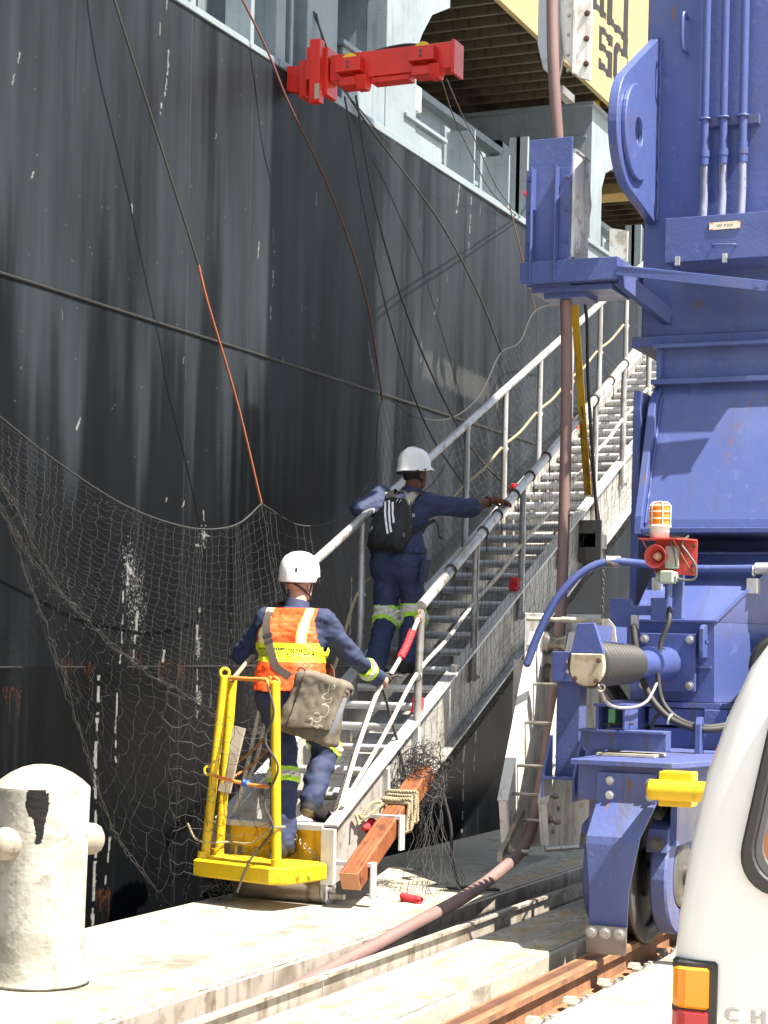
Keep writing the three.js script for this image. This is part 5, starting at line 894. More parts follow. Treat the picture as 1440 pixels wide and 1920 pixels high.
{
  // left net: from the scalloped head rope over a fold to the platform, skirt hanging over the quay edge
  const head1 = [[7.2, -5.95, 3.12], [7.8, -5.93, 2.85], [8.28, -5.9, 2.67], [8.74, -5.9, 2.51], [9.53, -5.9, 2.30], [10.16, -5.9, 2.22], [10.61, -5.9, 2.22], [11.01, -5.9, 2.29], [11.31, -5.9, 2.44]];
  const fold1 = [[7.1, -5.72, 2.9], [7.7, -5.70, 2.55], [8.01, -5.68, 2.29], [8.32, -5.65, 1.91], [8.79, -5.6, 1.55], [9.3, -5.5, 1.28], [9.7, -5.40, 1.10], [10.2, -5.36, 0.95], [10.9, -5.34, 1.05]];
  const skirt1 = [[7.0, -5.55, 2.7], [7.5, -5.53, 2.4], [7.74, -5.5, 2.14], [8.03, -5.5, 1.76], [8.4, -5.48, 1.12], [8.79, -5.46, 0.46], [9.25, -5.43, 0.05], [9.75, -5.38, -0.1], [10.4, -5.36, 0.1]];
  const H1 = spline(head1), F1 = spline(fold1), S1 = spline(skirt1);
  const net1 = thing('safety_net', 'black safety net slung from the hull to the foot of the gangway', 'net', [9, -5.9, 2.3]);
  part(net1, 'mesh', netSheet((s, t) => { const p = H1(s).lerp(F1(s), t); p.y -= 0.10 * Math.sin(t * Math.PI); p.x += 0.03 * Math.sin(s * 40); return p; }, 56, 26, 0.0008, 0.004), M.netLight);
  part(net1, 'skirt', netSheet((s, t) => { const p = F1(s).lerp(S1(s), t); p.x += 0.035 * Math.sin(s * 30 + t * 5); return p; }, 40, 15, 0.0008, 0.014), M.netLight);
  part(net1, 'head_rope', [strand(curve(WP(head1)).getSpacedPoints(80), 0.0055, 6)], M.ropeGrey);
  part(net1, 'fold_rope', Array.from({ length: 5 }, (_, k) => strand(curve(WP(fold1)).getSpacedPoints(70).map(p => p.clone().add(V3(rr(-0.015, 0.015), rr(-0.03, 0.02), rr(-0.01, 0.01)))), 0.003, 4)), M.netLight);
  part(net1, 'edge_rope', Array.from({ length: 4 }, (_, k) => strand(curve(WP(skirt1.slice(0, 7))).getSpacedPoints(50).map(p => p.clone().add(V3(rr(-0.015, 0.015), rr(-0.03, 0.03), rr(-0.01, 0.01)))), 0.0028, 4)), M.netLight);
  // upper net between hull wires and the ship-side beam
  const head2 = [[11.31, -5.9, 2.44], [11.89, -5.88, 2.33], [12.6, -5.88, 2.46], [13.16, -5.9, 2.85], [13.42, -5.95, 3.42], [14.0, -5.92, 3.36], [14.69, -5.9, 3.42], [15.4, -5.9, 3.70], [16.09, -5.95, 4.2], [16.5, -5.93, 4.35], [17.01, -5.95, 4.74], [18.2, -5.9, 5.0]];
  const foot2 = [[10.9, -5.32, 0.98], [11.4, -5.32, 1.15], [12.0, -5.32, 1.40], [12.6, -5.32, 1.68], [13.2, -5.32, 1.96], [13.8, -5.32, 2.24], [14.5, -5.32, 2.57], [15.2, -5.32, 2.9], [15.9, -5.32, 3.23], [16.6, -5.32, 3.56], [17.3, -5.32, 3.9], [18.2, -5.32, 4.3]];
  const H2 = spline(head2), F2 = spline(foot2);
  const net2 = thing('safety_net', 'black safety net between the hull wires and the upper gangway', 'net', [14, -5.9, 3.4]);
  part(net2, 'mesh', netSheet((s, t) => { const p = H2(s).lerp(F2(s), t); p.y -= 0.16 * Math.sin(t * Math.PI); return p; }, 64, 16, 0.0013, 0.004), M.net);
  part(net2, 'head_rope', [strand(curve(WP(head2)).getSpacedPoints(120), 0.0055, 6)], M.ropeGrey);
  // near-side net: from the near handrail down past the beam and slung underneath
  const net3 = thing('safety_net', 'black netting over the near side of the gangway and slung beneath it', 'net', [13, -4.5, 2]);
  part(net3, 'mesh', netSheet((s, t) => { const u = lerp(10.95, 18.5, s); const p = t < 0.55 ? W(u, -4.525 + 0.02 * Math.sin(u * 5), lerp(railR(u), sTop(u) - 0.2, t / 0.55)) : W(u, -4.525 + 0.02 * Math.sin(u * 5), lerp(sTop(u) - 0.2, sBot(u) - 0.02, (t - 0.55) / 0.45)); return p; }, 90, 15, 0.0012, 0.008), M.net);
  part(net3, 'belly', netSheet((s, t) => { const u = lerp(10.9, 19, s), d = 0.12 + 0.30 * smooth(0, 0.12, s); return bez(W(u, -4.53, sBot(u) - 0.02), W(u + 0.1, -4.9, sBot(u) - d * 2), W(u, -5.30, sBot(u) + 0.02), t); }, 150, 26, 0.0019, 0.005), M.net);
  // tangle at the end of the timber
  const c0 = W(10.66, -4.40, 0.74), tang = [];
  for (let i = 0; i < 150; i++) { const c = c0.clone().add(V3(rr(-1, 1) * 0.10, (rnd() + rnd() - 1) * 0.17 - 0.02, rr(-1, 1) * 0.16)), R = rr(0.03, 0.11), n = V3(rr(-1, 1), rr(-1, 1), rr(-1, 1)).normalize(), t1 = Math.abs(n.y) < 0.8 ? UP.clone().cross(n).normalize() : RIGHT.clone().cross(n).normalize(), t2 = n.clone().cross(t1), P = [], a0 = rr(0, 6), L = rr(1.5, 5.5); for (let k = 0; k <= 12; k++) { const a = a0 + k / 12 * L, q = R * (1 + 0.3 * Math.sin(a * 2.3 + i)); P.push(c.clone().addScaledVector(t1, Math.cos(a) * q).addScaledVector(t2, Math.sin(a) * q).addScaledVector(n, 0.02 * Math.sin(a * 3)).add(V3(0, -0.04 * k / 12, 0))); } tang.push(strand(P, rr(0.0016, 0.0028), 4)); }
  for (let i = 0; i < 26; i++) { const p = c0.clone().add(V3(rr(-0.05, 0.12), rr(-0.2, 0), rr(-0.16, 0.16))), P = [p]; const q = W(10.2 + rr(-0.2, 0.5), -4.25 + rr(-0.15, 0.22), 0.012 + rnd() * 0.01); for (let k = 1; k <= 7; k++) P.push(p.clone().lerp(q, k / 7).add(V3(rr(-0.03, 0.03), -0.06 * Math.sin(k / 7 * Math.PI), rr(-0.03, 0.03)))); tang.push(strand(P, 0.0018, 3)); }
  tag(obj('net_tangle', tang, M.net), 'black tangle of loose netting on the upper end of the timber', 'net');
  const t2 = []; for (let i = 0; i < 34; i++) { const c = W(9.45 + rr(-0.08, 0.08), -5.12 + rr(-0.09, 0.06), 0.035 + rr(0, 0.09)), R = rr(0.015, 0.045), n = V3(rr(-1, 1), rr(-1, 1), rr(-1, 1)).normalize(); t2.push(ring(c, n, R, 0.0028, rr(3, 6))); }
  tag(obj('net_tangle', t2, M.net), 'small tangle of black cord on the quay under the yellow platform', 'net');
  // net strands draped over the yellow platform
  const drape = netSheet((s, t) => W(lerp(9.28, 9.8, s) - 0.15 * (1 - t), lerp(-5.36, -4.82, s) , lerp(1.22, 0.16, t) - 0.25 * s * (1 - t)), 9, 12, 0.0018, 0.02);
  tag(obj('net_drape', drape, M.net), 'loose black netting draped over the yellow posts', 'net');
  // wires from the deck to the nets
  const wire = (label, m, pts, r = 0.008) => tag(obj('hull_wire', strand(curve(WP(pts)).getSpacedPoints(60), r, 6), m), label, 'wire');
  wire('dark wire hanging down the hull above the bollard, leftmost of the wires', M.wire, [[9.55, -6.25, 5.9], [9.73, -6.15, 5.37], [10.15, -6.08, 4.65], [10.55, -6.0, 3.93]], 0.009);
  tag(obj('orange_rope', laid(WP([[10.55, -6.0, 3.93], [10.62, -5.98, 3.74], [11.0, -5.94, 3.1], [11.31, -5.9, 2.44]]), 0.009, 0.05), M.ropeOrangeDull), 'orange rope below the leftmost hull wire, holding the net', 'rope');
  wire('rusty wire running from the red beam down to the hull strake', M.wireRust, [[11.2, -6.5, 6.6], [11.78, -6.2, 5.75], [11.95, -6.1, 5.4], [12.5, -6.0, 4.85], [13.1, -5.96, 4.15], [13.42, -5.95, 3.42]], 0.009);
  wire('dark wire hanging from the inner pulley of the red beam, left of a pair', M.wire, [[12.35, -5.83, 5.5], [12.5, -5.72, 4.7], [12.8, -5.62, 3.9], [13.4, -5.56, 3.2], [14.2, -5.5, 2.75]], 0.008);
  wire('dark wire hanging from the inner pulley of the red beam, right of a pair', M.wire, [[12.35, -5.74, 5.5], [12.6, -5.68, 4.75], [13.2, -5.62, 3.95], [14.3, -5.55, 3.15], [15.2, -5.45, 2.8]], 0.009);
  wire('dark wire running down the hull to the peak of the upper net', M.wire, [[13.0, -6.42, 6.4], [13.3, -6.3, 5.9], [14.9, -6.1, 5.15], [15.6, -6.0, 4.65], [16.09, -5.95, 4.2]], 0.009);
  wire('thin wire beside the wire that holds the peak of the net', M.wire, [[13.05, -6.42, 6.4], [13.1, -6.3, 5.95], [13.6, -6.25, 5.75], [14.0, -6.2, 5.6]], 0.006);
  wire('wire from the outer pulley of the red beam towards the far ship side', M.wire, [[12.35, -5.07, 5.55], [13.3, -5.35, 5.56], [14.3, -5.62, 5.6], [15.8, -5.98, 5.62], [17.7, -6.36, 5.79]], 0.005);
  wire('second wire from the outer pulley of the red beam towards the far ship side', M.wire, [[12.35, -5.03, 5.55], [13.4, -5.32, 5.6], [14.4, -5.58, 5.65], [15.9, -5.95, 5.66], [17.8, -6.36, 5.79]], 0.005);
  wire('short wire holding the uppermost corner of the net', M.wireRust, [[16.9, -6.2, 5.75], [17.01, -5.95, 4.74]], 0.006);
}
// ---------------------------------------------------------------- red davit beam over the deck edge
{
  const t = thing('davit_beam', 'red steel davit beam with yellow pulleys sticking out over the deck edge', 'davit', [12.35, -6.3, 5.5]);
  const U0 = 12.28, U1 = 12.44;
  part(t, 'beam', [box(U0, U1, -5.92, -4.96, 5.60, 5.79, 0.006)], M.red);
  part(t, 'tail_plate', [fplate([[-6.29, 5.58], [-6.29, 5.76], [-6.05, 5.74], [-6.05, 5.5]], U0 + 0.03, U1 - 0.03, null, 0.006), box(U0 - 0.02, U1 + 0.02, -6.16, -6.10, 5.50, 5.77, 0.004)], M.red);
  part(t, 'column', [box(U0 - 0.10, U0 - 0.02, -6.04, -5.955, 5.43, 5.89, 0.006), box(U0 - 0.02, U1, -5.985, -5.93, 5.50, 5.85, 0.006), box(U0 - 0.09, U0 - 0.02, -6.07, -6.04, 5.6, 5.84, 0.004)], M.red);
  part(t, 'wooden_pad', [box(U0 - 0.106, U0 - 0.10, -5.99, -5.955, 5.45, 5.56)], M.driftwood);
  for (const [v, h] of [[-5.74, 5.70], [-5.17, 5.72]]) {
    const s = sub(t, 'pulley');
    part(s, 'sheave', [lathe([[0, -0.02], [0.066, -0.02], [0.072, -0.01], [0.058, 0], [0.072, 0.01], [0.066, 0.02], [0, 0.02]], W(U0 - 0.045, v, h), FRONT, 30)], M.yellow);
    part(s, 'cheek', [box(U0 - 0.085, U0, v - 0.10, v + 0.10, h - 0.07, h + 0.035, 0.006)], M.red);
    for (const dh of [-0.035, 0]) part(s, 'bolt', [bolt(W(U0 - 0.085, v, h + dh), FRONT, 0.008, 0.01)], M.steelDark);
    part(s, 'lower_block', [box(U0 - 0.06, U0 + 0.1, v - 0.08, v + 0.06, h - 0.165, h - 0.10, 0.006), splate([[U0 - 0.08, h - 0.10], [U0 + 0.06, h - 0.10], [U0 + 0.02, h - 0.2], [U0 - 0.06, h - 0.2]], v + 0.06, v + 0.14, null, 0.005)], M.red);
  }
  part(t, 'end_cap', [box(U0 - 0.012, U1 + 0.012, -4.965, -4.94, 5.56, 5.80, 0.004)], M.red);
  part(t, 'lower_flange', [box(U0 + 0.02, U1 - 0.02, -5.6, -5.3, 5.56, 5.60, 0.004)], M.red);
  part(t, 'hose', tube(WP([[12.4, -5.7, 5.80], [12.4, -5.55, 5.83], [12.4, -5.35, 5.84], [12.4, -5.2, 5.81]]), 0.012, 20, 6), M.rubber);
}
// ---------------------------------------------------------------- bollard
{
  const cx = 6.82, cv = -4.60, R = 0.202;
  const t = thing('mooring_bollard', 'pale concrete mooring bollard with domed top and black tar run', 'bollard', [cx, cv, 0]);
  const N = 96, Hh = 64;
  const col = lathe([[0, 0], [R + 0.02, 0], [R + 0.008, 0.015], [R - 0.002, 0.04], [R - 0.006, 0.2], [R, 0.5], [R + 0.006, 0.8], [R + 0.008, 0.845], [R + 0.004, 0.855]], W(cx, cv, 0), UP, 64);
  { const p = col.attributes.position, uv = col.attributes.uv; for (let i = 0; i < p.count; i++) uv.setY(i, p.getY(i) / 0.9); }
  part(t, 'column', col, M.bollard, true);
  part(t, 'dome', [lathe([[R + 0.006, 0.853], [R + 0.002, 0.857], [R * 0.86, 0.884], [R * 0.66, 0.912], [R * 0.42, 0.935], [R * 0.2, 0.946], [0, 0.949]], W(cx, cv, 0), UP, 48)], M.bollardTop);
  for (const a of [-0.85, 1.72]) { const d = V3(Math.cos(a), 0, Math.sin(a)); part(t, 'horn', [lathe([[0.07, 0], [0.07, R + 0.02], [0.067, R + 0.042], [0.054, R + 0.064], [0.03, R + 0.077], [0, R + 0.08]], W(cx, cv, 0.62), d, 28)], M.bollardTop); }
}

// ---------------------------------------------------------------- people
const smin = (a, b, k) => { const h = clamp(0.5 + 0.5 * (b - a) / k); return lerp(b, a, h) - k * h * (1 - h); };
function cap(x, y, z, a, b, ra, rb) {                                   // tapered capsule
  const bx = b.x - a.x, by = b.y - a.y, bz = b.z - a.z, px = x - a.x, py = y - a.y, pz = z - a.z;
  const t = clamp((px * bx + py * by + pz * bz) / (bx * bx + by * by + bz * bz));
  return Math.hypot(px - bx * t, py - by * t, pz - bz * t) - lerp(ra, rb, t);
}
function ell(x, y, z, c, r) { const dx = (x - c.x) / r[0], dy = (y - c.y) / r[1], dz = (z - c.z) / r[2], k = Math.hypot(dx, dy, dz); return (k - 1) * Math.min(r[0], r[1], r[2]) * (k > 1 ? 0.9 : 1); }
const NAVY = [0.022, 0.034, 0.085], BOOT = [0.014, 0.013, 0.013], BAND = [0.42, 0.72, 0.06], SILVER = [0.62, 0.62, 0.58];

function handGeo(wrist, palm, fingers, thumb, skin, pad = 0.012) {         // palm plus five separate bent fingers
  const pts = [wrist, ...fingers.flat(), ...thumb], lo = [1e9, 1e9, 1e9], hi = [-1e9, -1e9, -1e9];
  for (const p of pts) [p.x, p.y, p.z].forEach((q, i) => { lo[i] = Math.min(lo[i], q - 0.04); hi[i] = Math.max(hi[i], q + 0.04); });
  const f = (x, y, z) => {
    let d = cap(x, y, z, wrist, palm[0], 0.024, 0.022); d = smin(d, cap(x, y, z, palm[0], palm[1], 0.021, 0.017), 0.02); d = smin(d, cap(x, y, z, palm[0], palm[2], 0.021, 0.016), 0.02); d = smin(d, cap(x, y, z, palm[1], palm[2], 0.015, 0.014), 0.014);
    for (const c of fingers) { let e = 1e9; for (let i = 0; i < c.length - 1; i++) e = Math.min(e, cap(x, y, z, c[i], c[i + 1], 0.0098 - i * 0.0007, 0.0092 - i * 0.0009)); d = smin(d, e, 0.005); }
    let e = 1e9; for (let i = 0; i < thumb.length - 1; i++) e = Math.min(e, cap(x, y, z, thumb[i], thumb[i + 1], 0.0125 - i * 0.001, 0.011 - i * 0.001)); return smin(d, e, 0.008);
  };
  return surface(f, lo, hi, 0.0035, () => skin);
}
function headGeo(c, q, skin, hair, hairLow) {                              // head with ears, nose, jaw, eye hollows; q turns the head, -z is the face
  const f = (X, Y, Z) => {
    const p = V3(X - c.x, Y - c.y, Z - c.z).applyQuaternion(q), x = p.x, y = p.y, z = p.z, ax = Math.abs(x);
    let d = ell(x, y, z, V3(0, 0.03, 0.005), [0.076, 0.098, 0.096]);
    d = smin(d, ell(x, y, z, V3(0, -0.045, -0.03), [0.058, 0.07, 0.066]), 0.03);
    d = smin(d, cap(x, y, z, V3(0, 0.012, -0.094), V3(0, -0.022, -0.108), 0.008, 0.014), 0.012);
    d = smin(d, ell(x, y, z, V3(0, -0.062, -0.085), [0.026, 0.009, 0.012]), 0.01);
    d = Math.max(d, -ell(ax, y, z, V3(0.031, 0.012, -0.099), [0.014, 0.009, 0.014]));
    const ear = Math.max(ell(ax, y, z, V3(0.078, -0.008, 0.012), [0.011, 0.032, 0.02]), -ell(ax, y, z, V3(0.092, -0.006, 0.004), [0.009, 0.018, 0.01]));
    d = smin(d, ear, 0.006);
    return d;
  };
  return surface(f, [c.x - 0.13, c.y - 0.15, c.z - 0.14], [c.x + 0.13, c.y + 0.15, c.z + 0.14], 0.0055, (X, Y, Z) => { const p = V3(X - c.x, Y - c.y, Z - c.z).applyQuaternion(q); if (Math.abs(p.x) > 0.072 && p.y < 0.03) return skin; return (p.y > hairLow && p.z > -0.03) || p.y > 0.065 ? hair : skin; });
}
function fold(x, y, z, s) { const a = n3(x * 5 + s, y * 9, z * 5), b = 1 - Math.abs(n3(x * 9 + y * 4, y * 15 - x * 5 + s, z * 9)) * 2, c = n3(x * 22, y * 30 + s, z * 22); return 0.008 * a + 0.0055 * b + 0.0015 * c; }

function makePerson(label, J, opt) {
  const t = thing('person', label, 'person', opt.base);
  const torso = (x, y, z) => {
    let d = cap(x, y, z, J.hipL, J.hipR, opt.hip, opt.hip);
    d = smin(d, cap(x, y, z, J.bumL, J.bumR, 0.115, 0.115), 0.06);
    d = smin(d, cap(x, y, z, J.waL, J.waR, opt.waist, opt.waist), 0.08);
    d = smin(d, cap(x, y, z, J.chL, J.chR, opt.chest, opt.chest), 0.08);
    d = smin(d, cap(x, y, z, J.shL, J.shR, 0.072, 0.072), 0.07);
    d = smin(d, cap(x, y, z, J.neckB, J.neckT, 0.075, 0.058), 0.05);
    return d;
  };
  const limbs = (x, y, z) => {
    let l = smin(cap(x, y, z, J.hipL, J.knL, 0.10, 0.083), cap(x, y, z, J.knL, J.anL, 0.082, 0.072), 0.03);
    let r = smin(cap(x, y, z, J.hipR, J.knR, 0.10, 0.083), cap(x, y, z, J.knR, J.anR, 0.082, 0.072), 0.03);
    let a = smin(cap(x, y, z, J.shL, J.elL, 0.076, 0.062), cap(x, y, z, J.elL, J.wrL, 0.06, opt.cuff), 0.03);
    let b = smin(cap(x, y, z, J.shR, J.elR, 0.076, 0.062), opt.rolled ? cap(x, y, z, J.elR, J.elR.clone().lerp(J.wrR, 0.2), 0.062, 0.06) : cap(x, y, z, J.elR, J.wrR, 0.06, opt.cuff), 0.03);
    return [smin(l, r, 0.012), smin(a, b, 0.01)];
  };
  const foot = (x, y, z) => { let d = 1e9; for (const [an, toe, heel] of [[J.anL, J.toeL, J.heelL], [J.anR, J.toeR, J.heelR]]) { let e = cap(x, y, z, an, heel, 0.05, 0.042); e = smin(e, cap(x, y, z, heel, toe, 0.042, 0.04), 0.03); e = smin(e, cap(x, y, z, an, toe, 0.046, 0.036), 0.03); d = Math.min(d, e); } return d; };
  const cloth = (x, y, z) => { const [lg, ar] = limbs(x, y, z); let d = smin(torso(x, y, z), lg, 0.05); d = smin(d, ar, 0.045); return d + fold(x, y, z, opt.seed); };
  const body = (x, y, z) => { let d = Math.min(cloth(x, y, z), foot(x, y, z)); if (opt.rolled) d = smin(d, cap(x, y, z, J.elR, J.wrR, 0.042, 0.027), 0.004); return d; };
  const all = Object.values(J), lo = [1e9, 1e9, 1e9], hi = [-1e9, -1e9, -1e9];
  for (const p of all) [p.x, p.y, p.z].forEach((q, i) => { lo[i] = Math.min(lo[i], q - 0.16); hi[i] = Math.max(hi[i], q + 0.16); });
  const nearSeg = (x, y, z, a, b, l0, l1, r) => { const bx = b.clone().sub(a), L = bx.length(), q = V3(x, y, z).sub(a), s = q.dot(bx) / L / L; return s > l0 && s < l1 && q.addScaledVector(bx, -s).length() < r; };
  const bodyGeo = surface(body, lo, hi, 0.0115, (x, y, z) => {
    const f = foot(x, y, z); if (f < 0.012 && f < cloth(x, y, z) + 0.004) return f < 0.012 && opt.sole && opt.sole(x, y, z) ? [0.16, 0.11, 0.05] : BOOT;
    if (opt.rolled && cap(x, y, z, J.elR, J.wrR, 0.045, 0.03) < 0.006 && nearSeg(x, y, z, J.elR, J.wrR, 0.24, 1.3, 0.06)) return opt.skin;
    return NAVY;
  });
  for (const [a, b, s0, w, r] of opt.bands) {                              // reflective bands sewn round the limbs
    const d = b.clone().sub(a), L = d.length(), c = a.clone().addScaledVector(d, s0), n = d.clone().multiplyScalar(1 / L);
    const shell = (hw, off) => surface((x, y, z) => { const q = V3(x, y, z).sub(c), t2 = Math.abs(q.dot(n)); return Math.max(Math.abs(cloth(x, y, z) - off) - 0.0035, t2 - hw, q.length() - r); }, [c.x - r, c.y - r, c.z - r], [c.x + r, c.y + r, c.z + r], 0.0055);
    const bd = part(t, 'reflective_band', [shell(w, 0.003)], M.bandLime);
    part(bd, 'silver_strip', [shell(w * 0.4, 0.006)], M.bandSilver);
  }
  const neck = surface((x, y, z) => cap(x, y, z, J.neckB, J.head, 0.056, 0.052), [J.neckB.x - 0.1, J.neckB.y - 0.1, J.neckB.z - 0.12], [J.head.x + 0.1, J.head.y + 0.1, J.head.z + 0.12], 0.01, () => opt.skin);
  const geos = [bodyGeo, neck, headGeo(J.head, opt.headQ, opt.skin, opt.hair, opt.hairLow), ...opt.hands];
  part(t, 'body', geos.map(g => g), M.person);
  part(t, 'collar', [surface((x, y, z) => Math.max(Math.abs(cap(x, y, z, J.neckB, J.neckT, 0.074, 0.070)) - 0.006, cap(x, y, z, J.neckB, J.neckT.clone().add(V3(0, 0.012, 0)), 0.1, 0.1), y - J.neckT.y - 0.012 + 0.25 * (J.neckT.z - z), J.neckB.y + 0.0 - y), [J.neckB.x - 0.13, J.neckB.y - 0.05, J.neckB.z - 0.15], [J.neckB.x + 0.13, J.neckT.y + 0.08, J.neckB.z + 0.15], 0.006, () => NAVY)], M.person);
  return { t, torso, cloth, limbs };
}
M.person = std({ vertexColors: true, roughness: 0.8, bumpMap: tCloth, bumpScale: 0.0006 });
const jm = o => Object.fromEntries(Object.entries(o).map(([k, v]) => [k, W(...v)]));

// ---- the man in the orange vest: rear foot on the platform, leaning into the climb
const A = jm({ hipL: [9.82, -4.979, 1.165], hipR: [9.83, -4.826, 1.165], bumL: [9.78, -4.969, 1.155], bumR: [9.79, -4.836, 1.155], knL: [9.7, -4.877, 0.742], anL: [9.6, -4.819, 0.355], knR: [10.08, -4.784, 0.869], anR: [9.86, -4.772, 0.581], waL: [9.86, -4.984, 1.312], waR: [9.86, -4.876, 1.312], chL: [9.94, -5.03, 1.5], chR: [9.93, -4.871, 1.5], shL: [9.99, -5.144, 1.629], shR: [9.97, -4.781, 1.629], neckB: [10.03, -4.98, 1.679], neckT: [10.05, -4.988, 1.734], head: [10.1, -4.998, 1.854], elL: [10.03, -5.334, 1.42], wrL: [10.3, -5.37, 1.44], elR: [10.11, -4.651, 1.43], wrR: [10.4, -4.605, 1.3], heelL: [9.55, -4.821, 0.305], toeL: [9.75, -4.841, 0.302], heelR: [9.82, -4.772, 0.527], toeR: [9.98, -4.728, 0.458] });
const skinA = [0.58, 0.30, 0.22], skinB = [0.115, 0.045, 0.025];
const hq = (yaw, pitch) => new THREE.Quaternion().setFromEuler(new THREE.Euler(pitch, yaw, 0, 'YXZ')).invert();
const gripA = (() => {                                               // right hand closed on the rope
  const w = A.wrR, p = (u, v, h) => W(w.z * -1 + u, w.x + v, w.y + h);
  return handGeo(w, [p(0.035, 0.0, -0.012), p(0.075, 0.022, -0.018), p(0.07, -0.022, -0.03)], [
    [p(0.078, 0.024, -0.018), p(0.107, 0.020, -0.026), p(0.115, 0.0, -0.048), p(0.098, -0.012, -0.058)], [p(0.08, 0.01, -0.022), p(0.112, 0.004, -0.034), p(0.116, -0.014, -0.056), p(0.096, -0.022, -0.064)],
    [p(0.077, -0.006, -0.026), p(0.105, -0.012, -0.042), p(0.106, -0.026, -0.064), p(0.088, -0.03, -0.07)], [p(0.07, -0.021, -0.03), p(0.093, -0.028, -0.048), p(0.092, -0.038, -0.066), p(0.077, -0.038, -0.072)]],
    [p(0.03, 0.018, -0.01), p(0.058, 0.034, -0.032), p(0.085, 0.022, -0.056), p(0.1, 0.006, -0.062)], skinA);
})();
const gripAL = (() => { const w = A.wrL, p = (u, v, h) => W(-w.z + u, w.x + v, w.y + h); return handGeo(w, [p(0.035, 0, 0.01), p(0.075, 0.02, 0.012), p(0.075, -0.02, 0.012)], [[p(0.08, 0.022, 0.012), p(0.108, 0.02, 0.004), p(0.11, 0.014, -0.022)], [p(0.082, 0.008, 0.013), p(0.114, 0.006, 0.002), p(0.114, 0.002, -0.026)], [p(0.08, -0.007, 0.012), p(0.108, -0.008, 0.0), p(0.108, -0.01, -0.026)], [p(0.074, -0.02, 0.01), p(0.096, -0.022, -0.002), p(0.096, -0.022, -0.022)]], [p(0.03, 0.018, 0.004), p(0.055, 0.03, -0.012), p(0.082, 0.02, -0.026)], skinA); })();
const pa = makePerson('man in orange vest and white helmet stepping from the yellow platform', A, {
  base: [9.65, -4.85, 0.26], hip: 0.12, waist: 0.132, chest: 0.128, cuff: 0.05, seed: 3, skin: skinA, hair: [0.45, 0.36, 0.30], hairLow: 0.02, headQ: hq(-0.1, -0.1), hands: [gripA, gripAL],
  bands: [[A.knL, A.anL, 0.05, 0.045, 0.14], [A.knR, A.anR, 0.02, 0.045, 0.14], [A.elR, A.wrR, 0.62, 0.042, 0.12], [A.elL, A.wrL, 0.6, 0.042, 0.12]],
  sole: (x, y, z) => { const d = V3(x, y, z).sub(A.heelR); return d.length() < 0.3 && d.dot(V3(0, -0.75, 0.66)) > 0.026; },
});
// vest: a shell over the torso with the reflective bands and lettering printed on it
{
  const c = document.createElement('canvas'); c.width = 1024; c.height = 1024; const x = c.getContext('2d');
  const vm = A.chL.x * 0.5 + A.chR.x * 0.5, X = v => (v + 4.99 + 0.28) / 0.56 * 1024, Y = h => 1024 - (h - 1.16) / 0.6 * 1024;
  x.fillStyle = '#f4541f'; x.fillRect(0, 0, 1024, 1024);
  for (const v of [-5.135, -4.865]) { x.fillStyle = '#f2f0c4'; x.fillRect(X(v) - 42, 0, 84, Y(1.48)); x.fillStyle = '#ffd23c'; x.fillRect(X(v) - 54, 0, 12, Y(1.48)); x.fillRect(X(v) + 42, 0, 12, Y(1.48)); }
  x.fillStyle = '#e3ee2c'; x.fillRect(0, Y(1.495), 1024, Y(1.385) - Y(1.495));
  x.fillStyle = '#20242a'; x.textAlign = 'center'; x.font = 'bold 124px sans-serif'; x.save(); x.translate(X(-4.985), Y(1.413)); x.scale(0.335, 1); x.fillText('AUTORIDAD MARITIMA DE PANAMA', 0, 0); x.restore();
  x.fillStyle = '#f6743f'; x.font = 'bold 84px sans-serif'; ['AUTORIDAD', 'MARITIMA', 'PANAMA'].forEach((s, i) => { x.save(); x.translate(X(-5.0), Y(1.625 - i * 0.05)); x.scale(0.7, 1); x.fillText(s, 0, 0); x.restore(); });
  const tv = new THREE.CanvasTexture(c); tv.colorSpace = THREE.SRGBColorSpace; tv.anisotropy = 8;
  const armL = A.shL, armR = A.shR;
  const f = (X0, y, z) => {
    const u = -z, mid = pa.torso(X0, y, z) + 0.6 * fold(X0, y, z, 9); let d = Math.abs(mid - 0.021) - 0.0055;
    const vc = vm, hem = 1.215 + 0.015 * n3(X0 * 6, 0, z * 6);
    d = Math.max(d, hem - y, y - 1.705);
    d = Math.max(d, Math.abs(X0 - vc) - lerp(0.175, 0.23, clamp((1.62 - y) / 0.2)));            // arm openings
    d = Math.max(d, 0.085 - Math.hypot(X0 - A.neckT.x, (y - A.neckT.y) * 0.8, (z - A.neckT.z)));     // neck opening
    return d;
  };
  const g = surface(f, [-5.32, 1.14, -10.3], [-4.6, 1.76, -9.58], 0.0065);
  const p = g.attributes.position, uv = new Float32Array(p.count * 2);
  for (let i = 0; i < p.count; i++) { uv[2 * i] = (p.getX(i) - vm + 0.28) / 0.56; uv[2 * i + 1] = (p.getY(i) - 1.16) / 0.6; }
  g.setAttribute('uv', new THREE.BufferAttribute(uv, 2));
  part(pa.t, 'safety_vest', g, std({ map: tv, roughness: 0.6 }), true, 'orange vest with yellow band and lettering');
}
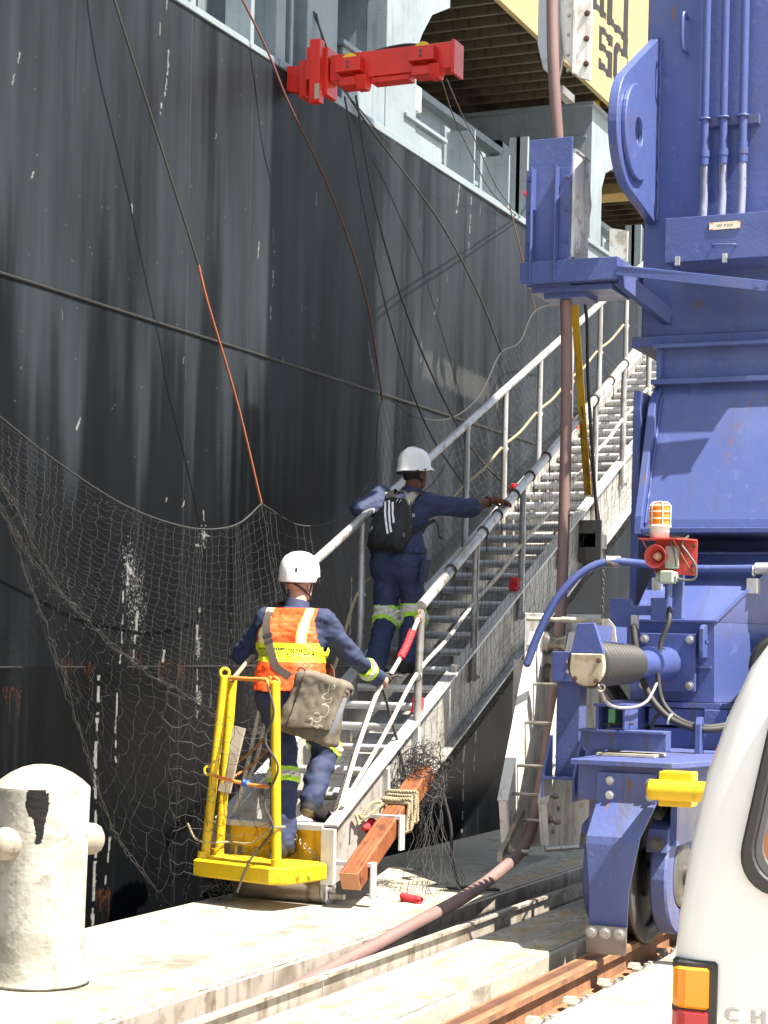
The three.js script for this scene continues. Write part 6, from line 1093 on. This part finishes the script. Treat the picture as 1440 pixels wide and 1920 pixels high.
function helmet(t, c, q, kind) {
  const prof = kind ? [[0.112, -0.022], [0.122, -0.03], [0.124, -0.024], [0.113, 0.0], [0.112, 0.03], [0.105, 0.065], [0.087, 0.10], [0.056, 0.123], [0.02, 0.132], [0, 0.133]] : [[0.118, -0.055], [0.126, -0.057], [0.128, -0.05], [0.126, -0.02], [0.124, 0.02], [0.114, 0.06], [0.092, 0.095], [0.055, 0.118], [0.02, 0.126], [0, 0.127]];
  const g = new THREE.LatheGeometry(prof.map(p => new THREE.Vector2(p[0], p[1])), 44); const p = g.attributes.position;
  for (let i = 0; i < p.count; i++) { let x = p.getX(i), y = p.getY(i), z = p.getZ(i); z *= 1.15; if (kind) { if (y < -0.01) { z -= z < 0 ? 0.025 : 0.0; y -= 0.01 * (z > 0 ? 1 : 0); } const k = Math.abs(x) < 0.02 && y > 0.02 ? 0.008 * (1 - Math.abs(x) / 0.02) : 0; y += k; } else { if (y < -0.03) y += z < 0 ? 0.028 : 0; } p.setXYZ(i, x * 0.93, y, z); }
  g.computeVertexNormals(); g.applyQuaternion(q); g.translate(c.x, c.y, c.z);
  const h = part(t, 'helmet', g, M.helmet);
  const at = (x, y, z) => V3(x, y, z).applyQuaternion(q).add(c);
  if (!kind) {
    for (const [x, y, z] of [[-0.085, -0.02, 0.105], [0.055, 0.02, 0.125]]) part(h, 'vent', [new THREE.SphereGeometry(0.011, 10, 8).scale(0.8, 1.4, 0.5).translate(...at(x, y, z).toArray())], M.rubber);
    part(h, 'cradle', [strand([at(-0.10, -0.05, 0.03), at(-0.07, -0.055, 0.095), at(0, -0.06, 0.118), at(0.07, -0.055, 0.095), at(0.10, -0.05, 0.03)], 0.008, 6), strand([at(-0.06, -0.055, 0.098), at(-0.075, -0.09, 0.06), at(-0.086, -0.13, 0.02), at(-0.07, -0.16, -0.03)], 0.006, 6), strand([at(0.01, -0.055, 0.112), at(0.06, -0.085, 0.08), at(0.088, -0.13, 0.02), at(0.07, -0.16, -0.03)], 0.006, 6), strand([at(0.10, -0.05, 0.01), at(0.088, -0.13, 0.02)], 0.005, 6)], M.rubber);
  } else {
    part(h, 'cradle', [strand([at(-0.105, -0.03, 0.0), at(-0.09, -0.04, 0.07), at(0, -0.045, 0.118), at(0.09, -0.04, 0.07), at(0.105, -0.03, 0.0)], 0.014, 6)], M.rubber);
    for (const x of [-0.03, 0.0]) part(h, 'clip', [new THREE.BoxGeometry(0.01, 0.012, 0.01).translate(...at(x, -0.03, 0.128).toArray())], M.signalWhite);
  }
}
helmet(pa.t, W(10.095, -4.998, 1.924), new THREE.Quaternion().setFromEuler(new THREE.Euler(0.06, -0.1, -0.05)), 0);

// ---- the man with the backpack
const B = jm({ hipL: [11.75, -5.14, 2.06], hipR: [11.75, -4.985, 2.06], bumL: [11.715, -5.13, 2.06], bumR: [11.715, -5.0, 2.06], knL: [11.77, -5.16, 1.655], anL: [11.47, -5.10, 1.36], knR: [11.83, -4.97, 1.68], anR: [11.64, -4.945, 1.40],
  waL: [11.76, -5.11, 2.18], waR: [11.76, -5.01, 2.18], chL: [11.87, -5.145, 2.36], chR: [11.87, -5.01, 2.36], shL: [11.93, -5.245, 2.475], shR: [11.93, -4.91, 2.475], neckB: [11.97, -5.075, 2.525], neckT: [11.995, -5.075, 2.575],
  head: [12.03, -5.075, 2.69], elL: [11.70, -5.345, 2.43], wrL: [11.97, -5.30, 2.565], elR: [12.09, -4.69, 2.455], wrR: [12.30, -4.60, 2.525], heelL: [11.425, -5.10, 1.305], toeL: [11.62, -5.11, 1.30], heelR: [11.60, -4.945, 1.35], toeR: [11.78, -4.95, 1.345] });
const handB = (() => { const w = B.wrR, p = (u, v, h) => W(-w.z + u, w.x + v, w.y + h); return handGeo(w, [p(0.02, 0.02, 0.008), p(0.062, 0.035, 0.004), p(0.035, 0.062, 0.0)], [
  [p(0.064, 0.037, 0.004), p(0.095, 0.056, 0.006), p(0.107, 0.084, -0.014), p(0.104, 0.098, -0.034)], [p(0.056, 0.046, 0.004), p(0.085, 0.072, 0.006), p(0.094, 0.102, -0.015), p(0.09, 0.114, -0.037)],
  [p(0.046, 0.055, 0.002), p(0.07, 0.084, 0.003), p(0.076, 0.112, -0.018), p(0.072, 0.121, -0.038)], [p(0.036, 0.062, 0.0), p(0.052, 0.088, 0.0), p(0.056, 0.11, -0.018), p(0.052, 0.117, -0.034)]],
  [p(0.04, 0.01, 0.0), p(0.07, 0.012, -0.016), p(0.092, 0.03, -0.036)], skinB); })();
const handBL = (() => { const w = B.wrL, p = (u, v, h) => W(-w.z + u, w.x + v, w.y + h); return handGeo(w, [p(0.03, 0.005, 0.012), p(0.07, 0.02, 0.014), p(0.07, -0.018, 0.014)], [[p(0.074, 0.02, 0.014), p(0.105, 0.022, 0.008), p(0.118, 0.022, -0.014)], [p(0.076, 0.007, 0.015), p(0.11, 0.008, 0.008), p(0.122, 0.008, -0.016)], [p(0.074, -0.006, 0.014), p(0.105, -0.006, 0.006), p(0.116, -0.006, -0.016)], [p(0.068, -0.018, 0.012), p(0.092, -0.02, 0.004), p(0.1, -0.02, -0.014)]], [p(0.03, 0.02, 0.0), p(0.05, 0.034, -0.014), p(0.075, 0.034, -0.028)], skinB); })();
const pb = makePerson('man in navy coverall and white helmet climbing higher on the gangway', B, {
  base: [11.6, -5.05, 1.3], hip: 0.112, waist: 0.118, chest: 0.115, cuff: 0.052, seed: 11, skin: skinB, hair: [0.012, 0.01, 0.009], hairLow: -0.055, rolled: true, headQ: hq(-0.35, -0.05), hands: [handB, handBL],
  bands: [[B.knL, B.anL, 0.02, 0.048, 0.15], [B.knR, B.anR, 0.0, 0.048, 0.15]],
});
helmet(pb.t, W(12.02, -5.075, 2.745), new THREE.Quaternion().setFromEuler(new THREE.Euler(0.02, -0.35, 0.03)), 1);
{
  const cuff = (a, b, r, s0, s1) => surface((x, y, z) => Math.max(Math.abs(cap(x, y, z, a, b, r, r)) - 0.007, (() => { const d = b.clone().sub(a), L = d.length(), s = V3(x, y, z).sub(a).dot(d) / L / L; return Math.max(s0 - s, s - s1) * L; })()) + 0.3 * fold(x, y, z, 5), [Math.min(a.x, b.x) - 0.1, Math.min(a.y, b.y) - 0.1, Math.min(a.z, b.z) - 0.1], [Math.max(a.x, b.x) + 0.1, Math.max(a.y, b.y) + 0.1, Math.max(a.z, b.z) + 0.1], 0.006, () => NAVY);
  part(pb.t, 'rolled_cuff', [cuff(B.elR, B.wrR, 0.062, 0.02, 0.26)], M.person);
  const w = B.elR.clone().lerp(B.wrR, 0.86); part(pb.t, 'bracelet', [ring(w, B.wrR.clone().sub(B.elR), 0.034, 0.006), ring(w.clone().lerp(B.wrR, 0.2), B.wrR.clone().sub(B.elR).add(V3(0.02, 0, 0)), 0.032, 0.004)], M.rubber);
  part(pb.t, 'waist_seam', [surface((x, y, z) => Math.max(Math.abs(pb.torso(x, y, z) - 0.006 + 0.004 * Math.sin(x * 160)) - 0.004, Math.abs(y - 2.145) - 0.022), [-5.32, 2.1, -12], [-4.8, 2.19, -11.5], 0.006, () => NAVY)], M.person);
  part(pb.t, 'hip_pocket', [new RoundedBoxGeometry(0.03, 0.15, 0.11, 2, 0.012).rotateZ(-0.18).rotateX(0.1).translate(...W(11.73, -4.862, 2.0).toArray()), new RoundedBoxGeometry(0.02, 0.03, 0.12, 1, 0.008).rotateZ(-0.5).translate(...W(11.73, -4.845, 2.07).toArray())], M.navy);
  for (const v of [-5.24, -4.95]) part(pb.t, 'shoulder_patch', [new THREE.BoxGeometry(0.05, 0.05, 0.004).rotateX(-0.75).rotateZ(v < -5.1 ? 0.15 : -0.2).translate(...W(v < -5.1 ? 11.885 : 11.90, v, v < -5.1 ? 2.535 : 2.54).toArray())], M.reflect);
  part(pb.t, 'collar_badge', [new THREE.SphereGeometry(0.022, 14, 8).scale(1.4, 1, 0.5).rotateX(-0.5).translate(...W(11.905, -5.075, 2.55).toArray())], M.reflect);
  // lettering on the back of the coverall, partly hidden by the backpack
  const c = document.createElement('canvas'); c.width = 128; c.height = 256; const x = c.getContext('2d'); x.fillStyle = '#26324f'; x.fillRect(0, 0, 128, 256); x.fillStyle = '#e9ecef'; x.font = 'bold 84px sans-serif'; x.textAlign = 'center'; x.fillText('D', 60, 90); x.fillText('A', 56, 210);
  const tt = new THREE.CanvasTexture(c); tt.colorSpace = THREE.SRGBColorSpace;
  part(pb.t, 'back_print', [quadSheet((s, q) => { const v = -4.965 + (s - 0.5) * 0.045, h = 2.36 + (q - 0.5) * 0.1; let u = 11.55; for (let k = 0; k < 60; k++) { if (pb.cloth(v, h, -u) < 0.003) break; u += 0.004; } return W(u - 0.003, v, h); }, 4, 8)], std({ map: tt, roughness: 0.8 }), true);
}
// ---- backpack
{
  const t = thing('backpack', 'black backpack with three white stripes on the back of the climbing man', 'backpack', [11.7, -5.12, 2.2]);
  // local frame on the wearer's back
  const o = W(11.665, -5.075, 2.315), ry = V3(0.10, 0.93, -0.33).normalize(), rx = V3(1, -0.06, 0.16).addScaledVector(ry, -V3(1, -0.06, 0.16).dot(ry)).normalize(), rz = rx.clone().cross(ry).normalize();
  const inv = (x, y, z) => { const p = V3(x, y, z).sub(o); return [p.dot(rx), p.dot(ry), p.dot(rz)]; };
  const f = (X, Y, Z) => { const [x, y, z] = inv(X, Y, Z); const w = lerp(0.145, 0.085, smooth(0.0, 0.21, y)), d = lerp(0.085, 0.05, smooth(-0.05, 0.2, y)) - 0.02 * smooth(0.05, 0.15, Math.abs(x)); const qx = Math.abs(x) - w + 0.04, qy = Math.abs(y) - 0.20 + 0.04, qz = Math.abs(z) - d + 0.03; return Math.min(Math.max(qx, qy, qz), 0) + Math.hypot(Math.max(qx, 0), Math.max(qy, 0), Math.max(qz, 0)) - 0.038 + 0.8 * fold(X * 0.8, Y * 0.6, Z, 21); };
  const g = surface(f, [o.x - 0.26, o.y - 0.28, o.z - 0.22], [o.x + 0.26, o.y + 0.28, o.z + 0.22], 0.009);
  const c = document.createElement('canvas'); c.width = 512; c.height = 768; const x = c.getContext('2d'); x.fillStyle = '#1b1b1d'; x.fillRect(0, 0, 512, 768); x.fillStyle = '#121214'; x.fillRect(0, 560, 512, 208);
  x.fillStyle = '#f1f3f5';
  x.strokeStyle = '#f1f3f5'; x.lineWidth = 21; for (const [a, b, e, q] of [[150, 150, 318, 545], [196, 146, 350, 525], [242, 160, 352, 420]]) { x.beginPath(); x.moveTo(a, b); x.lineTo(e, q); x.stroke(); }
  x.fillStyle = '#d9dbdd'; for (let i = 0; i < 3; i++) { x.beginPath(); x.moveTo(70 + i * 20, 500); x.lineTo(84 + i * 20, 500); x.lineTo(84 + i * 20 - 4, 486 - i * 12); x.lineTo(76 + i * 20 - 6, 480 - i * 12); x.closePath(); x.fill(); } x.font = 'bold 15px sans-serif'; x.fillText('adidas', 64, 516);
  const tb = new THREE.CanvasTexture(c); tb.colorSpace = THREE.SRGBColorSpace; tb.anisotropy = 8;
  const p = g.attributes.position, uv = new Float32Array(p.count * 2);
  for (let i = 0; i < p.count; i++) { const [a, b, d] = inv(p.getX(i), p.getY(i), p.getZ(i)); uv[2 * i] = d > 0 ? a / 0.36 + 0.5 : 0.02; uv[2 * i + 1] = d > 0 ? b / 0.5 + 0.5 : 0.02; }
  g.setAttribute('uv', new THREE.BufferAttribute(uv, 2));
  part(t, 'bag', g, std({ map: tb, roughness: 0.7, bumpMap: tCloth, bumpScale: 0.0005 }), true);
  const L = (x2, y2, z2) => o.clone().addScaledVector(rx, x2).addScaledVector(ry, y2).addScaledVector(rz, z2);
  const strap = (pts, w) => { const P = curve(pts).getSpacedPoints(24), out = []; for (let i = 0; i < 24; i++) out.push(bar(P[i], P[i + 1].clone().lerp(P[i + 1].clone().add(P[i + 1]).sub(P[i]), 0.04), w, 0.007, P[i].clone().sub(W(11.9, -5.08, 2.35)))); return out; };
  part(t, 'shoulder_strap', strap([L(-0.06, 0.15, -0.02), W(11.87, -5.19, 2.555), W(11.95, -5.2, 2.565), W(12.03, -5.2, 2.5)], 0.06), M.bagBlack);
  part(t, 'shoulder_strap', strap([L(0.06, 0.15, -0.02), W(11.86, -5.0, 2.54), W(11.93, -4.96, 2.565), W(12.03, -4.95, 2.5)], 0.06), M.bagBlack);
  part(t, 'side_strap', strap([L(0.12, -0.12, -0.02), W(11.68, -4.95, 2.25), W(11.76, -4.885, 2.31), W(11.88, -4.86, 2.36)], 0.025), M.bagBlack);
  part(t, 'loose_strap', strap([W(11.9, -4.86, 2.36), W(11.88, -4.83, 2.31), W(11.86, -4.81, 2.25), W(11.86, -4.79, 2.23)], 0.022), M.bagBlack);
  part(t, 'grab_loop', tube([L(-0.035, 0.19, 0.0), L(-0.03, 0.24, 0.0), L(0.03, 0.24, 0.0), L(0.035, 0.19, 0.0)], 0.009, 20, 6), M.bagBlack);
  part(t, 'zip_pull', [strand([L(0.03, 0.165, 0.062), L(0.025, 0.14, 0.068)], 0.004, 5), strand([L(0.055, 0.162, 0.06), L(0.05, 0.135, 0.066)], 0.004, 5), strand([L(0.125, -0.05, 0.05), L(0.145, -0.10, 0.045)], 0.004, 5)], M.galv);
}
// ---- messenger bag
{
  const t = thing('messenger_bag', 'olive canvas messenger bag at the hip of the man in the vest', 'bag', [9.8, -4.75, 1.0]);
  const o = W(9.63, -4.645, 1.135), rx = V3(0.92, -0.27, 0.05), ry = V3(0.24, 0.95, -0.1).normalize(); rx.addScaledVector(ry, -rx.dot(ry)).normalize(); const rz = rx.clone().cross(ry).normalize();
  const inv = (x, y, z) => { const p = V3(x, y, z).sub(o); return [p.dot(rx), p.dot(ry), p.dot(rz)]; };
  const rb = (x, y, z, a, b, c, r) => { const qx = Math.abs(x) - a + r, qy = Math.abs(y) - b + r, qz = Math.abs(z) - c + r; return Math.min(Math.max(qx, qy, qz), 0) + Math.hypot(Math.max(qx, 0), Math.max(qy, 0), Math.max(qz, 0)) - r; };
  const bagf = (X, Y, Z) => { const [x, y, z] = inv(X, Y, Z); return rb(x, y + 0.01, z, 0.165 + 0.02 * (y < 0 ? -y / 0.18 : 0), 0.185, 0.062 + 0.02 * smooth(0.1, -0.15, y), 0.03) + 0.6 * fold(X, Y * 0.7, Z, 31); };
  const B0 = [o.x - 0.3, o.y - 0.3, o.z - 0.2], B1 = [o.x + 0.3, o.y + 0.3, o.z + 0.2];
  part(t, 'pouch', [surface(bagf, B0, B1, 0.009)], M.canvas);
  const fl = surface((X, Y, Z) => { const [x, y, z] = inv(X, Y, Z); const b = bagf(X, Y, Z); return Math.max(Math.abs(b - 0.012) - 0.0065, x - 0.172, -0.095 - x, -0.135 + 0.03 * Math.sin(x * 9) - y, (z < 0 && y < 0.12 ? 1 : -1) * 0.02); }, B0, B1, 0.007);
  const c = document.createElement('canvas'); c.width = 512; c.height = 512; const x = c.getContext('2d'); x.fillStyle = '#6c665a'; x.fillRect(0, 0, 512, 512); x.strokeStyle = '#b7b3a6'; x.lineWidth = 6; x.lineCap = 'round';
  const sq = pts => { x.beginPath(); pts.forEach((p, i) => i ? x.quadraticCurveTo(p[0], p[1], p[2], p[3]) : x.moveTo(p[0], p[1])); x.stroke(); };
  sq([[300, 90], [280, 120, 300, 150], [250, 170, 262, 200], [310, 210, 330, 190], [350, 160, 345, 215], [300, 230, 280, 250]]); sq([[280, 250], [330, 230, 350, 260], [370, 320, 330, 330], [300, 325, 290, 350]]); sq([[240, 330], [270, 300, 300, 330], [330, 360, 290, 380], [250, 370, 240, 400], [260, 420, 300, 410]]); sq([[310, 400], [350, 380, 352, 420], [340, 460, 310, 440], [300, 420, 320, 415]]); sq([[330, 120], [345, 110, 340, 90], [325, 80, 318, 100]]); sq([[220, 380], [235, 350, 250, 380], [262, 400, 245, 415]]);
  const tb = new THREE.CanvasTexture(c); tb.colorSpace = THREE.SRGBColorSpace;
  const p = fl.attributes.position, uv = new Float32Array(p.count * 2);
  for (let i = 0; i < p.count; i++) { const [a, b, d] = inv(p.getX(i), p.getY(i), p.getZ(i)); uv[2 * i] = d > 0.01 ? (a + 0.12) / 0.36 : 0.02; uv[2 * i + 1] = d > 0.01 ? (b + 0.18) / 0.4 : 0.02; }
  fl.setAttribute('uv', new THREE.BufferAttribute(uv, 2));
  part(t, 'flap', fl, std({ map: tb, roughness: 0.85, bumpMap: tCloth, bumpScale: 0.001 }), true);
  const surfPt = (v, h) => { let u = 9.45; for (let k = 0; k < 150; k++) { if (pa.torso(v, h, -u) < 0.038) break; u += 0.004; } return W(u, v, h); };
  const P = curve([W(10.01, -5.08, 1.715), surfPt(-5.085, 1.66), surfPt(-5.06, 1.58), surfPt(-5.03, 1.5), surfPt(-4.985, 1.42), surfPt(-4.93, 1.35), W(9.69, -4.845, 1.30)]).getSpacedPoints(30), st = [];
  for (let i = 0; i < 30; i++) { const dir = P[i + 1].clone().sub(P[i]); st.push(bar(P[i], P[i + 1].clone().addScaledVector(dir, 0.06), 0.048, 0.006, V3(0, 0.25, 1))); }
  part(t, 'strap', st, M.strap);
  const st2 = [], P2 = curve([W(9.98, -5.09, 1.735), W(10.06, -5.08, 1.73), W(10.12, -5.02, 1.6), W(10.1, -4.86, 1.43), W(9.98, -4.72, 1.34), W(9.76, -4.6, 1.27)]).getSpacedPoints(24); for (let i = 0; i < 24; i++) st2.push(bar(P2[i], P2[i + 1], 0.044, 0.006, P2[i].clone().sub(W(9.93, -4.94, 1.45))));
  part(t, 'strap', st2, M.strap);
  const LL = (a, b, d) => o.clone().addScaledVector(rx, a).addScaledVector(ry, b).addScaledVector(rz, d);
  part(t, 'buckle', [bar(P[14], P[15], 0.06, 0.012, V3(0, 0.25, 1)), bar(P[16], P[17], 0.056, 0.01, V3(0, 0.25, 1)), ring(LL(-0.145, 0.17, 0.02), V3(0.3, 0, 1), 0.02, 0.005)], M.rubber);
  const lg = curve([LL(0.168, 0.1, 0.03), LL(0.176, -0.02, 0.06), LL(0.165, -0.12, 0.07), LL(0.14, -0.19, 0.06)]).getSpacedPoints(16), lgg = []; for (let i = 0; i < 16; i++) lgg.push(bar(lg[i], lg[i + 1], 0.045, 0.006, rz.clone().add(rx.clone().multiplyScalar(0.4))));
  part(t, 'hanging_strap', lgg, M.strapGrey);
}

// ---------------------------------------------------------------- parked white car
{
  const cv = -0.160, G = -0.08;
  const t = thing('parked_car', 'white estate car parked in the foreground, seen from its rear corner', 'car', [5.6, cv, G]);
  const half = [[0.30, 0.74], [0.36, 0.80], [0.55, 0.825], [0.72, 0.832], [0.87, 0.83], [0.97, 0.82], [1.10, 0.80], [1.25, 0.77], [1.37, 0.73], [1.47, 0.685], [1.545, 0.63], [1.59, 0.56], [1.615, 0.42], [1.63, 0.2], [1.635, 0]];
  const low = [[0.30, 0]];
  const sect = (u, inset, hi, ws) => {                                       // ring of points at station u
    const out = [], f = h => { const s = (h - 0.30) / (1.635 - 0.30); return 0.30 + inset * 0.6 + s * (hi - 0.30 - inset * 0.9); };
    const L = half.map(([h, w]) => [Math.max(0, w * ws - inset), f(h)]);
    for (const [w, h] of L) out.push(W(u, cv - w, h)); for (const [w, h] of L.slice(0, -1).reverse()) out.push(W(u, cv + w, h)); return out;
  };
  const st = [[3.735, 0.10, 1.54, 1], [3.737, 0.065, 1.575, 1], [3.743, 0.035, 1.605, 1], [3.754, 0.015, 1.625, 1], [3.775, 0.004, 1.635, 1], [3.82, 0.0, 1.638, 1], [3.95, 0, 1.64, 1], [4.6, 0, 1.66, 1], [5.4, 0, 1.66, 1], [6.0, 0, 1.64, 1], [6.25, 0, 1.56, 0.99], [6.55, 0, 1.3, 0.985], [6.8, 0, 1.06, 0.98], [7.2, 0, 1.02, 0.97], [7.55, 0.01, 0.98, 0.95], [7.68, 0.06, 0.9, 0.93], [7.72, 0.16, 0.8, 0.9]];
  const R = st.map(s => sect(...s)), n = R[0].length, pos = [], idx = [];
  R.forEach(r => r.forEach(p => pos.push(p.x, p.y, p.z)));
  for (let i = 0; i < R.length - 1; i++) for (let k = 0; k < n; k++) { const a = i * n + k, b = i * n + (k + 1) % n, c = a + n, d = b + n; idx.push(a, b, c, b, d, c); }
  for (const [i, fl] of [[0, 1], [R.length - 1, 0]]) { const c = R[i].reduce((q, p) => q.add(p), V3()).multiplyScalar(1 / n), ci = pos.length / 3; pos.push(c.x, c.y, c.z); for (let k = 0; k < n; k++) { const a = i * n + k, b = i * n + (k + 1) % n; fl ? idx.push(ci, b, a) : idx.push(ci, a, b); } }
  const g = new THREE.BufferGeometry(); g.setAttribute('position', new THREE.Float32BufferAttribute(pos, 3)); g.setIndex(idx); g.computeVertexNormals();
  part(t, 'body', [toCreasedNormals(g, 0.7)], M.carWhite);
  // tailgate window: rounded, rubber gasket, terracotta inner border, dark glass
  const rrect = (v0, v1, h0, h1, r, k = 0) => { const p = []; for (const [cx, cy, a] of [[v1 - r, h1 - r, 0], [v0 + r, h1 - r, Math.PI / 2], [v0 + r, h0 + r, Math.PI], [v1 - r, h0 + r, 1.5 * Math.PI]]) for (let i = 0; i <= 8; i++) { const b = a + i / 8 * Math.PI / 2, x = cx + r * Math.cos(b), y = cy + r * Math.sin(b); p.push([cv + (x - cv) * (1 - k * (y - 1.0)), y]); } return p; };
  const wv0 = -0.862, wv1 = 0.53, k = 0.28;
  const lean = gg => { const p = gg.attributes.position; for (let i = 0; i < p.count; i++) { const h = p.getY(i); p.setZ(i, p.getZ(i) - (h - 1.0) * 0.03); } gg.computeVertexNormals(); return gg; };
  const win = part(t, 'tailgate_window', [lean(fplate(rrect(wv0 + 0.045, wv1 - 0.045, 1.06, 1.43, 0.07, k), 3.718, 3.724))], M.carGlass);
  part(win, 'gasket', [lean(fplate(rrect(wv0, wv1, 1.015, 1.475, 0.10, k), 3.708, 3.74, [rrect(wv0 + 0.028, wv1 - 0.028, 1.043, 1.447, 0.08, k).reverse()], 0.006))], M.rubber);
  part(win, 'gasket_lip', [lean(fplate(rrect(wv0 + 0.026, wv1 - 0.026, 1.041, 1.449, 0.08, k), 3.712, 3.738, [rrect(wv0 + 0.046, wv1 - 0.046, 1.061, 1.429, 0.065, k).reverse()], 0.004))], M.rubberGrey);
  part(win, 'inner_border', [lean(fplate(rrect(wv0 + 0.046, wv1 - 0.046, 1.061, 1.429, 0.065, k), 3.7155, 3.718, [rrect(wv0 + 0.07, wv1 - 0.07, 1.085, 1.405, 0.05, k).reverse()]))], M.terracotta);
  // tail lamps
  for (const s of [-1, 1]) {
    const V = d => cv + s * d, lo = (a, b) => [Math.min(V(a), V(b)), Math.max(V(a), V(b))];
    const lamp = sub(t, 'tail_lamp');
    const [a0, a1] = lo(0.726, 0.834); const plan = (d0, d1, f) => [[f, V(d0)], [f, V(d1 - 0.035)], [f + 0.004, V(d1 - 0.018)], [f + 0.014, V(d1 - 0.006)], [f + 0.03, V(d1)], [3.86, V(d1)], [3.86, V(d0)]];
    part(lamp, 'housing', [tplate(plan(0.726, 0.826, 3.727), 0.50, 0.872, null, 0.006)], M.rubber);
    const [b0, b1] = lo(0.742, 0.842); part(lamp, 'amber_lens', [tplate(plan(0.742, 0.824, 3.720), 0.774, 0.858, null, 0.005)], M.amberLens);
    part(lamp, 'red_lens', [tplate(plan(0.742, 0.824, 3.720), 0.62, 0.770, null, 0.005)], M.redLens);
    part(lamp, 'white_lens', [tplate(plan(0.742, 0.824, 3.720), 0.52, 0.616, null, 0.005)], M.signalWhite);
  }
  // tailgate lettering
  const font = await new (await import('three/addons/loaders/FontLoader.js')).FontLoader().loadAsync('fonts/droid/droid_sans_bold.typeface.json');
  const { TextGeometry } = await import('three/addons/geometries/TextGeometry.js');
  const let_ = (s, v, h, size, sx) => { const q = new TextGeometry(s, { font, size, depth: 0.004, curveSegments: 4, bevelEnabled: true, bevelSize: 0.0006, bevelThickness: 0.0008, bevelSegments: 1 }); q.scale(sx, 1, 1); return q.translate(v, h, -3.736); };
  let vv = -0.872; for (const ch of 'CHEVROLET') { part(t, 'letter', [let_(ch, vv, 0.756, 0.026, 1.45)], M.letterGrey); vv += 0.052; }
  // bumper, plate, wheels, side windows
  part(t, 'bumper', [new RoundedBoxGeometry(1.68, 0.2, 0.22, 3, 0.05).translate(cv, 0.37, -3.76)], M.rubberGrey);
  part(t, 'number_plate', [box(3.722, 3.73, cv - 0.16, cv + 0.16, 0.60, 0.71, 0.004)], M.signalWhite);
  part(t, 'tailgate_handle', [box(3.715, 3.735, cv - 0.12, cv + 0.12, 0.86, 0.90, 0.006)], M.rubber);
  for (const s of [-1, 1]) for (const [u0, u1] of [[3.98, 4.75], [4.82, 5.55], [5.62, 6.25]]) {
    const sd = (u, h) => { let w = 0; for (let i = 0; i < half.length - 1; i++) if (h >= half[i][0] && h <= half[i + 1][0]) w = lerp(half[i][1], half[i + 1][1], (h - half[i][0]) / (half[i + 1][0] - half[i][0])); return W(u, cv + s * (w + 0.004), h); };
    part(t, 'side_window', [quadSheet((a, b) => sd(lerp(u0, u1, a) - (u0 > 5.6 ? 0 : 0), lerp(1.10, 1.47, b)), 2, 8)], M.carGlass);
  }
  for (const u of [4.45, 6.95]) for (const s of [-1, 1]) {
    const w = sub(t, 'wheel'), c = W(u, cv + s * 0.72, G + 0.33);
    part(w, 'tyre', [lathe([[0.2, -0.11], [0.30, -0.115], [0.325, -0.09], [0.33, -0.05], [0.33, 0.05], [0.325, 0.09], [0.30, 0.115], [0.2, 0.11]], c, RIGHT, 36)], M.rubber);
    part(w, 'rim', [lathe([[0, 0.09], [0.06, 0.10], [0.1, 0.06], [0.18, 0.08], [0.205, 0.11], [0.2, -0.1]], c, V3(s, 0, 0), 28)], M.aluClean);
    part(t, 'wheel_arch', [lathe([[0.36, -0.02], [0.40, -0.02], [0.41, 0.0], [0.40, 0.02], [0.36, 0.02]], W(u, cv + s * 0.83, G + 0.36), RIGHT, 36)], M.rubber);
  }
  part(t, 'underbody', [box(3.9, 7.6, cv - 0.7, cv + 0.7, G + 0.16, 0.34, 0.05)], M.rubber);
}

renderer.render(scene, camera);
